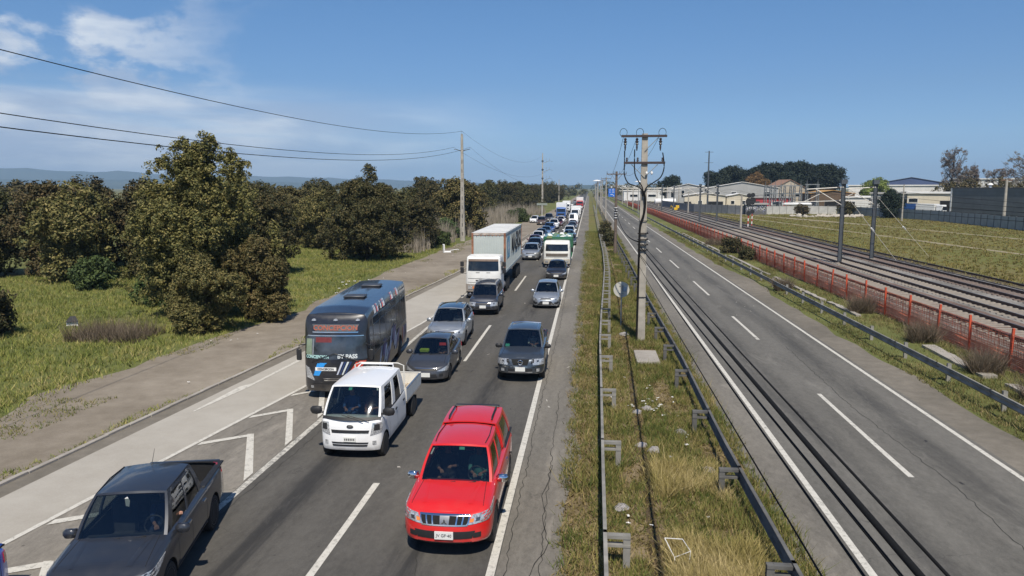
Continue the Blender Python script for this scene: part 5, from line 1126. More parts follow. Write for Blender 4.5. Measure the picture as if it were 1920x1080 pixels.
def box_truck(v, pcab, pbox, cabw, cabh, L, boxh, boxw=1.22):
    B, F = truck_cab(v, cabw, .5, cabh, 0, 1.8, pcab, 0); sx = B.sx; a = sx(cabw * .84)
    v.put('windshield').patch(F, [(-a, cabh * .62), (a, cabh * .62), (a, cabh * .88), (-a, cabh * .88)], TINT, 6, 3, .012, .02)
    v.put('grille').patch(F, [(-a * .8, cabh * .36), (a * .8, cabh * .36), (a * .8, cabh * .5), (-a * .8, cabh * .5)], BLK, 4, 1, .012, .02)
    v.put('bumper').patch(F, [(-a, .5), (a, .5), (a, .8), (-a, .8)], simple('bumper_grey', (.32, .28, .24), .6), 6, 1, .04, .03)
    for sg in (-1, 1): v.put('headlight', True).patch(F, [(sg * a * .7, .62), (sg * a * .95, .62), (sg * a * .95, .78), (sg * a * .7, .78)], LAMP, 2, 1, .05, .02); v.put('mirror', True).rbox(sg * (cabw + .2) - .1, sg * (cabw + .2) + .1, 0, .08, cabh * .6, cabh * .8, BLK, .02)
    v.put('chassis').box(-.4, .4, .4, L - .1, .55, .9, BLK); v.put('cargo_box').rbox(-boxw, boxw, 2.0, L, .98, boxh, pbox, .03)
    v.wheels([.8, L - 1.8], .98, r=.45, w=.28, kind='steel')
def special(kind, x, y, label, name='white_van', **k):
    v = Veh(name, {'van': 'van', 'box': 'truck'}[kind], label, 1); (van if kind == 'van' else box_truck)(v, **k); o = v.finish(x, y); o['group'] = 'vehicles queueing on the left carriageway'; return o
Q = far_car
# left lane, front to back (x, y of centre)
Q('suv', P_SIL, -6.0, 79.0, 'silver crossover half hidden by the rear of the shipping container', 'silver_crossover')
Q('suv', P_DGREY, -6.25, 87.6, 'dark grey crossover right behind the silver one past the container', 'dark_crossover')
Q('sedan', P_MAR, -6.9, 96.2, 'maroon saloon in the left lane level with the green truck body', 'maroon_sedan')
Q('hatch', P_WHT, -7.0, 104, 'white hatchback behind the maroon saloon in the left lane', 'white_hatchback')
Q('sedan', P_TEAL, -7.0, 111, 'deep blue saloon behind the white hatchback, first of two blue ones', 'blue_sedan')
Q('sedan', P_LBLUE, -6.7, 118.6, 'light blue saloon behind the deep blue saloon in the left lane', 'light_blue_sedan')
Q('suv', P_BLUE, -6.6, 127, 'mid blue crossover behind the light blue saloon', 'blue_crossover')
Q('pickup', P_WHT, -6.4, 138.5, 'white pickup behind the mid blue crossover in the left lane', 'white_pickup')
Q('sedan', P_MAR, -5.95, 149, 'maroon saloon behind the white pickup, before the blue truck', 'maroon_sedan')
Q('suv', P_BRN, -9.6, 153, 'brown crossover on the concrete verge beside the far queue', 'brown_crossover')
Q('hatch', P_WHT, -5.9, 160, 'white hatchback close before the blue truck', 'white_hatchback')
Q('pickup', P_BLK, -8.9, 168, 'black pickup on the verge left of the blue truck', 'black_pickup')
Q('hatch', P_WHT, -9.9, 161.5, 'white hatchback pulled over on the dirt verge left of the queue', 'white_hatchback', rz=R(-8)).location.x = -11.6
special('box', -6.6, 178, 'blue-cabbed truck with a tall white box in the far left lane', 'blue_box_truck', pcab=P_TBLUE, pbox=simple('box_white', (.7, .7, .68), .5, var=.08), cabw=1.15, cabh=2.9, L=9, boxh=3.9)
# right lane
Q('sedan', P_SLATE, -2.45, 99.5, 'slate saloon behind the green truck in the right lane', 'slate_sedan')
Q('hatch', P_LBLUE, -2.8, 107.5, 'light blue hatchback between the slate saloon and the white crossover', 'light_blue_hatchback')
Q('suv', P_WHT, -2.95, 116, 'white crossover behind the light blue hatchback', 'white_crossover')
Q('sedan', P_BLK, -3.0, 125, 'black saloon behind the white crossover in the right lane', 'black_sedan')
Q('hatch', P_SIL, -2.9, 133, 'silver hatchback behind the black saloon', 'silver_hatchback')
Q('sedan', P_MAR, -3.0, 142, 'maroon saloon before the two white vans', 'maroon_sedan')
special('van', -3.1, 153, 'white van, the nearer of the two in the right lane', 'white_van', pmat=P_WHT, L=5.4, w=.97, h=2.3)
Q('pickup', P_BEI, -2.2, 146.5, 'beige pickup edging the line beside the maroon saloon', 'beige_pickup').location = (-2.95, 163.5, 0)
special('van', -3.2, 174, 'long white van, the farther of the two in the right lane', 'white_van', pmat=P_WHT, L=6.4, w=1.02, h=2.6)
special('box', -3.2, 184, 'white box truck behind the long white van', 'white_box_truck', pcab=P_WHT, pbox=simple('box_white', (.7, .7, .68), .5, var=.08), cabw=1.1, cabh=2.5, L=7.5, boxh=3.0)
special('box', -7.0, 232, 'white box truck far up the left lane', 'white_box_truck', pcab=P_WHT, pbox=simple('box_white', (.7, .7, .68), .5, var=.08), cabw=1.15, cabh=2.8, L=8.5, boxh=3.4)
special('box', -3.3, 268, 'truck with a red front and tall white box near the vanishing point', 'red_box_truck', pcab=paint('truck_red', (.45, .03, .03)), pbox=simple('box_white', (.7, .7, .68), .5, var=.08), cabw=1.2, cabh=3.0, L=10, boxh=4.1)
CN = [('white', P_WHT), ('silver', P_SIL), ('white', P_WHT), ('dark grey', P_DGREY), ('blue', P_BLUE), ('white', P_WHT), ('maroon', P_MAR), ('black', P_BLK), ('silver', P_SIL), ('white', P_WHT), ('beige', P_BEI)]
KN = {'hatch': 'hatchback', 'sedan': 'saloon', 'suv': 'crossover', 'pickup': 'pickup'}
r = random.Random(11); ORD = ['first', 'second', 'third', 'fourth', 'fifth', 'sixth', 'seventh', 'eighth', 'ninth', 'tenth', 'eleventh', 'twelfth', 'thirteenth', 'fourteenth', 'fifteenth', 'sixteenth', 'seventeenth', 'eighteenth', 'nineteenth', 'twentieth', 'twenty-first', 'twenty-second', 'twenty-third', 'twenty-fourth', 'twenty-fifth']
for lane, lx_, ys_, ref in (('left', -6.9, [190 + 6.8 * i for i in range(5)] + [246 + 8.0 * i for i in range(20)], 'blue-cabbed truck'), ('right', -3.1, [196 + 6.9 * i for i in range(10)] + [284 + 8.4 * i for i in range(15)], 'white box truck')):
    for i, y in enumerate(ys_):
        k = r.choice(['hatch', 'sedan', 'suv', 'pickup']); cn, cm = r.choice(CN)
        Q(k, cm, lx_ + r.uniform(-.3, .3), y, f'{cn} {KN[k]}, {ORD[i]} car behind the {ref} in the far {lane} lane', f'{cn.replace(" ", "_")}_{KN[k]}', 0)
# two far vehicles on the right carriageway
Q('suv', P_WHT, 9.9, 520, 'white crossover alone far up the right carriageway', 'white_crossover', 0)
# ---------------------------------------------------------------- guardrails
def guardrail(name, label, pts, side, posts, h=.75, steel=GALV, y_far=300, drop=0):
    """W-beam along pts; posts stand on side (+1 right, -1 left) of the beam"""
    root = empty(name, (pts[0][0], pts[0][1], 0), 0, label, 'guardrail'); ox, oy = pts[0]
    X = lambda y: pl(y, [(b, a) for a, b in pts])
    prof = [(.0, 0), (.03, -.02), (.065, -.07), (.03, -.115), (.0, -.155), (.03, -.195), (.065, -.24), (.03, -.29), (.0, -.31)]
    prof = [(-side * (a - .035), h + b) for a, b in prof]
    for seg, (y0, y1) in enumerate(zip(posts, posts[1:])):
        if y0 > y_far: break
        m = MB(); n = 3; V = []
        for i in range(n + 1):
            y = lerp(y0, y1 + .12, i / n); x = X(y)
            V += [(x + a - ox, y - oy, z) for a, z in prof] + [(x + a + side * .006 - ox, y - oy, z) for a, z in prof]
        k = len(prof) * 2; L = len(prof); F = []
        for i in range(n):
            for j in range(L - 1):
                F.append((i * k + j, i * k + j + 1, (i + 1) * k + j + 1, (i + 1) * k + j)); F.append((i * k + L + j, (i + 1) * k + L + j, (i + 1) * k + L + j + 1, i * k + L + j + 1))
            F.append((i * k, (i + 1) * k, (i + 1) * k + L, i * k + L))
        m.add(V, F, steel)
        # flat bright top edge
        m.add([(X(lerp(y0, y1, i / n)) - ox + s_, lerp(y0, y1 + .12, i / n) - oy, h + .004) for i in range(n + 1) for s_ in (-.035, .035)], [(2 * i, 2 * i + 1, 2 * i + 3, 2 * i + 2) for i in range(n)], steel)
        m.build('rail_beam', root, 30)
        key = name + 'post'
    pm = MB(); s = side
    pm.box(min(s * .36, s * .50), max(s * .36, s * .50), -.055, -.045, -.2, h - .02, steel); pm.box(min(s * .36, s * .50), max(s * .36, s * .50), .045, .055, -.2, h - .02, steel); pm.box(min(s * .36, s * .37), max(s * .36, s * .37), -.045, .045, -.2, h - .02, steel)
    pmesh = pm.mesh('post'); bm = MB(); bm.box(min(s * .04, s * .50), max(s * .04, s * .50), -.07, .07, h - .10 - drop, h - .03 - drop, steel); bm.box(min(s * .04, s * .50), max(s * .04, s * .50), -.07, .07, h - .27, h - .22, steel); bmesh_ = bm.mesh('spacer')
    for y in posts:
        if y > y_far: break
        link_mesh('post', pmesh, root, (X(y) - ox, y - oy, 0)); link_mesh('spacer', bmesh_, root, (X(y) - ox, y - oy, 0))
    m = MB(); ys = [y for y in range(int(min(y_far, posts[-1])), 900, 20)]
    m.add([(X(y) - ox + q, y - oy, z) for y in ys for q, z in ((0, h - .31), (0, h), (s * .05, h))], [f for i in range(len(ys) - 1) for f in ((3 * i, 3 * i + 1, 3 * i + 4, 3 * i + 3), (3 * i + 1, 3 * i + 2, 3 * i + 5, 3 * i + 4))], steel)
    o = m.build('far_rail', root); o['kind'] = 'stuff'
    return root
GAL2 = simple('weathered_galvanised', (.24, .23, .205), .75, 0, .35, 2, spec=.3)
po = [2.2, 8.4, 14.1, 19.6, 24.9, 30.0, 34.5, 38.3]; 
while po[-1] < 300: po.append(po[-1] + (3.8 if po[-1] < 120 else 7.6))
guardrail('guardrail', 'wavy galvanised guardrail along the left side of the grassy median', [(.5, -4), (.36, 8), (.40, 14), (.42, 17), (.46, 21), (.52, 27), (.56, 32.7), (.72, 39.8), (.9, 46), (1.15, 55), (1.38, 64), (1.55, 81), (1.55, 123), (1.6, 300), (1.6, 900)], 1, po, steel=GAL2)
po = [3.6, 8.4, 13.2, 17.9, 22.7, 27.9, 32.4, 36.6]
while po[-1] < 300: po.append(po[-1] + (4.2 if po[-1] < 120 else 8.4))
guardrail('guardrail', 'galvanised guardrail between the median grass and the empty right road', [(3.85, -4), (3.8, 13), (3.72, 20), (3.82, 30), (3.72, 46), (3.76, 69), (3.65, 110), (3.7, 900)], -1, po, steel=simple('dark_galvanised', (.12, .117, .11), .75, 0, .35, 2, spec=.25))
po = [14, 18]
while po[-1] < 220: po.append(po[-1] + (4 if po[-1] < 120 else 8))
guardrail('guardrail', 'galvanised guardrail on the far right verge in front of the orange fence', [(13.4, 10), (13.6, 28), (13.55, 60), (13.55, 900)], 1, po, steel=GAL2, drop=.12)

# ---------------------------------------------------------------- orange fence by the railway
ORG = simple('orange_post_paint', (.50, .075, .03), .7, var=.25, scale=3)
def net_mat():
    m = simple('orange_netting', (.66, .13, .055), .8, var=.22, scale=.9); return m
NET = simple('orange_netting2', (.64, .21, .12), .85, var=.3, scale=.9)
fence = empty('orange_fence', (17.45, 28, 0), 0, 'orange plastic netting fence on orange posts beside the railway', 'fence')
def net_mesh(L, dense):
    m = MB(); hz = 1.45; r = random.Random(int(dense * 9)); n = int(L / .13)
    for i in range(n): y = (i + .5) * L / n; w = .024 + .014 * dense; m.add([(r.uniform(-.02, .02), y - w, .03), (r.uniform(-.02, .02), y + w, .03), (r.uniform(-.02, .02), y + w, hz), (r.uniform(-.02, .02), y - w, hz)], [(0, 1, 2, 3)], NET)
    z = .04
    while z < hz:
        w = (.062 if z < .6 else .026) + .014 * dense; b_ = r.uniform(-.02, .02); V = []
        for i in range(5): V += [(b_ + r.uniform(-.02, .02) + .004, L * i / 4, z), (b_ + r.uniform(-.02, .02) + .004, L * i / 4, z + w)]
        m.add(V, [(2 * i, 2 * i + 2, 2 * i + 3, 2 * i + 1) for i in range(4)], NET); z += .075 if z < .55 else .105
    m.add([(0, 0, hz), (0, L, hz), (.012, L, hz + .03), (.012, 0, hz + .03)], [(0, 1, 2, 3)], NET)
    return m.mesh('netting')
pm = MB(); pm.rbox(-.05, .05, -.05, .05, -.1, 1.72, ORG, .01); pmesh = pm.mesh('fence_post')
nm = [net_mesh(3.25, 0), net_mesh(3.25, .5), net_mesh(3.25, 1.6)]
y = 16.2; i = 0
while y < 330:
    x = 17.45 + .12 * math.sin(y * .07) - max(0, y - 200) * .008
    o = link_mesh('fence_post', pmesh, fence, (x - 17.45, y - 28, 0)); o.rotation_euler = (R(rng.uniform(-3, 3)), R(rng.uniform(-3, 3)), 0)
    x2 = 17.45 + .12 * math.sin((y + 3.25) * .07) - max(0, y + 3.25 - 200) * .008
    link_mesh('netting', nm[0 if y < 60 else 1 if y < 105 else 2], fence, (x - 17.45, y - 28, 0), -math.atan((x2 - x) / 3.25)); y += 3.25
# ---------------------------------------------------------------- railway
RAILM = simple('rusty_rail', (.085, .05, .038), .6, .3, .3, 1.2); RTOP = simple('rail_head', (.20, .17, .15), .35, .8, .15, 1)
SLP = simple('concrete_sleeper', (.27, .235, .195), .9, var=.25, scale=2, bmp=.2); SLW = simple('timber_sleeper', (.16, .12, .10), .9, var=.3, scale=3)
def rail_mesh(L):
    m = MB(); m.box(-.07, .07, 0, L, 0, .02, RAILM); m.box(-.012, .012, 0, L, .02, .13, RAILM); m.box(-.036, .036, 0, L, .13, .158, RAILM); m.box(-.034, .034, 0, L, .158, .170, RTOP); return m.mesh('rail')
for ti, (x, lab, sm, zz) in enumerate(((20.62, 'nearest railway track, right behind the orange fence', SLP, .50), (24.3, 'middle railway track with pale concrete sleepers', SLP, .48), (28.1, 'third railway track, darker, on grey ballast', SLW, .48), (32.0, 'disused farthest track in the grass', SLW, .08))):
    root = empty('railway_track', (x, 20, zz), 0, lab, 'railway track')
    rm = rail_mesh(18)
    for sg in (-1, 1):
        for k in range(22): link_mesh('rail', rm, root, (sg * .85, k * 18.02, .0))
        m = MB(); m.box(-.036, .036, 0, 1100, 0, .17, RAILM); o = m.build('far_rail', root, None, (sg * .85, 396.5, 0)); o['kind'] = 'stuff'
    s = MB(); s.box(-1.35, 1.35, -.12, .12, -.1, .012, sm, .02, .02); smesh = s.mesh('sleeper')
    n1 = 180 if ti < 3 else 0
    for k in range(n1): link_mesh('sleeper', smesh, root, (rng.uniform(-.03, .03), k * .62, rng.uniform(-.015, .01)), rng.uniform(-.01, .01))
    s = MB()
    for k in range(n1, 620): yy = k * .62; s.add([(-1.35, yy - .12, .0), (1.35, yy - .12, .0), (1.35, yy + .12, .0), (-1.35, yy + .12, .0)], [(0, 1, 2, 3)], sm)
    o = s.build('far_sleepers', root); o['kind'] = 'stuff'
# ---------------------------------------------------------------- catenary masts
MAST = simple('mast_steel', (.09, .10, .11), .55, .4, .2, 2); TUBE = simple('cantilever_white', (.68, .64, .56), .5, var=.1)
def catenary_mast(x, y, label, dirn=-1, h=7.9, reach=3.3):
    root = empty('catenary_mast', (x, y, 0), 0, label, 'catenary mast', 'catenary masts along the railway')
    m = MB(); m.box(-.17, .17, -.012, .012, 0, h, MAST)
    for s in (-.17, .155): m.box(s, s + .015, -.12, .12, 0, h, MAST)
    m.build('mast_column', root); m = MB(); m.rbox(-.3, .3, -.3, .3, 0, .55, SLP, .02); m.build('base', root)
    m = MB(); d = dirn; m.cyl((0, 0, h - .35), (d * reach, 0, h - .55), .045, .045, TUBE, 8); m.build('upper_arm', root, 60)
    m = MB(); m.cyl((d * .1, 0, h - 2.0), (d * (reach - .8), 0, h - .52), .04, .04, TUBE, 8); m.build('brace', root, 60)
    m = MB(); m.cyl((d * .7, 0, h - 1.62), (d * (reach + 1.0), 0, h - 1.72), .035, .035, TUBE, 8); m.cyl((d * (reach + .2), 0, h - 1.7), (d * (reach - 1.2), 0, h - .98), .03, .03, TUBE, 6); m.build('steady_arm', root, 60)
    for z in (h - .35, h - 2.0, h - 1.62):
        m = MB(); m.lathe([(.03, -.25), (.08, -.2), (.05, -.15), (.08, -.1), (.05, -.05), (.08, 0), (.03, .05)], INSU, 'X', 10, (d * .35, 0, z)); m.build('insulator', root, 60)
    m = MB(); m.box(-.26, .26, -.22, .22, h - .05, h + .35, MAST); m.build('mast_cap', root); return root
cm0 = catenary_mast(23.0 + .45, 72.6, 'dark catenary mast between the first two tracks, with white cantilever tubes'); catenary_mast(27.9, 77.0, 'dark catenary mast one track farther right, beside a guy wire')
for i, (x, y) in enumerate(((22.3, 155), (26.2, 158), (22.0, 232), (26.0, 236), (21.7, 315))):
    dup(cm0, (x, y, 0), 0, ['dark catenary mast left of the pale concrete post, left one of a pair', 'dark catenary mast of the distant pair, right one', 'catenary mast beyond the pair, by the yellow machine', 'catenary mast beyond the pair on the farther track', 'farthest catenary mast seen over the orange fence'][i])
def concrete_post(x, y, h, r0, label, arms=0, name='concrete_post'):
    root = empty(name, (x, y, 0), 0, label, 'pole'); m = MB(); m.cyl((0, 0, 0), (0, 0, h), r0, r0 * .62, CONC, 8); m.build('shaft', root, 60)
    for z in ([h - .15] if arms else []): m = MB(); m.box(-1.0, 1.0, -.05, .05, z, z + .1, simple('rust_arm', (.3, .16, .1), .7)); m.build('crossarm', root); m = MB(); [m.cyl((q, 0, z + .1), (q, 0, z + .26), .03, .02, INSU, 6) for q in (-.9, -.3, .4, .9)]; m.build('insulator', root)
    return root
concrete_post(26.75, 136, 6.2, .22, 'pale concrete post beside the railway signals'); concrete_post(27.4, 212.5, 6.4, .22, 'pale concrete post between the yellow machine and the twin masts')
concrete_post(76.9, 148.3, 9.0, .34, 'tapered concrete pole with a rusty crossarm before the dark warehouse', 1)
concrete_post(70.1, 176.8, 8.2, .2, 'slim concrete pole beside the round dark tree', 0)
tp = concrete_post(36.2, 236, 18.6, .3, 'very tall dark steel pole rising over the white sheds', 0, 'tall_pole')
for c in [q for q in bpy.data.objects if q.parent == tp]: c.data.materials.clear(); c.data.materials.append(MAST)
for z in (18.2, 15.0, 11.8): m = MB(); m.box(-1.3, 1.3, -.05, .05, z, z + .1, MAST); m.build('crossarm', tp)
# guy wires with counterweights by the masts
for (x0, y0, z0, x1, y1) in ((24.0, 73, 6.6, 31.2, 79), (28.3, 77, 6.4, 37.2, 86)):
    m = MB(); m.cyl((x0, y0, z0), (x1, y1, 0), .022, .022, TUBE, 5); m.cyl(tuple(lerp(a, b, .45) for a, b in zip((x0, y0, z0), (x1, y1, 0))), tuple(lerp(a, b, .5) for a, b in zip((x0, y0, z0), (x1, y1, 0))), .08, .08, WHT, 6)
    tag(m.build('guy_wire'), 'pale guy wire with a white insulator running from the %s catenary mast to the grass' % ('left' if x0 < 26 else 'right'), 'wire')
# catenary wires over the tracks
for x, lab in ((20.62, 'nearest'), (24.3, 'middle'), (28.1, 'third')):
    m = MB(); pts = []
    for k in range(60): y = 20 + k * 8; f = ((y - 74) / 80) % 1; pts.append((x, y, 7.3 - 1.0 * 4 * f * (1 - f)))
    m.tube(pts, .010, CABLE, 4); m.tube([(x, 20, 5.9), (x, 500, 5.9)], .010, CABLE, 4); tag(m.build('catenary_wire'), f'thin contact wire and carrier over the {lab} railway track', 'wire')
# portal beams far up the line
for i, y in enumerate((262, 300, 345)):
    root = empty('catenary_portal', (18.5, y, 0), 0, ['white portal beam across the tracks, nearest of three', 'second white portal beam across the tracks', 'farthest white portal beam across the tracks'][i], 'portal')
    for j, x in enumerate((-3.5, 12.0)): m = MB(); m.cyl((x, 0, 0), (x, 0, 8.0), .2, .16, CONC, 8); m.build('post', root)
    m = MB(); m.box(-4.5, 13, -.12, .12, 7.2, 7.45, TUBE); m.box(-4.0, 12.5, -.08, .08, 6.2, 6.3, TUBE); [m.cyl((x, 0, 6.3), (x + 1.2, 0, 7.2), .05, .05, TUBE, 5) for x in range(-4, 12, 2)]; m.build('beam', root)
# railway signals
for (x, y, off, lab) in ((28.77, 139.7, 0, 'left railway signal with three black discs on a red and white post'), (31.6, 150, .0, 'right railway signal with black discs on a red and white post')):
    root = empty('railway_signal', (x, y, 0), 0, lab, 'signal', 'railway signals'); m = MB(); RW = simple('signal_red', (.5, .05, .04), .5)
    for k in range(6): m.cyl((0, 0, k * .5), (0, 0, k * .5 + .5), .10, .10, WHT if k % 2 else RW, 8)
    m.cyl((0, 0, 3.0), (0, 0, 6.0), .07, .07, MAST, 8); m.build('post', root)
    for z in (2.9, 5.0, 6.1): m = MB(); m.cyl((0, -.12, z), (0, -.02, z), .42 if z != 5.0 else .6, .42 if z != 5.0 else .6, BLK, 18); m.build('signal_disc', root)
    m = MB(); m.rbox(-.35, .35, .05, .35, 4.3, 5.6, BLK, .05); m.build('signal_box', root)
# ---------------------------------------------------------------- the near pole in the median with cable terminations
def main_pole():
    x0, y0 = 2.6, 36.6; root = empty('power_pole', (x0, y0, 0), 0, 'tall tapered concrete power pole in the median with two crossarms and cable loops', 'pole')
    m = MB(); # H-like section: rectangular shaft with a recessed web
    def ring(z, a, b): return [(-a, -b, z), (a, -b, z), (a, b, z), (-a, b, z)]
    zs = [0, 2.5, 5, 7.5, 10.05]; V = []; 
    for z in zs: t = z / 10.05; V += ring(z, lerp(.21, .135, t), lerp(.16, .11, t))
    m.add(V, [(4 * i + j, 4 * i + (j + 1) % 4, 4 * i + 4 + (j + 1) % 4, 4 * i + 4 + j) for i in range(4) for j in range(4)] + [(16, 17, 18, 19)], CONC)
    m.build('shaft', root)
    for sg in (-1, 1): m = MB(); m.add([(sg * .21, -.175, 0), (sg * .15, -.175, 0), (sg * .10, -.125, 10.0), (sg * .135, -.125, 10.0), (sg * .21, -.155, 0), (sg * .15, -.155, 0), (sg * .10, -.105, 10.0), (sg * .135, -.105, 10.0)], [(0, 1, 2, 3), (1, 5, 6, 2), (0, 3, 7, 4), (4, 7, 6, 5)], CONC); m.build('flange', root)
    ARM = simple('crossarm_dark', (.05, .035, .035), .7)
    for z, a, b in ((9.87, -1.12, 1.02), (8.62, -.98, .96)): m = MB(); m.rbox(a, b, -.22, -.12, z, z + .11, ARM, .01); m.build('crossarm', root)
    for z, k in ((9.85, 1), (8.6, 1)):
        for sg in (-1, 1):
            if z > 9 and sg < 0: continue
            m = MB(); m.cyl((0, -.15, z - .62), (sg * .62, -.15, z), .018, .018, GALV, 5); m.build('brace', root)
    for x in (-.93, -.38, .72): # arresters / fuse holders under the top arm
        m = MB(); m.lathe([(.03, .0), (.075, -.06), (.04, -.12), (.09, -.18), (.05, -.24), (.075, -.30), (.03, -.36), (.05, -.42), (.035, -.52), (.02, -.6)], INSU, 'Z', 10, (x, -.17, 9.84)); m.build('insulator', root, 50)
    for x in (-.84, -.33, .83): m = MB(); m.lathe([(.02, 0), (.06, .05), (.035, .1), (.05, .15), (.02, .2)], INSU, 'Z', 8, (x, -.17, 8.73)); m.build('insulator', root, 50)
    for cx in (-1.02, -.25, .80): # wire loops on top
        m = MB(); m.tube([(cx + .17 * math.cos(a), -.17, 10.08 + .20 * math.sin(a)) for a in [R(-50 + 280 * i / 16) for i in range(17)]], .012, CABLE, 5); m.build('jumper_loop', root, 60)
    def curve(pts, r, name):
        P = [Vector(p) for p in pts]; out = []
        for i in range(len(P) - 1):
            a, b, c, d = P[max(0, i - 1)], P[i], P[i + 1], P[min(len(P) - 1, i + 2)]
            for k in range(6): t = k / 6; out.append(.5 * ((2 * b) + (c - a) * t + (2 * a - 5 * b + 4 * c - d) * t * t + (3 * b - a - 3 * c + d) * t ** 3))
        out.append(P[-1]); m = MB(); m.tube(out, r, CABLE, 7); m.build(name, root, 60)
    curve([(-.95, -.2, 9.25), (-.95, -.2, 8.6), (-.94, -.2, 8.1), (-.75, -.2, 7.72), (-.4, -.22, 7.58), (-.12, -.24, 7.42), (-.06, -.26, 7.1)], .028, 'cable_bend')
    curve([(-.48, -.2, 9.3), (-.48, -.2, 8.6), (-.44, -.2, 8.15), (-.3, -.2, 7.85), (-.1, -.24, 7.55), (-.03, -.26, 7.2)], .028, 'cable_bend')
    curve([(.83, -.2, 9.15), (.90, -.2, 8.7), (.90, -.2, 8.35), (.75, -.2, 7.98), (.4, -.2, 7.72), (.1, -.24, 7.5), (.0, -.26, 7.15)], .028, 'cable_bend')
    curve([(-.02, -.27, 7.35), (.06, -.27, 6.9), (.02, -.27, 6.3), (-.14, -.25, 5.7), (-.17, -.24, 5.0), (-.18, -.24, 3.0), (-.2, -.24, .0)], .055, 'cable_bundle')
    for x in (.1, .34): m = MB(); m.lathe([(.02, 0), (.05, .04), (.06, .1), (.03, .16)], WHT, 'Z', 10, (x, -.25, 8.1 + .02 * x)); m.build('white_insulator', root, 60)
    for z in (5.3, 5.0, 4.75, 4.5): m = MB(); m.box(-.26, .24, -.24, -.18, z, z + .05, INSU); m.tube([(.1, -.25, z), (.2, -.3, z + .08), (.24, -.26, z + .02)], .022, BLK, 5); m.build('clamp', root)
    for z in (2.2, 5.9): m = MB(); m.box(-.22, .22, -.19, -.17, z, z + .03, BLK); m.build('strap', root)
    return root
main_pole()
# thick cables over the right road and median, running from the pole past the camera
def sag(a, b, s, n=24): return [tuple(lerp(p, q, i / n) - (s * 4 * (i / n) * (1 - i / n) if k == 2 else 0) for k, (p, q) in enumerate(zip(a, b))) for i in range(n + 1)]
for (x0, z0, x1, z1, r_, lab) in ((2.52, 4.63, 1.98, 5.27, .025, 'thickest black telecom cable hanging over the right road'), (2.48, 4.30, 1.95, 5.16, .013, 'second black telecom cable just left of the thickest one'),
                                     (2.54, 4.84, 2.04, 5.38, .011, 'thin black cable rightmost over the right road'), (2.46, 4.25, 1.97, 4.83, .012, 'black cable hanging over the left edge line of the right road'),
                                     (2.44, 3.75, 1.90, 4.46, .010, 'thin black cable hanging over the gravel beside the right guardrail')):
    m = MB(); f = (36.35 + 8) / (36.35 - 6); m.tube(sag((x0, 36.35, z0), (lerp(x0, x1, f), -8, lerp(z0, z1, f)), .06), r_, CABLE, 6); tag(m.build('telecom_cable', None, 180), lab, 'cable')
for (x0, z0, x1, z1, s, r_, lab) in ((2.4, 4.9, 2.95, 5.2, .8, .03, 'black cable running on from the near pole to the second median pole'),):
    m = MB(); m.tube(sag((x0, 36.8, z0), (x1, 85, z1), s), r_, CABLE, 6); tag(m.build('telecom_cable', None, 180), lab, 'cable')
# median poles further on
def median_pole(x, y, h, label, first=False):
    root = empty('utility_pole', (x, y, 0), 0, label, 'pole', 'utility poles along the median'); m = MB(); m.cyl((0, 0, 0), (0, 0, h), .19, .12, WOODP if h < 9.7 else CONC, 10); m.build('shaft', root, 60)
    m = MB(); m.box(-1.1, 1.1, -.2, -.1, h - .35, h - .25, WOODP); m.build('crossarm', root)
    m = MB(); [m.cyl((q, -.15, h - .25), (q, -.15, h + .0), .035, .02, INSU, 6) for q in (-1.05, -.3, .35, 1.05)]; m.build('insulator', root)
    m = MB(); m.cyl((0, -.15, h - 1.1), (.6, -.15, h - .3), .02, .02, GALV, 4); m.cyl((0, -.15, h - 1.1), (-.6, -.15, h - .3), .02, .02, GALV, 4); m.build('brace', root)
    if first:
        for k in range(5): m = MB(); m.cyl((0, 0, 4.0 + k * .28), (0, 0, 4.12 + k * .28), .185, .185, BLK, 10); m.cyl((0, 0, 4.12 + k * .28), (0, 0, 4.2 + k * .28), .182, .182, WHT, 10); m.build('band', root)
    return root
median_pole(3.0, 85, 9.3, 'dark timber utility pole with crossarm, second pole of the median', True)
mp = median_pole(3.75, 170, 9.8, 'third utility pole of the median, in front of the blue road sign')
for i, y in enumerate((215, 262, 310, 365, 430, 500)): dup(mp, (3.6 + (i % 2) * .3, y, 0), 0, ['fourth', 'fifth', 'sixth', 'seventh', 'eighth', 'farthest'][i] + ' utility pole of the median, counted from the camera')
for x in (-1.0, -.35, .7):   # wires from the near pole onwards
    m = MB()
    ps = [(2.6, 36.6, 9.95), (3.0, 85, 9.1), (3.75, 170, 9.6), (3.6, 262, 9.6), (3.6, 430, 9.6)]
    for a, b in zip(ps, ps[1:]): m.tube(sag((a[0] + x, a[1], a[2]), (b[0] + x, b[1], b[2]), .9, 10), .009, CABLE, 4)
    tag(m.build('power_line'), f'{"left" if x < -.9 else "middle" if x < 0 else "right"} power line strung along the median pole tops', 'wire')
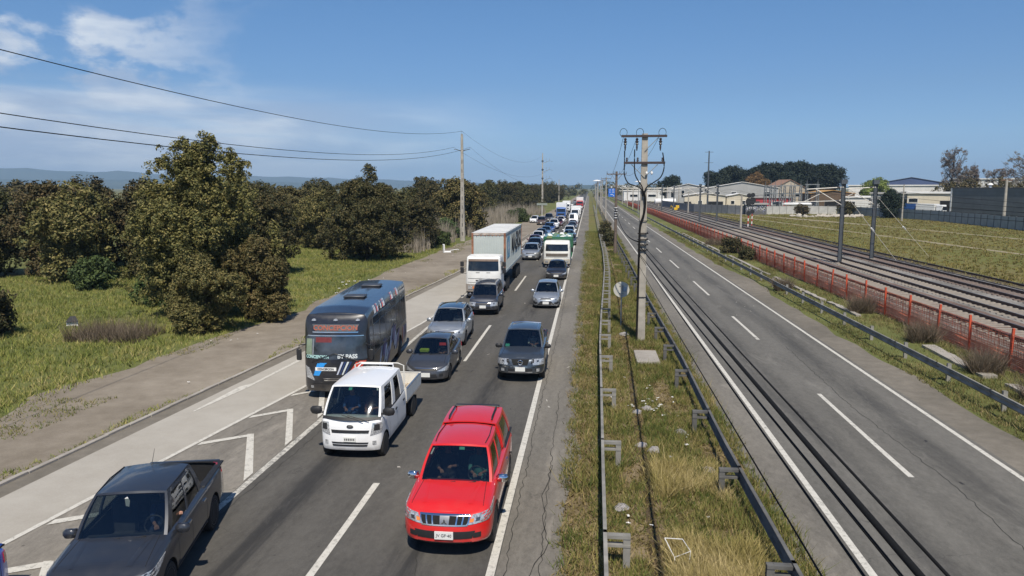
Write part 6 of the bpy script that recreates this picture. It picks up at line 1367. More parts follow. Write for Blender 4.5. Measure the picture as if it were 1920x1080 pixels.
# left high-voltage line
def hv_pole(x, y, h, label, arms):
    root = empty('high_voltage_pole', (x, y, 0), 0, label, 'pole', 'high voltage poles along the verge'); m = MB()
    V = []
    for z in (0, h * .5, h): t = z / h; a, b = lerp(.32, .14, t), lerp(.26, .12, t); V += [(-a, -b, z), (a, -b, z), (a, b, z), (-a, b, z)]
    m.add(V, [(4 * i + j, 4 * i + (j + 1) % 4, 4 * i + 4 + (j + 1) % 4, 4 * i + 4 + j) for i in range(2) for j in range(4)] + [(8, 9, 10, 11)], CONC)
    m.build('shaft', root)
    for k in range(int(h * .8 / 1.25)): z = .8 + k * 1.25; t = z / h; m = MB(); m.box(-.07 * (1 - .4 * t), .07 * (1 - .4 * t), -lerp(.26, .12, t) - .012, -.05, z, z + .5, simple('pole_slot', (.12, .11, .1), .9)); m.build('slot', root)
    if arms == 1:
        for sg in (-1, 1): m = MB(); m.tube([(0, 0, h - 2.35), (sg * .5, 0, h - 2.2), (sg * 1.15, 0, h - 2.05)], [.07, .05, .04], INSU, 6); m.build('insulator_arm', root, 60)
    else:
        for z in (h - 2.6, h - 5.4, h - 8.2):
            m = MB(); m.tube([(0, 0, z - .6), (1.2, 0, z - .2), (2.2, 0, z + .2)], .06, GALV, 6); m.tube([(2.2, 0, z + .2), (2.25, 0, z + 1.0)], .04, GALV, 5); m.tube([(1.2, 0, z - .2), (1.2, 0, z + 1.0)], .04, GALV, 5); m.tube([(2.2, 0, z + .2), (3.3, 0, z - .1)], .03, INSU, 5); m.build('insulator_arm', root, 60)
            m = MB(); m.cyl((0, 0, z - .1), (0, 0, z + .35), .34, .34, MAST, 8); m.build('collar', root)
    m = MB(); m.cyl((0, 0, h), (0, 0, h + .5), .03, .02, GALV, 5); m.build('top_pin', root)
    return root
hv_pole(-17.75, 104.6, 14.9, 'tall tapered concrete pole with short insulator arms beside the dirt verge', 1)
hv_pole(-15.3, 247, 18.6, 'grey pole with three tiers of insulator arms on its right', 2); hv_pole(-16.4, 410, 11.8, 'farthest slim pole of the verge line', 1)
for nm_, a, bb, c_, s in (('top', (-17.75, 104.6, 15.3), (-19.5, -40, 16.0), (-15.3, 247, 18.0), 3.9), ('left', (-18.9, 104.6, 13.1), (-20.2, -40, 14.2), (-13.1, 247, 13.4), 3.8), ('right', (-16.6, 104.6, 13.1), (-17.6, -40, 13.2), (-13.1, 247, 10.6), 4.0)):
    m = MB(); m.tube(sag(a, bb, s, 40), .018, CABLE, 5); m.tube(sag(a, c_, 3.2, 30), .014, CABLE, 4); tag(m.build('high_voltage_wire', None, 180), f'{nm_} wire of the high voltage line over the trees on the left', 'wire')
# round sign seen from behind
root = empty('round_road_sign', (1.81, 40.5, 0), 0, 'round road sign seen from its grey back on a leaning post in the median', 'sign'); m = MB(); SB = simple('sign_back_grey', (.50, .48, .42), .6, 0, .12, 3)
m.cyl((0, 0, 2.02), (0, .02, 2.02), .43, .43, SB, 32); m.v = [tuple(Matrix.Translation((0, 0, 2.02)) @ Matrix.Rotation(PI / 2, 4, 'X') @ Vector((p[0], p[1] , p[2] - 2.02))) for p in m.v]; m = MB(); m.lathe([(.02, -.012), (.43, -.012), (.43, .006), (.02, .006)], SB, 'Y', 32, (0, .06, 2.02)); m.build('sign_disc', root)
m = MB(); m.box(-.03, .03, -.02, .04, 0, 2.3, GALV); m.build('post', root); m = MB(); m.rbox(.08, .28, .01, .045, 1.92, 2.16, simple('sign_plate_blue_grey', (.28, .33, .38), .6), .01); m.build('fixing_plate', root)
m = MB(); m.box(-.12, .12, .02, .045, 2.2, 2.24, GALV); m.box(-.12, .12, .02, .045, 1.8, 1.84, GALV); m.build('bracket', root)
# blue direction sign
root = empty('blue_road_sign', (12.9, 430, 0), 0, 'large blue direction sign on two posts far up the right road', 'sign'); m = MB(); m.rbox(-2.1, 2.1, -.06, .06, 2.4, 7.0, simple('sign_blue', (.02, .14, .55), .4), .05); m.build('sign_panel', root)
m = MB()
for x, z, w_ in ((-1.2, 6.1, .5), (.5, 6.1, .9), (-1.2, 4.9, .5), (.6, 4.9, 1.0), (-.2, 3.6, 1.2), (.8, 3.0, .5)): m.box(x - w_ / 1.6, x + w_ / 1.6, -.075, -.062, z, z + .28, WHT)
m.build('sign_legend', root)
for x in (-1.5, 1.5): m = MB(); m.cyl((x, .12, 0), (x, .12, 6.5), .1, .1, GALV, 8); m.build('post', root)
# green sign seen edge-on left of the queue, lamps with wide white discs
root = empty('roadside_sign', (-11.6, 186, 0), 0, 'small dark signboard on a white post beside the far verge', 'sign'); m = MB(); m.box(-1.3, 1.3, 0, .06, 3.2, 3.7, simple('signboard_back', (.25, .28, .24), .6)); m.build('sign_panel', root); m = MB(); m.cyl((0, .1, 0), (0, .1, 3.4), .07, .07, WHT, 8); m.build('post', root)
for x, y, z, lab in ((2.0, 200, 9.2, 'street lamp with a wide white canopy head over the median, left of the poles'), (13.2, 205, 9.0, 'street lamp with a wide white canopy head right of the near power pole')):
    root = empty('street_lamp', (x, y, 0), 0, lab, 'street lamp'); m = MB(); m.cyl((0, 0, 0), (0, 0, z), .12, .08, GALV, 8); m.build('post', root); m = MB(); m.lathe([(1.1, 0), (1.15, .05), (.7, .28), (.1, .38)], WHT, 'Z', 16, (0, 0, z)); m.build('lamp_head', root, 60)

# ---------------------------------------------------------------- buildings on the right
def wallmat(n, c, v=.1, s=.25): return simple(n, c, .85, var=v, scale=s)
WCR = wallmat('wall_cream', (.62, .56, .44)); WGR = wallmat('wall_grey', (.36, .36, .35)); WWH = wallmat('wall_white', (.66, .65, .62)); RFW = wallmat('roof_white', (.74, .73, .70)); RFG = wallmat('roof_grey', (.34, .33, .31)); WTAN = wallmat('wall_tan', (.42, .36, .28)); WRED = wallmat('wall_red', (.42, .05, .06)); WDK = wallmat('wall_dark', (.12, .12, .125)); WBLUE = wallmat('wall_blue', (.07, .10, .2))
def building(name, label, x, y, w, d, h, rise, wall, roof, rz=0, openings=(), ribs=True):
    """w along local x (faces the camera at local -y), gable ridge along y unless rise<0 (flat shed)"""
    root = empty(name, (x, y, 0), rz, label, 'building'); m = MB(); m.box(-w / 2, w / 2, 0, d, 0, h, wall)
    if rise > 0: m.add([(-w / 2, 0, h), (w / 2, 0, h), (0, 0, h + rise), (-w / 2, d, h), (w / 2, d, h), (0, d, h + rise)], [(0, 1, 2), (3, 5, 4)], wall)
    if ribs:
        for i in range(int(w / 1.2)): m.box(-w / 2 + .4 + i * 1.2, -w / 2 + .5 + i * 1.2, -.03, 0, 0, h - .02, wall)
    m.build('wall', root); m = MB(); o = .4; r = abs(rise)
    if rise > 0:
        for sg in (-1, 1): a = sg * (w / 2 + o); m.add([(a, -o, h - r * o / (w / 2)), (0, -o, h + r), (0, d + o, h + r), (a, d + o, h - r * o / (w / 2)), (a, -o, h - r * o / (w / 2) + .15), (0, -o, h + r + .15), (0, d + o, h + r + .15), (a, d + o, h - r * o / (w / 2) + .15)], [(0, 1, 2, 3), (4, 7, 6, 5), (0, 4, 5, 1), (1, 5, 6, 2), (2, 6, 7, 3), (3, 7, 4, 0)], roof)
    else: m.box(-w / 2 - o, w / 2 + o, -o, d + o, h, h + .12, roof); m.box(-w / 2 - o, w / 2 + o, -o, -o + .1, h - .3, h, roof); 
    m.build('roof', root)
    for (kind, xx, zz, ww, hh) in openings:
        f = MB(); f.box(xx - ww / 2, xx + ww / 2, -.09, .02, zz, zz + hh, WDK if kind == 'door' else RFW); q = f.build('door' if kind == 'door' else 'window', root)
        f = MB(); f.box(xx - ww / 2 + .12, xx + ww / 2 - .12, -.11, -.09, zz + .12, zz + hh - .12, TINT if kind != 'door' else DARK); f.build('pane' if kind != 'door' else 'door_panel', q)
    return root
building('shed', 'big pale shed with a bright white low gable roof left of the dark pines', 57.5, 292, 26, 40, 7.4, 2.2, WGR, RFW, R(-8), [('window', -9, 3.5, 2, 2.5), ('window', -3, 3.5, 2, 2.5), ('door', 4, 0, 4, 4.5), ('window', 9, 3.5, 2, 2.5)])
building('shed', 'long grey shed with windows left of the tall dark pole', 38.5, 300, 17, 40, 7.2, 1.8, WGR, RFW, R(-8), [('window', -6, 3.6, 1.4, 3), ('window', -2, 3.6, 1.4, 3), ('window', 5, 3.6, 1.4, 3)])
building('shed', 'cream shed with white lean-to roof behind the grey wall', 37.5, 250, 13, 14, 4.9, 1.0, WCR, RFW, R(-6), [('door', -5.5, .0, 2.4, 3), ('door', 3.2, 1.2, 5.2, 1.9), ('window', -1.5, 2, 1.4, 1.4)])
building('shed', 'small cream outbuilding with a window strip left of the red wall', 49.5, 256, 8, 12, 4.7, .8, WCR, RFW, R(-6), [('window', -2, 2, 1.3, 1.3), ('window', 1.5, 2, 1.3, 1.3)])
building('shed', 'red and pink lettered low building behind the railway signals', 60.5, 258, 13, 12, 4.4, -.1, WRED, RFG, R(-4), [('door', -5, 0, 2.4, 3), ('window', 2, 1.6, 2.4, 1.4), ('window', 6, 1.6, 1.6, 1.4)])
building('graffiti_hut', 'small flat-roofed hut covered in white graffiti beside the signals', 46.6, 216, 5.6, 4, 3.1, -.1, WDK, RFG, R(-3), [], False)
m = MB(); r = random.Random(2)
for k in range(26): x = -2.6 + r.random() * 5.2; z = .5 + r.random() * 2.0; m.tube([(x + .28 * math.cos(a) * (1 + .4 * r.random()), -.03 - .0005 * k, z + .33 * math.sin(a)) for a in [R(i * 45 + 20 * r.random()) for i in range(6)]], .045, WHT if k % 3 else simple('graffiti_lilac', (.4, .42, .62), .6), 4)
m.build('graffiti', bpy.data.objects['graffiti_hut'])
building('house', 'tan house with a brown roof behind the substation', 77, 300, 12, 10, 7.5, 3.0, WTAN, wallmat('roof_brown', (.26, .15, .10)), R(10), [('window', -3, 4, 1.5, 1.6), ('window', 3, 4, 1.5, 1.6)])
building('shed', 'white warehouse with a flat roof behind the catenary masts', 92, 252, 20, 20, 4.6, -.1, WWH, RFW, R(-14), [('door', -8, 0, 3, 3), ('window', 4, 2, 3, 1.2)])
building('depot', 'brown and orange depot shed seen between the cantilever tubes', 80, 258, 14, 12, 5.6, 1.0, wallmat('wall_brown', (.12, .08, .05)), wallmat('roof_orange', (.42, .24, .08)), 0, [('door', 0, 0, 5, 3.5)])
building('shed', 'cream warehouse with a white fascia left of the dark warehouse', 94.5, 218, 13, 18, 6.2, -.1, WCR, RFW, R(-24), [('door', 3.5, 0, 4, 4), ('window', -5, 3.4, 2.4, 1.2)])
building('shed', 'grey panel building behind the round dark tree', 86.5, 226, 11, 16, 6.0, -.1, WGR, RFG, R(-20), [('window', -4, 3, 2, 1.4), ('window', 3, 3, 2, 1.4)])
building('factory', 'long white factory roof beyond the lime green tree', 136, 330, 52, 30, 8.6, -.1, WWH, RFW, R(-20), [('window', -20 + i * 8, 4, 4, 2) for i in range(6)])
building('factory', 'dark blue barrel-roofed hall above the white factory', 162, 400, 34, 30, 9.5, 3.2, WBLUE, wallmat('roof_slate', (.16, .18, .22)), R(-20), [('window', -8, 5, 4, 2), ('window', 4, 5, 4, 2)])
building('factory', 'white roof strip behind the dark warehouse at the right edge', 168, 300, 60, 20, 11.0, -.1, WWH, RFW, R(-30), [])
for i, (x, y, w, h, lab) in enumerate(((30, 420, 22, 6, 'low white shed behind the orange fence far up the line'), (56, 430, 26, 7, 'wide grey shed behind the portal beams'), (84, 520, 40, 9, 'distant white shed left of the tall pole'), (46, 980, 40, 11, 'distant grey block at the end of the right road'))):
    building('shed', lab, x, y, w, 20, h, -.1, (WWH, WGR, WCR)[i % 3], RFW, 0, [('window', -w * .25, h * .4, w * .2, h * .25), ('window', w * .2, h * .4, w * .2, h * .25)])
# dark warehouse: courses of block with recessed joints
dw = empty('dark_warehouse', (93.3, 205, 0), R(-76), 'long windowless dark grey warehouse at the right edge', 'building')
DWM = simple('dark_block', (.15, .157, .158), .85, var=.16, scale=.35)
m = MB(); m.box(0, 120, .06, 30, 0, 7.35, WDK); m.build('wall', dw)
z = 0.; 
for k, hh in enumerate((.95, .95, .95, .95, .9, .9, .9, .85)):
    for j in range(12): m = MB(); m.box(j * 10 + .03, j * 10 + 9.97, 0, .06, z + .03, z + hh - .03, DWM); m.build('wall_panel', dw)
    z += hh
m = MB(); m.box(-.2, 120.2, -.12, 30.2, 7.35, 7.55, WDK); m.build('roof', dw)
for xx in (9, 34): m = MB(); m.cyl((xx, 3, 7.5), (xx, 3, 8.2), .3, .3, WHT, 8); m.lathe([(.7, .0), (.5, .3), (.1, .45)], WHT, 'Z', 10, (xx, 3, 8.2)); m.build('roof_vent', dw)
m = MB(); m.box(-.5, -.05, -.1, .3, 0, 7.4, WHT); m.build('corner_trim', dw)
# panel fence along the field and the pale concrete wall further left
def panel_fence(name, label, pts, step, h, mat, post):
    root = empty(name, (pts[0][0], pts[0][1], 0), 0, label, 'fence'); o = Vector((pts[0][0], pts[0][1], 0))
    pm = MB(); pm.box(-.09, .09, -.09, .09, 0, h + .15, post); pmm = pm.mesh('post'); cache = {}
    for (x0, y0), (x1, y1) in zip(pts, pts[1:]):
        L = math.hypot(x1 - x0, y1 - y0); n = max(1, round(L / step)); s = L / n; a = math.atan2(y1 - y0, x1 - x0)
        mm = MB(); mm.box(.09, s - .09, -.04, .04, 0, h, mat); 
        for i in range(3): mm.box(.09, s - .09, -.055, .055, h * (i + 1) / 3 - .04, h * (i + 1) / 3, mat)
        me = mm.mesh('panel')
        for i in range(n):
            p = Vector((lerp(x0, x1, i / n), lerp(y0, y1, i / n), 0)); link_mesh('panel', me, root, p - o, a); link_mesh('post', pmm, root, p - o, a)
    return root
GP = simple('fence_sheet_grey', (.25, .28, .30), .6, .2, .18, .5); PP = simple('fence_post_dark', (.10, .11, .12), .6)
panel_fence('sheet_fence', 'grey sheet fence with dark posts at the far edge of the field', [(74, 92), (74.5, 115), (76, 140), (77.5, 160), (78.5, 178), (75, 203), (70.3, 222)], 3.0, 2.3, GP, PP)
panel_fence('concrete_wall', 'pale concrete panel wall between the graffiti hut and the masts', [(49.6, 218.5), (56, 221), (63, 223), (70.2, 222)], 2.2, 2.3, simple('panel_pale', (.46, .45, .42), .85, var=.15, scale=.8), simple('panel_post', (.3, .29, .27), .9))
panel_fence('grey_wall', 'grey wall in front of the cream sheds, left of the graffiti hut', [(43.6, 218), (40, 223), (36.5, 230), (32.5, 238), (29.5, 256), (28.2, 300)], 2.6, 2.5, simple('panel_grey', (.20, .205, .215), .85, var=.15, scale=.8), PP)
# substation gantries
def lattice(root, x, y, h, w, mat, taper=.5):
    m = MB()
    for sx_, sy_ in ((-1, -1), (1, -1), (1, 1), (-1, 1)): m.cyl((x + sx_ * w, y + sy_ * w, 0), (x + sx_ * w * taper, y + sy_ * w * taper, h), .11, .09, mat, 4)
    n = int(h / (w * 2.2))
    for i in range(n):
        z0, z1 = h * i / n, h * (i + 1) / n; a, b = w * lerp(1, taper, i / n), w * lerp(1, taper, (i + 1) / n)
        for s in (-1, 1): m.cyl((x - a * s, y - a, z0), (x + b * s, y - b, z1), .06, .06, mat, 3); m.cyl((x + a * s, y - a, z0), (x + b * s, y + b, z1), .06, .06, mat, 3)
    m.cyl((x, y, h), (x, y, h + 1.6), .1, .02, mat, 4); m.build('lattice_tower', root)
SUB = simple('substation_steel', (.24, .25, .25), .6, .5, .2, 1)
for i, (bx, by, hh, lab) in enumerate(((54.5, 234, 8.2, 'dense lattice gantries of the substation behind the pale wall'), (65.5, 236, 8.6, 'pair of lattice towers with peaked tops right of the substation gantries'))):
    root = empty('substation', (bx, by, 0), 0, lab, 'substation'); n = 4 if i == 0 else 2
    for k in range(n):
        for j in range(2 if i == 0 else 1): lattice(root, k * 2.9 if i == 0 else k * 3.2, j * 7, hh, .45, SUB)
    for j in range(2 if i == 0 else 1):
        for z in (hh, hh - 2.4): m = MB(); m.box(-.5, (n - 1) * (2.9 if i == 0 else 3.2) + .5, j * 7 - .12, j * 7 + .12, z - .25, z, SUB); m.build('beam', root)
    for k in range(6 if i == 0 else 2): m = MB(); m.lathe([(.08, 0), (.2, .1), (.1, .2), (.2, .3), (.1, .4), (.2, .5), (.1, .6), (.05, 1.6)], INSU if k % 2 else WHT, 'Z', 8, (k * 1.6, -2, 2.2)); m.box(k * 1.6 - .12, k * 1.6 + .12, -2.1, -1.9, 0, 2.2, SUB); m.build('insulator_stack', root)
    m = MB(); m.rbox(1.0, 4.2, 2, 4, .3, 3.2, SUB, .1); m.cyl((1.6, 3, 3.2), (1.6, 3, 4.4), .12, .08, INSU, 6); m.cyl((3.2, 3, 3.2), (3.2, 3, 4.4), .12, .08, INSU, 6); m.build('transformer', root)
m = MB(); m.cyl((60, 226.5, 1.6 + 1.1), (68, 226.5, 2.7), .0, .0, WHT, 8); m = MB(); m.lathe([(.1, 0), (.45, .3), (.45, 7.7), (.1, 8)], WHT, 'X', 12, (56.5, 226.5, 2.75)); tag(m.build('white_pipe', None, 60), 'long white pipe lying just above the pale concrete wall', 'pipe')
m = MB(); m.lathe([(.1, 0), (1.1, .4), (1.1, 8.2), (.1, 8.6)], WHT, 'X', 14, (25.5, 300, 2.2)); m.box(27, 27.4, 299.4, 300.6, 0, 1.2, CONC); m.box(32, 32.4, 299.4, 300.6, 0, 1.2, CONC); tag(m.build('storage_tank', None, 60), 'white horizontal tank behind the orange fence far up the line', 'tank')
root = empty('yellow_machine', (27.2, 240, 0), 0, 'small bright yellow track machine beside the rails', 'machine'); m = MB(); YL = simple('machine_yellow', (.72, .45, .02), .5); m.rbox(-1.0, .5, -.6, .6, .5, 1.3, YL, .1); m.rbox(-.1, .9, -.6, .6, 1.1, 2.0, YL, .08); m.build('body', root)
m = MB(); m.tube([(-.9, 0, 1.2), (-1.5, 0, 1.9), (-1.9, 0, .9)], .12, YL, 6); m.build('boom', root); m = MB(); [m.cyl((x, -.7, .35), (x, .7, .35), .35, .35, RUB, 12) for x in (-.7, .5)]; m.build('wheel', root)
for i, (x, y, c, lab) in enumerate(((82.5, 194, P_TBLUE, 'blue and white lorry parked behind the sheet fence'), (85.2, 190, P_WHT, 'white lorry parked right of the blue one behind the sheet fence'))):
    v = Veh('parked_lorry', 'truck', lab, 1); box_truck(v, c, c if i == 0 else simple('box_white', (.7, .7, .68), .5, var=.08), 1.1, 3.4, 6.5, 3.6); v.finish(x, y, R(40))
# ---------------------------------------------------------------- hills on the horizon
def hills(name, dist, prof, mat, depth=900):
    m = MB(); V = []; n = len(prof)
    rows = 6
    for j in range(rows):
        for a, h in prof:
            d = dist + depth * j / (rows - 1); k = math.sin(PI * min(1, (j + .0) / (rows - 1)) * .5) if j < rows - 1 else 1
            z = h * (j / (rows - 1)) ** .7 * (1 + .12 * noise.noise(Vector((a * .9, j * 1.7, dist * .01))))
            V.append((d * math.sin(R(a)), d * math.cos(R(a)), z - (.5 if j == 0 else 0)))
    m.add(V, [(j * n + i, j * n + i + 1, (j + 1) * n + i + 1, (j + 1) * n + i) for j in range(rows - 1) for i in range(n - 1)], mat); o = m.build(name, None, 180); o['kind'] = 'structure'
HM = ground_mat('hill_forest', [(.3, (.02, .035, .015)), (.5, (.04, .055, .025)), (.7, (.09, .095, .05))], .002, .01, .05, 0)
def hp(a0, a1, f, n=90): return [(lerp(a0, a1, i / n), f(lerp(a0, a1, i / n), i)) for i in range(n + 1)]
nz = lambda a, s: noise.fractal(Vector((a * s, 3.3, 1)), 1.0, 2.0, 5)
hills('far_hills', 7200, hp(-62, 4, lambda a, i: max(2, pl(a, [(-62, 190), (-36, 165), (-22, 120), (-12, 80), (-4, 40), (4, 12)]) * (1 + .10 * nz(a, .35)))), HM)
hills('near_hills', 5200, hp(-62, -16, lambda a, i: max(2, pl(a, [(-62, 80), (-44, 75), (-36, 58), (-30, 74), (-26, 70), (-20, 42), (-16, 4)]) * (1 + .16 * nz(a + 9, .5)))), HM)
hills('low_hills', 4200, hp(-8, 30, lambda a, i: max(3, pl(a, [(-8, 6), (-2, 22), (4, 18), (12, 14), (22, 12), (30, 8)]) * (1 + .4 * nz(a + 5, 1.3)))), HM, 400)
# ---------------------------------------------------------------- trees
def leaf_mat(name, cols, rough=.7, trans=.25):
    m, N, K, b = nodes(name); g = N.new('ShaderNodeNewGeometry'); oi = N.new('ShaderNodeObjectInfo')
    tc = N.new('ShaderNodeTexCoord'); n = noise_tex(N, K, tc.outputs['Object'], .8, 3)
    f = mth(N, K, 'ADD', mth(N, K, 'MULTIPLY', g.outputs['Random Per Island'], .6), mth(N, K, 'MULTIPLY', n, .4)); k = len(cols)
    c = ramp(N, K, f, [(.12 + .76 * i / (k - 1), cc) for i, cc in enumerate(cols)])
    hs = N.new('ShaderNodeHueSaturation'); K.new(c, hs.inputs['Color']); K.new(mth(N, K, 'ADD', mth(N, K, 'MULTIPLY', oi.outputs['Random'], .035), .482), hs.inputs['Hue']); K.new(mth(N, K, 'ADD', mth(N, K, 'MULTIPLY', oi.outputs['Random'], .35), .8), hs.inputs['Value'])
    K.new(hs.outputs[0], b.inputs['Base Color']); b.inputs['Roughness'].default_value = rough; b.inputs['Specular IOR Level'].default_value = .3
    return m
L_OLIVE = leaf_mat('leaf_olive', [(.034, .041, .012), (.086, .084, .024), (.155, .134, .040), (.29, .225, .088)])
L_DARK = leaf_mat('leaf_dark', [(.020, .025, .009), (.046, .048, .015), (.085, .075, .026), (.155, .115, .045)])
L_BROWN = leaf_mat('leaf_brown', [(.03, .030, .012), (.068, .058, .02), (.10, .075, .03), (.15, .105, .045)])
L_PINE = leaf_mat('leaf_pine', [(.006, .012, .007), (.014, .024, .012), (.025, .035, .016)])
L_ORANGE = leaf_mat('leaf_orange', [(.09, .06, .02), (.17, .105, .03), (.22, .15, .05)])
L_LIME = leaf_mat('leaf_lime', [(.07, .10, .02), (.15, .18, .04), (.22, .24, .06)])
L_REED = leaf_mat('leaf_reed', [(.13, .11, .08), (.25, .215, .16), (.38, .33, .25)])
L_BARE = leaf_mat('leaf_bare', [(.10, .085, .075), (.19, .16, .13), (.26, .2, .14)])
L_BUSH = leaf_mat('leaf_bush', [(.02, .035, .01), (.05, .08, .02), (.09, .12, .03)])
BARK = simple('bark', (.09, .07, .055), .95, var=.3, scale=5, bmp=.3)
def crown_mesh(name, blobs, n, leaf, mat, seed=1, shell=.55, up=.25, holes=.33, aspect=.5, clump=None):
    """leaf quads in many small tufts that sit on the surface of the crown's masses, lit side out, gaps between the tufts"""
    rs = np.random.RandomState(seed); R3 = np.array([b[3] * b[4] * b[5] for b in blobs]) ** (1 / 3); pr = R3 ** 2 / (R3 ** 2).sum()
    cl = clump or max(.16, leaf * 3.4); nc = max(30, int(n / 42))
    kb = rs.choice(len(blobs), nc, p=pr); B = np.array(blobs)[kb]
    d = rs.normal(size=(nc, 3)); d[:, 2] += .15; d /= np.linalg.norm(d, axis=1)[:, None]
    rr = (shell + (1.04 - shell) * rs.rand(nc) ** .6); C = B[:, :3] + d * B[:, 3:6] * rr[:, None]
    keep = (rs.rand(nc) > holes * .6) & (C[:, 2] > .12); C, dc = C[keep], d[keep]; nc = len(C); cr_ = cl * rs.uniform(.6, 1.55, nc)
    k = rs.randint(0, nc, n); e = rs.normal(size=(n, 3)); e[:, 2] += .35; e += dc[k] * .5; e /= np.linalg.norm(e, axis=1)[:, None]
    P = C[k] + e * (cr_[k] * (.35 + .75 * rs.rand(n) ** .7))[:, None] * np.array([1, 1, .95]); kk = P[:, 2] > .03; P, e, k = P[kk], e[kk], k[kk]; m = len(P)
    nrm = e * .75 + rs.normal(size=(m, 3)) * .42 + np.array([0, 0, up]); nrm /= np.linalg.norm(nrm, axis=1)[:, None]
    t = np.cross(nrm, rs.normal(size=(m, 3))); t /= np.linalg.norm(t, axis=1)[:, None]; u = np.cross(nrm, t)
    s = leaf * (.55 + .9 * rs.rand(m))[:, None]
    V = np.stack([P - t * s, P + u * s * aspect, P + t * s, P - u * s * aspect], 1).reshape(-1, 3)
    me = bpy.data.meshes.new(name); me.vertices.add(4 * m); me.vertices.foreach_set('co', V.ravel()); me.loops.add(4 * m); me.loops.foreach_set('vertex_index', np.arange(4 * m, dtype=np.int32))
    me.polygons.add(m); me.polygons.foreach_set('loop_start', np.arange(0, 4 * m, 4, dtype=np.int32)); me.update(calc_edges=True); me.materials.append(mat); return me
def trunk_obj(root, h, r, limbs, seed, mat=None):
    rr = random.Random(seed); m = MB(); m.tube([(0, 0, -.1), (rr.uniform(-.1, .1), rr.uniform(-.1, .1), h * .3), (rr.uniform(-.3, .3), rr.uniform(-.2, .2), h * .75)], [r, r * .75, r * .35], mat or BARK, 7)
    for i in range(limbs):
        a = 2 * PI * i / limbs + rr.random(); z = h * rr.uniform(.15, .6); L = h * rr.uniform(.2, .4); m.tube([(0, 0, z), (math.cos(a) * L * .5, math.sin(a) * L * .5, z + L * .4), (math.cos(a) * L, math.sin(a) * L, z + L * .8)], [r * .45, r * .28, r * .1], mat or BARK, 5)
    m.build('trunk', root, 60)
def blobs_tree(h, rx, seed, n=22, low=.12, top=.5):
    r = random.Random(seed); out = []
    for i in range(n):
        t = (i + .5) / n; z = h * lerp(low, .9, t); w = rx * math.sin(PI * min(1, .18 + .82 * (1 - t) ** .8 * .95)) ** .7 * (1 if t < .6 else lerp(1, top, (t - .6) / .4)); a = r.random() * 2 * PI; q = w * .62 * r.uniform(.4, 1); s = r.uniform(.28, .42) * rx
        out.append((q * math.cos(a), q * math.sin(a), z, s, s, s * r.uniform(.7, 1.05)))
    return out
def tree(name, label, x, y, blobs, n, leaf, mat, trunk_h, seed=1, cat='tree', group=None, **k):
    root = empty(name, (x, y, 0), 0, label, cat, group); link_mesh('crown', crown_mesh('crown', blobs, n, leaf, mat, seed, **k), root); trunk_obj(root, trunk_h, trunk_h * .03 + .06, 5, seed); return root
# the big olive tree: tall main crown plus low skirts towards the verge
r = random.Random(7); BB = []
for i in range(44):
    t = (i + .5) / 44; z = lerp(.9, 9.3, t); w = pl(t, [(0, 4.3), (.25, 4.3), (.55, 3.4), (.8, 2.2), (1, .9)]); a = r.random() * 2 * PI; q = w * .78 * r.random() ** .5; s = r.uniform(.75, 1.25) * (1.1 if t < .7 else .75); BB.append((q * math.cos(a) - .2, q * math.sin(a), z, s, s, s * .95))
for k in range(26): a = r.random() * PI * 2; t = r.random(); z = lerp(1.5, 9.3, t); w = pl(t, [(0, 4.2), (.25, 4.4), (.55, 3.8), (.8, 2.8), (1, 1.3)]); s = r.uniform(.28, .5); BB.append((w * math.cos(a) - .2, w * math.sin(a), z + .5, s, s, s * 1.7))
for (bx, bz, s) in ((-2.3, 8.6, .55), (-.9, 9.5, .6), (.35, 9.8, .65), (1.6, 9.0, .6), (-2.7, 6.8, .8), (2.4, 7.2, .8), (-.2, 8.9, .9), (-3.3, 5.6, .6)): BB.append((bx, 0, bz, s, s, s * 1.15))
tree('big_tree', 'largest olive-green tree with a ragged crown, rising above the horizon on the left', -22.3, 41.5, BB, 150000, .072, L_OLIVE, 7.5, 3, holes=.5, shell=.45)
r = random.Random(9); BB = [(r.uniform(-1.7, 1.7), r.uniform(-1.4, 1.4), lerp(.5, 4.2, i / 20), *(lambda s: (s, s, s))(r.uniform(.55, .95) * (1 if i < 14 else .7))) for i in range(21)]
tree('olive_bush', 'tall olive bush at the right foot of the largest tree, beside the dirt verge', -18.9, 41.2, BB, 52000, .068, L_OLIVE, 3.0, 4, 'bush', holes=.4)
r = random.Random(19); BB = [(r.uniform(-1.5, 1.5), r.uniform(-1.0, 1.0), lerp(.4, 3.3, i / 16), *(lambda s: (s, s, s))(r.uniform(.45, .8))) for i in range(17)]
tree('olive_bush', 'olive bush in front of the largest tree at the edge of the grass', -19.9, 36.4, BB, 36000, .064, L_OLIVE, 2.4, 5, 'bush', holes=.4)
tree('olive_bush', 'round dark bush at the left frame edge in the grass', -30.0, 34.2, blobs_tree(2.5, 1.7, 3, 12), 14000, .085, L_DARK, 1.6, 6, 'bush')
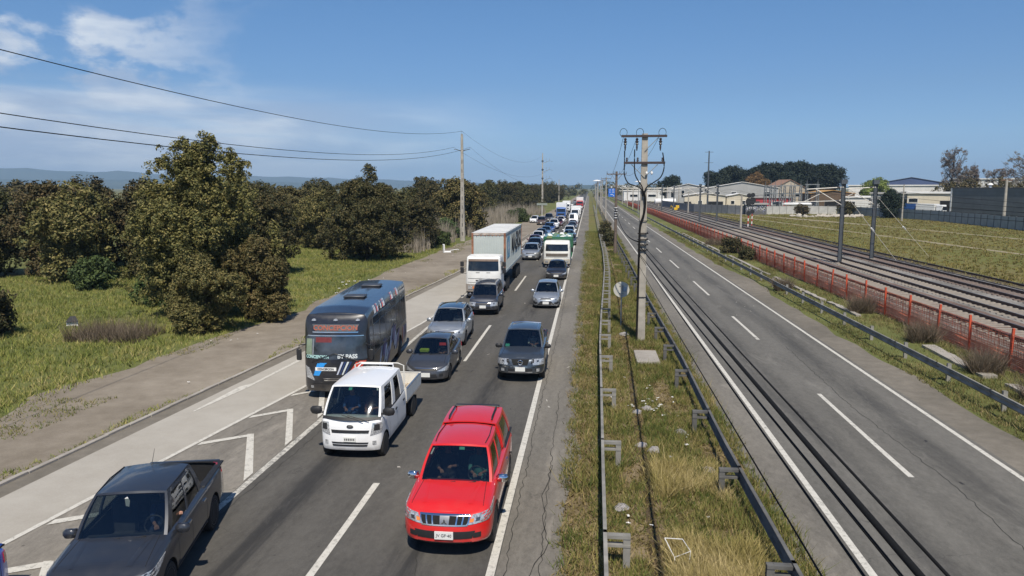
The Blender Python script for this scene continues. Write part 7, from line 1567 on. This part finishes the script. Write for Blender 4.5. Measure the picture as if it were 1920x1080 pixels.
# second tree with spire, third by the pole
r = random.Random(17); BB = []
for i in range(46):
    t = (i + .5) / 46; z = lerp(.8, 7.2, t); w = pl(t, [(0, 4.3), (.3, 4.5), (.6, 3.8), (1, 1.7)]); a = r.random() * 2 * PI; q = w * .8 * r.random() ** .5; s = r.uniform(.8, 1.3); BB.append((q * math.cos(a), q * math.sin(a), z, s, s, s))
for (bx, bz, s) in ((.3, 7.9, .85), (.5, 8.9, .5), (.5, 9.5, .3), (-1.2, 7.5, .6), (-2.4, 7.1, .6), (-3.6, 7.3, .45), (-3.7, 6.4, .7), (-.6, 8.2, .45), (1.5, 7.5, .5), (2.2, 7.2, .5), (3.4, 5.4, .9)): BB.append((bx, 0, bz, s, s, s * 1.3))
tree('dark_tree', 'dark brownish tree with a pointed spire in the middle of the left treeline', -23.0, 76, BB, 95000, .10, L_DARK, 6.0, 8, holes=.4, shell=.45)
r = random.Random(27); BB = []
for i in range(36):
    t = (i + .5) / 36; z = lerp(1.0, 8.0, t); w = pl(t, [(0, 3.2), (.3, 4.4), (.65, 4.2), (1, 2.6)]); a = r.random() * 2 * PI; q = w * .8 * r.random() ** .5; s = r.uniform(.9, 1.5); BB.append((q * math.cos(a), q * math.sin(a), z, s, s, s))
tree('olive_tree', 'rounded olive tree right behind the tapered concrete pole', -20.5, 118, BB, 42000, .17, L_OLIVE, 6.0, 9, holes=.3)
# treeline variants
G = 'trees of the left treeline'; VAR = []
for i in range(5):
    mt = (L_DARK, L_OLIVE, L_BROWN, L_DARK, L_DARK)[i]; root = empty('treeline_tree', (0, 0, 0), 0, 'x', 'tree', G)
    link_mesh('crown', crown_mesh('crown', blobs_tree(7.6, 4.0, 30 + i, 30, .06), 32000, .125, mt, 40 + i, holes=.3), root); trunk_obj(root, 5.5, .2, 5, 50 + i); VAR.append([root, 0])
POS = []
#  (x, y, scale, variant, label)
row = [(-51, 58, 1.02, 0, 'dark tree at the far left edge of the treeline'), (-45.5, 60, 1.0, 2, 'reddish brown tree second from the left edge'), (-41, 56, .97, 1, 'olive tree left of centre behind the grass, third from the left edge'), (-37.5, 61, 1.02, 4, 'dark tree fourth from the left edge'), (-34, 57, .96, 0, 'dark tree close left of the largest tree'), (-31, 62, 1.12, 1, 'olive tree peeking out left of the largest tree'), (-47, 66, 1.05, 3, 'dark tree in the second row behind the reddish tree'), (-39, 68, 1.0, 2, 'brown tree in the second row left of the largest tree'),
       (-27.6, 61, .92, 4, 'dark tree directly right of the largest tree'), (-39, 96, .98, 2, 'reddish tree in the gap between the largest and the spired tree'), (-33.5, 90, .92, 1, 'olive tree left of the spired tree, behind the meadow'), (-45, 92, 1.0, 0, 'dark tree beyond the meadow gap'), (-30, 100, .95, 3, 'dark tree behind the spired tree on its left'), (-50, 110, 1.05, 4, 'dark tree deep behind the meadow gap'),
       (-17.5 - 3, 90, .80, 4, 'dark rounded tree directly right of the spired tree'), (-24, 96, .93, 0, 'dark tree behind the right shoulder of the spired tree'), (-27.5, 128, 1.1, 3, 'dark tree left behind the concrete pole'), (-33, 150, 1.2, 0, 'round dark tree above the treeline left of the pole'), (-26, 165, 1.05, 1, 'olive tree behind the reeds left of the pole')]
for x, y, s, k, lab in row: POS.append((x, y, s, k, lab))
r = random.Random(5); side = ['first', 'second', 'third', 'fourth', 'fifth', 'sixth', 'seventh', 'eighth', 'ninth', 'tenth', 'eleventh', 'twelfth', 'thirteenth', 'fourteenth', 'fifteenth', 'sixteenth', 'seventeenth', 'eighteenth']
for i in range(18): y = 185 + i * 17; POS.append((pl(y, [(185, -29), (250, -24), (330, -18.5), (500, -15.5)]) - r.uniform(0, 5), y, r.uniform(.98, 1.2) * pl(y, [(180, 1.0), (300, 1.08), (500, .85)]), r.choice([0, 0, 1, 3, 4]), f'{side[i]} tree of the verge row beyond the concrete pole, counted from the camera'))
for i in range(18): y = 120 + i * 12; POS.append((-42 - i * 2.6 - r.uniform(0, 8), y, r.uniform(.95, 1.15), r.choice([0, 1, 2, 3, 4]), f'{side[i]} tree of the back row of the wood beyond the meadow, counted from the camera'))
for x, y, s, k, lab in POS:
    src, used = VAR[k]; o = src if not used else dup(src); VAR[k][1] = 1; o.location = (x, y, 0); o.rotation_euler = (0, 0, r.uniform(0, 6.28)); o.scale = (s * r.uniform(.95, 1.1), s * r.uniform(.95, 1.1), s); tag(o, lab)
# far wood as one mass
me = crown_mesh('wood', [(-60 - 14 * i + random.Random(i).uniform(-8, 8), 110 + 9 * (i % 23) + 40 * (i // 9), 3.6, 9, 9, 4.2) for i in range(60)] + [(-24 - i * 4, 500 + i * 22, 4, 12, 14, 4.5) for i in range(22)], 60000, .55, L_DARK, 77, holes=.1)
tag(link_mesh('far_wood', me), 'low dark wood stretching behind the treeline to the left horizon', 'wood', None, 'stuff')
me = crown_mesh('wood', [(x, 620 + abs(x) * 1.2 + 60 * (i % 3), 3.5, 14, 10, 4.6 + (i % 4)) for i, x in enumerate(list(range(-60, -14, 9)) + list(range(16, 120, 12)))], 12000, .8, L_DARK, 78, holes=.1)
tag(link_mesh('distant_wood', me), 'hazy distant trees on both sides of the vanishing point', 'wood', None, 'stuff')
# bushes and reeds
for (x, y, h, w, mt, lab) in ((-31.5, 88, 2.9, 2.3, L_DARK, 'dark round bush on the meadow left of the spired tree'), (-19.0, 96, 1.6, 1.5, L_BUSH, 'green bush at the foot of the reeds left of the pole'), (-21.5, 110, 2.4, 2.8, L_BUSH, 'green bush between the reeds and the rounded olive tree'), (-15.5, 165, 2.2, 3.4, L_BUSH, 'green bush among the far reeds right of the pole'), (-17.3, 236, 6.0, 4.6, L_DARK, 'dark bush at the foot of the three-tier pole'), (-37, 52, 1.6, 2.6, L_BUSH, 'green bush in the grass below the treeline on the left'), (-27.5, 45, 1.5, 1.8, L_BUSH, 'green bush at the left foot of the largest tree')):
    tree('bush', lab, x, y, blobs_tree(h, w, int(x * -3), 10, .1), 7000, .11 if y < 100 else .16, mt, h * .6, int(y), 'bush', holes=.2)
def blades(name, n, rect, h, w, mat, seed, fn=None, lean=.35, dens=None, tuft=0):
    """n grass blades as narrow triangles"""
    rs = np.random.RandomState(seed); x0, x1, y0, y1 = rect
    if tuft:
        k = n // tuft; cx = rs.uniform(x0, x1, k); cy = y0 + (y1 - y0) * rs.rand(k) ** 1.35; x = np.repeat(cx, tuft) + rs.normal(size=k * tuft) * .10; y = np.repeat(cy, tuft) + rs.normal(size=k * tuft) * .10; hh = np.repeat(rs.uniform(.5, 1.2, k), tuft) * rs.uniform(.6, 1.2, k * tuft); n = k * tuft
    else: x = rs.uniform(x0, x1, n); y = y0 + (y1 - y0) * rs.rand(n) ** 1.35; hh = rs.uniform(.4, 1.2, n)
    if fn is not None: k = fn(x, y, rs); x, y, hh = x[k], y[k], hh[k]; n = len(x)
    pn = np.array([noise.noise(Vector((a * .35, b * .35, seed))) for a, b in zip(x[::8], y[::8])]).repeat(8)[:n]; hh = hh * (1 + .9 * np.clip(pn, -.6, .9))
    a = rs.uniform(0, 2 * PI, n); l = rs.normal(size=(n, 2)) * lean; H = hh * h; W_ = w * rs.uniform(.6, 1.3, n)
    b0 = np.stack([x - np.cos(a) * W_, y - np.sin(a) * W_, np.zeros(n)], 1); b1 = np.stack([x + np.cos(a) * W_, y + np.sin(a) * W_, np.zeros(n)], 1); tp_ = np.stack([x + l[:, 0] * H, y + l[:, 1] * H, H], 1)
    V = np.stack([b0, b1, tp_], 1).reshape(-1, 3); me = bpy.data.meshes.new(name); me.vertices.add(3 * n); me.vertices.foreach_set('co', V.ravel()); me.loops.add(3 * n); me.loops.foreach_set('vertex_index', np.arange(3 * n, dtype=np.int32)); me.polygons.add(n); me.polygons.foreach_set('loop_start', np.arange(0, 3 * n, 3, dtype=np.int32)); me.update(calc_edges=True); me.materials.append(mat)
    o = link_mesh(name, me); o['kind'] = 'stuff'; return o
def gmat(name, cols, s=.5):
    m, N, K, b = nodes(name); g = N.new('ShaderNodeNewGeometry'); n = noise_tex(N, K, g.outputs['Position'], s, 5, .65, .5)
    f = mth(N, K, 'ADD', mth(N, K, 'MULTIPLY', g.outputs['Random Per Island'], .35), mth(N, K, 'MULTIPLY', n, .8)); k = len(cols)
    K.new(ramp(N, K, f, [(.3 + .55 * i / (k - 1), c) for i, c in enumerate(cols)]), b.inputs['Base Color']); b.inputs['Roughness'].default_value = .8; b.inputs['Specular IOR Level'].default_value = .2; return m
G_MED = gmat('median_grass', [(.045, .07, .016), (.085, .115, .026), (.14, .15, .036), (.24, .20, .07), (.36, .28, .13)], .55)
G_LEFT = gmat('verge_grass', [(.055, .078, .020), (.12, .152, .034), (.21, .228, .052), (.32, .285, .09), (.42, .34, .17)], .30)
G_RT = gmat('strip_grass', [(.045, .06, .02), (.10, .11, .034), (.19, .16, .06), (.32, .25, .13)], .5)
G_FIELD = gmat('field_grass', [(.10, .10, .03), (.17, .16, .04), (.19, .14, .06), (.33, .29, .06)], .12)
def med(x, y, rs):
    v = np.array([noise.noise(Vector((a * .55, b * .55, 7))) for a, b in zip(x, y)]); bare = np.array([noise.noise(Vector((a * .9 + 30, b * .5, 3))) for a, b in zip(x, y)])
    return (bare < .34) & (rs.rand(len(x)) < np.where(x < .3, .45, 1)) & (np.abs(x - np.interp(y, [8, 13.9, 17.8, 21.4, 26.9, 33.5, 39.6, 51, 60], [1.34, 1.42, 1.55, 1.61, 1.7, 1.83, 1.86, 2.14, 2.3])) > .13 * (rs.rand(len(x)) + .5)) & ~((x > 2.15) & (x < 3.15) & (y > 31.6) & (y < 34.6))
tag(blades('median_grass', 210000, (-.55, 4.5, 11, 130), .26, .012, G_MED, 1, med, .5, tuft=14), 'tall dry and green grass covering the median between the guardrails', 'grass')
G_THATCH = gmat('thatch', [(.07, .05, .025), (.13, .095, .04), (.16, .14, .04), (.26, .19, .09), (.33, .26, .15)], .8)
tag(blades('median_thatch', 90000, (-.5, 4.4, 11, 70), .11, .02, G_THATCH, 21, lambda x, y, rs: ~((x > 2.15) & (x < 3.15) & (y > 31.6) & (y < 34.6)), .9, tuft=10), 'matted brown thatch and low weeds under the median grass', 'grass')
def tall(x, y, rs): v = np.array([noise.noise(Vector((a * .6, b * .4, 17))) for a, b in zip(x, y)]); return (v > -.05)
G_DRY = gmat('dry_grass', [(.20, .17, .05), (.32, .26, .09), (.45, .36, .17), (.5, .4, .22)], .5)
tag(blades('dry_grass', 48000, (1.75, 3.45, 11.5, 19.5), .38, .009, G_DRY, 2, tall, .55, tuft=18), 'long straw-coloured grass leaning in the near part of the median', 'grass')
def lft(x, y, rs): e = np.array([vx(b) for b in y]); return x < e + .3 - rs.rand(len(x)) * 1.2
tag(blades('verge_grass', 230000, (-48, -16.5, 22, 100), .24, .020, G_LEFT, 3, lft, .5, tuft=9), 'lush green grass of the left verge below the trees', 'grass')
def kerbg(x, y, rs): e = np.array([kx(b) for b in y]); v = np.array([noise.noise(Vector((b * .16, 3, 1))) for b in y]); return (x < e - .1) & (x > e - .2 - 1.5 * np.clip(v + .12, 0, 1))
tag(blades('kerb_weeds', 90000, (-17.5, -9.5, 14, 110), .12, .016, G_LEFT, 13, kerbg, .6, tuft=9), 'thin weeds growing on the dirt along the kerb', 'weeds')
def vrg(x, y, rs): e = np.array([vx(b) for b in y]); v = np.array([noise.noise(Vector((a * .4, b * .12, 31))) for a, b in zip(x, y)]); return (x > e) & (x < e + 2.6) & (v > .12)
tag(blades('verge_weeds', 60000, (-20, -12, 20, 120), .10, .016, G_MED, 14, vrg, .6, tuft=7), 'patches of dry weeds spreading from the grass onto the dirt verge', 'weeds')
def stripg(x, y, rs): v = np.array([noise.noise(Vector((a * .5, b * .18, 27))) for a, b in zip(x, y)]); return (rs.rand(len(x)) < np.clip(.5 + v * 1.4, .12, 1)) & (x > np.array([pl(b, [(0, 13.0), (55, 12.9), (62, 13.5), (75, 12.6)]) for b in y]))
tag(blades('strip_grass', 110000, (12.6, 17.5, 18, 130), .20, .014, G_RT, 4, stripg, .5, tuft=9), 'short green and yellow grass around the far right guardrail', 'grass')
TRK = [[(52, 70), (49, 90), (47.5, 105), (46, 122), (43, 150), (40, 180), (36, 215), (30, 260)], [(70, 75), (66, 95), (63, 118), (60, 138), (57, 155), (53, 178), (46, 205), (34, 250)], [(56, 160), (48, 195), (40, 228), (28, 330)]]
def offtrack(x, y, rs):
    k = np.ones(len(x), bool)
    for t, w_ in zip(TRK, (.7, .7, 1.3)): tx = np.interp(y, [q[1] for q in t], [q[0] for q in t]); k &= (np.abs(x - tx) > w_) | (y < t[0][1])
    return k
tag(blades('field_grass', 110000, (31.5, 78, 60, 225), .20, .05, G_FIELD, 5, offtrack, .5, tuft=8), 'rough grass and yellow weeds of the field beyond the railway', 'grass')
G_RD = gmat('reed_stems', [(.17, .145, .11), (.28, .24, .19), (.40, .35, .28)], .6)
def reeds(x, y, rs): v = np.array([noise.noise(Vector((a * .3, b * .12, 5))) for a, b in zip(x, y)]); return (v > -.12) & (x < np.array([pl(b, [(80, -19.5), (100, -18.6), (150, -15.5), (230, -12.8)]) for b in y]))
tag(blades('dry_reeds', 30000, (-27, -12.5, 84, 225), 2.6, .035, G_RD, 6, reeds, .14, tuft=12), 'pale dry reeds standing between the dirt verge and the treeline', 'reeds')
G_TW = gmat('twigs', [(.07, .05, .035), (.15, .115, .08), (.26, .21, .15)], .8)
for (x, y, w, lab) in ((-23.7, 34.8, 1.9, 'tangle of dry reddish brush in the grass below the largest tree'), (16.2, 27.2, .8, 'dry dark weeds at the right frame edge beside the broken concrete strip'), (16.3, 37.8, .6, 'dark weeds leaning on the orange fence, second clump from the right edge'), (16.4, 46.5, .6, 'tall dark weed clump before the orange fence by a concrete strip gap'), (16.1, 31.5, .55, 'dark weeds between two lengths of broken concrete strip'), (14.2, 56, .5, 'dark dry weeds hanging on the far right guardrail'), (16.3, 100, 1.0, 'round green and dark weeds before the orange fence in the distance')):
    o = blades('dry_brush', 2600 if w > 1 else 1500, (-w, w, -w * .7, w * .7), 1.0 if x > 0 else .85, .012, G_TW, int(abs(x) * 7 + y), None, .45); o.location = (x, y, 0); tag(o, lab, 'bush', 'clumps of dry brush'); o['kind'] = 'thing'
for (x, y, h, w, lab) in ((2.6, 96, 1.9, .9, 'dark bush in the median beyond the second pole'), (2.4, 112, 2.6, 1.2, 'taller dark bush in the median behind the first one'), (16.2, 88, 1.7, 1.4, 'dark green round bush on the strip before the orange fence'), (16.4, 80, 1.2, 1.0, 'low dark bush right of the round one before the orange fence')):
    tree('bush', lab, x, y, blobs_tree(h, w, int(y), 9, .1), 4200, .10, L_DARK, h * .6, int(y) + 3, 'bush', holes=.2)
# trees on the right
PG = 'dark pines behind the sheds'; BP = []
def pine_blobs(seed): r = random.Random(seed); return [(r.uniform(-4.2, 4.2), r.uniform(-3, 3), r.uniform(6, 13.5) - 0, *(lambda s: (s * 1.3, s, s * .75))(r.uniform(1.3, 2.4))) for _ in range(16)] + [(r.uniform(-2.5, 2.5), 0, r.uniform(11.5, 14.5), 1.6, 1.5, 1.1) for _ in range(5)]
pv = []
for i in range(3): root = empty('pine_tree', (0, 0, 0), 0, 'x', 'tree', PG); link_mesh('crown', crown_mesh('crown', pine_blobs(i + 60), 15000, .38, L_PINE, 61 + i, holes=.2, shell=.3), root); trunk_obj(root, 12, .35, 4, 70 + i); pv.append([root, 0])
PX = [(56.5, 345, .92), (60.5, 350, .98), (65, 350, 1.02), (69.5, 356, .95), (74.5, 352, 1.02), (79.5, 350, 1.10), (84.5, 352, 1.14), (89.5, 348, 1.16), (94, 352, 1.14), (98.5, 350, 1.12), (103, 352, 1.1), (107.5, 350, 1.05), (63, 366, 1.0), (82, 366, 1.12), (98, 366, 1.12)]
od = ['leftmost', 'second', 'third', 'fourth', 'fifth', 'sixth', 'seventh', 'eighth', 'ninth', 'tenth', 'eleventh', 'rightmost']
for i, (x, y, s) in enumerate(PX):
    k = i % 3; src, used = pv[k]; o = src if not used else dup(src); pv[k][1] = 1; o.location = (x, y, 0); o.rotation_euler = (0, 0, i * 1.3); o.scale = (s, s, s * 1.02)
    tag(o, (f'{od[i]} dark pine of the front row above the sheds, counted from the left' if i < 12 else ['dark pine behind the left half of the row', 'dark pine behind the middle of the row', 'dark pine behind the right half of the row'][i - 12]))
tree('orange_tree', 'orange-brown rounded tree in front of the dark pines', 67.5, 315, blobs_tree(13.5, 5.4, 5, 26, .2), 16000, .30, L_ORANGE, 9, 80)
tree('pine_tree', 'solitary dark pine left of the tall pole, over the portal beams', 34.5, 330, [(b[0] * .8, b[1] * .8, b[2] * .78, b[3] * .75, b[4] * .75, b[5] * .7) for b in pine_blobs(91)], 9000, .36, L_PINE, 9, 81)
tree('lime_tree', 'lime green tree behind the right catenary mast', 100, 275, blobs_tree(9.8, 6.4, 8, 26, .2), 16000, .26, L_LIME, 7, 82)
tree('round_tree', 'round dark green tree in front of the grey panel building', 75, 196, blobs_tree(6.3, 4.0, 9, 24, .1), 20000, .18, L_PINE, 5, 83)
tree('bush', 'dark green bush beside the rubble heap in the field', 69, 211, blobs_tree(3.4, 3.0, 12, 14, .1), 8000, .15, L_DARK, 2, 84, 'bush')
tree('bush', 'rusty green bush at the left end of the rubble heap', 56.5, 207, blobs_tree(2.8, 2.2, 13, 12, .1), 7000, .13, L_BROWN, 2, 85, 'bush')
def bare_tree(name, label, x, y, h, w, seed, n=80, lean=.16):
    root = empty(name, (x, y, 0), 0, label, 'tree'); rr = random.Random(seed); m = MB(); m.tube([(0, 0, 0), (rr.uniform(-.3, .3), 0, h * .5), (0, 0, h)], [.35, .2, .03], BARK, 6); m.build('trunk', root)
    m = MB(); pts = []
    for i in range(n):
        z = h * rr.uniform(.12, .85); a = rr.random() * 2 * PI; L = w * rr.uniform(.5, 1) * math.sin(PI * min(1, z / h * .9 + .1)) ** .5; zz = L * rr.uniform(1.2, 2.2) * (.9 if lean < .3 else .45); e = (math.cos(a) * L, math.sin(a) * L, min(h * 1.02, z + zz)); m.tube([(0, 0, z), (e[0] * .6, e[1] * .6, z + zz * .45), e], [.07, .05, .02], BARK, 4); pts.append(e)
        for k in range(5): q = rr.uniform(.3, 1); s = (e[0] * q, e[1] * q, z + zz * q * .9); m.cyl(s, (s[0] + rr.uniform(-.9, .9), s[1] + rr.uniform(-.9, .9), s[2] + rr.uniform(.4, 1.3)), .03, .01, BARK, 3, False)
    m.build('branches', root)
    link_mesh('crown', crown_mesh('crown', [(p[0] * .8, p[1] * .8, p[2] - .5, .9, .9, 1.2) for p in pts], 7000, .16, L_BARE, seed, holes=.1, shell=.1), root); return root
bare_tree('poplar', 'broad bare poplar with grey branches behind the dark warehouse', 119, 262, 19.4, 4.4, 3, 110); bare_tree('poplar', 'slimmer bare poplar, second of three behind the warehouse', 123, 262, 15.0, 2.2, 4, 60); bare_tree('poplar', 'narrow upright poplar, rightmost of the three', 126.5, 264, 16.0, 1.5, 5, 60)
bare_tree('brown_tree', 'large brown sparse tree cut by the right frame edge', 142.5, 262, 18.0, 9.0, 6, 130, .5); bare_tree('brown_tree', 'lower brown tree left of the large sparse one at the right edge', 134.5, 264, 13.0, 6.0, 8, 90, .5)
tree('hedge', 'reddish hedge below the bare poplars behind the warehouse', 122, 248, [(-12 + i * 3.4, 0, 4.6 + (i % 3) * .9, 2.4, 2, 3.6) for i in range(9)], 14000, .3, L_BROWN, 5, 86, 'hedge')
# ---------------------------------------------------------------- rubble, litter, slab
r = random.Random(44)
def rock_mesh(seed, flat=.6):
    rr = random.Random(seed); m = MB(); V = []; 
    for j, z in enumerate((0, .35, .8, 1)):
        for i in range(7): a = 2 * PI * i / 7; q = (1, 1.05, .7, .35)[j] * rr.uniform(.75, 1.15); V.append((q * math.cos(a), q * math.sin(a), z * flat * rr.uniform(.8, 1.1)))
    m.add(V, [(j * 7 + i, j * 7 + (i + 1) % 7, j * 7 + 7 + (i + 1) % 7, j * 7 + 7 + i) for j in range(3) for i in range(7)] + [tuple(range(21, 28))], simple('rock_grey', (.30, .28, .27), .9, var=.25, scale=3)); return m.mesh('rock')
rk = [rock_mesh(i) for i in range(3)]
for i, (x, y, s, lab) in enumerate(((1.62, 21.3, .2, 'dark grey stone lying in the cable shadow in the median'), (1.95, 20.9, .24, 'pale grey stone right of the dark one in the median'), (3.2, 19.3, .30, 'whitish stone beside the right guardrail'), (2.9, 22.6, .22, 'speckled stone near the right guardrail post'), (1.7, 24.6, .2, 'small stone among the white litter in the median'), (2.05, 25.0, .22, 'grey stone behind the white litter'), (.85, 16.9, .22, 'stone at the foot of the left guardrail post'), (1.9, 38.0, .28, 'pale stone left of the power pole base'), (.7, 32.0, .16, 'small pale stone by the left guardrail'))):
    o = link_mesh('stone', rk[i % 3], None, (x, y, 0), i * 1.7, (s, s * .8, s)); tag(o, lab, 'stone', 'stones in the median')
m = MB(); m.rbox(-.5, .5, -1.0, 1.3, -.05, .14, M_GREYC, .02); o = m.build('concrete_slab', None, None, (2.62, 32.6, 0)); tag(o, 'square concrete slab set in the median grass before the power pole', 'slab')
def crumple(seed, mat):
    rr = random.Random(seed); m = MB(); n = 5; m.grid(lambda u, v: ((u - .5) * 2 * (1 + .2 * math.sin(v * 9 + seed)), (v - .5) * 1.4 + .2 * math.sin(u * 7 + seed), .15 + .5 * abs(math.sin(u * 6 + seed) * math.cos(v * 5 + seed * 2))), n, n, mat); return m.mesh('crumple')
PLS = simple('plastic_litter', (.74, .73, .70), .5, var=.12); cr = [crumple(i, PLS) for i in range(4)]
def litter(n, fx, fy, s, lab, grp, seed):
    rr = random.Random(seed)
    for i in range(n): k = rr.uniform(.6, 1.3) * s; o = link_mesh('litter', cr[i % 4], None, (fx(rr), fy(rr), .02 + .06), rr.uniform(0, 6), (k, k * rr.uniform(.5, 1), k)); tag(o, lab, 'litter', grp)
litter(26, lambda r_: r_.uniform(.9, 3.4), lambda r_: 12 + 18 * r_.random(), .055, 'scrap of white plastic litter lying in the median grass', 'white litter in the median', 1)
litter(12, lambda r_: r_.uniform(1.4, 2.6), lambda r_: 24 + 2.5 * r_.random(), .05, 'crumpled white paper in the littered patch before the slab', 'paper in the littered patch', 2)
litter(14, lambda r_: r_.uniform(-19.4, -17.5), lambda r_: 50 + 9 * r_.random(), .09, 'white litter where the left grass meets the dirt verge', 'white litter on the left verge', 3)
litter(22, lambda r_: r_.uniform(-18.5, -14.5), lambda r_: 24 + 60 * r_.random(), .05, 'tiny pale scrap on the left dirt verge', 'scraps on the dirt verge', 4)
litter(10, lambda r_: r_.uniform(30, 34), lambda r_: 120 + 30 * r_.random(), .22, 'white scrap lying beside the farthest track', 'white scraps by the tracks', 5)
# broken white plastic frame
root = empty('broken_frame', (1.86, 14.5, .1), R(-35), 'broken white rectangular plastic frame lying in the near median grass', 'frame'); m = MB(); V = [(-.35, .12, .25), (.0, .22, .3), (.35, -.1, .28), (.08, -.25, .12), (-.35, .12, .25)]
m.tube(V, .009, WHT, 5); m.tube([(.35, -.1, .28), (.33, -.12, .0)], .008, WHT, 5); m.tube([(.08, -.25, .12), (.1, -.26, 0)], .012, WHT, 5); m.build('frame_bars', root); 
# discarded white seat on the verge, dark dumped lid, rubble heap, long cable across the grass
root = empty('discarded_seat', (-16.4, 85.5, 0), R(20), 'discarded white seat lying on the dirt verge near the concrete pole', 'junk'); m = MB(); m.rbox(-.45, .45, -.4, .4, .0, .2, WHT, .05); m.build('seat', root); m = MB(); m.rbox(-.45, -.28, -.4, .4, .2, 1.0, WHT, .05); m.build('backrest', root); m = MB(); m.tube([(.4, .1, .25), (1.3, .3, .35), (1.5, .4, .3)], .04, WHT, 5); m.build('bar', root)
root = empty('dumped_panel', (-28.0, 37.5, 0), R(30), 'dumped grey panel with a black lid in the grass left of the largest tree', 'junk'); root.scale = (.62, .62, .62); m = MB(); m.box(-.45, .45, -.05, .05, 0, .42, WHT); m.build('panel', root); m = MB(); m.add([(-.5, -.2, .42), (.5, -.2, .42), (.25, .35, .85), (-.15, .35, .85), (-.5, -.2, .38), (.5, -.2, .38), (.25, .4, .81), (-.15, .4, .81)], [(0, 1, 2, 3), (7, 6, 5, 4), (0, 4, 5, 1), (1, 5, 6, 2), (2, 6, 7, 3), (3, 7, 4, 0)], BLK); m.build('lid', root)
root = empty('rubble_heap', (63, 203, 0), 0, 'heap of pale rubble and slabs at the far edge of the field', 'rubble'); rb = simple('rubble_pale', (.42, .38, .32), .9, var=.25, scale=1); rm = rock_mesh(9, .8); rm.materials.clear(); rm.materials.append(rb)
for i in range(60): link_mesh('rubble_piece', rm, root, (r.gauss(0, 4.2), r.gauss(0, 2.2), 0), r.uniform(0, 6), (r.uniform(.3, 1.1), r.uniform(.3, .9), r.uniform(.3, 1.0)))
# ---------------------------------------------------------------- air
HAZE_ON = True
if HAZE_ON:
    m = MB(); m.box(-9500, 9500, -400, 9400, -2, 260, simple('haze_surface', (1, 1, 1))); hz = m.build('haze'); hz.data.materials.clear(); hm = bpy.data.materials.new('haze_air'); hm.use_nodes = True; N = hm.node_tree.nodes; N.clear(); o = N.new('ShaderNodeOutputMaterial'); v = N.new('ShaderNodeVolumePrincipled'); v.inputs['Density'].default_value = 1.5e-4; v.inputs['Color'].default_value = (.52, .75, 1, 1); v.inputs['Anisotropy'].default_value = .0; hm.node_tree.links.new(v.outputs[0], o.inputs['Volume']); hz.data.materials.append(hm); hz['kind'] = 'stuff'
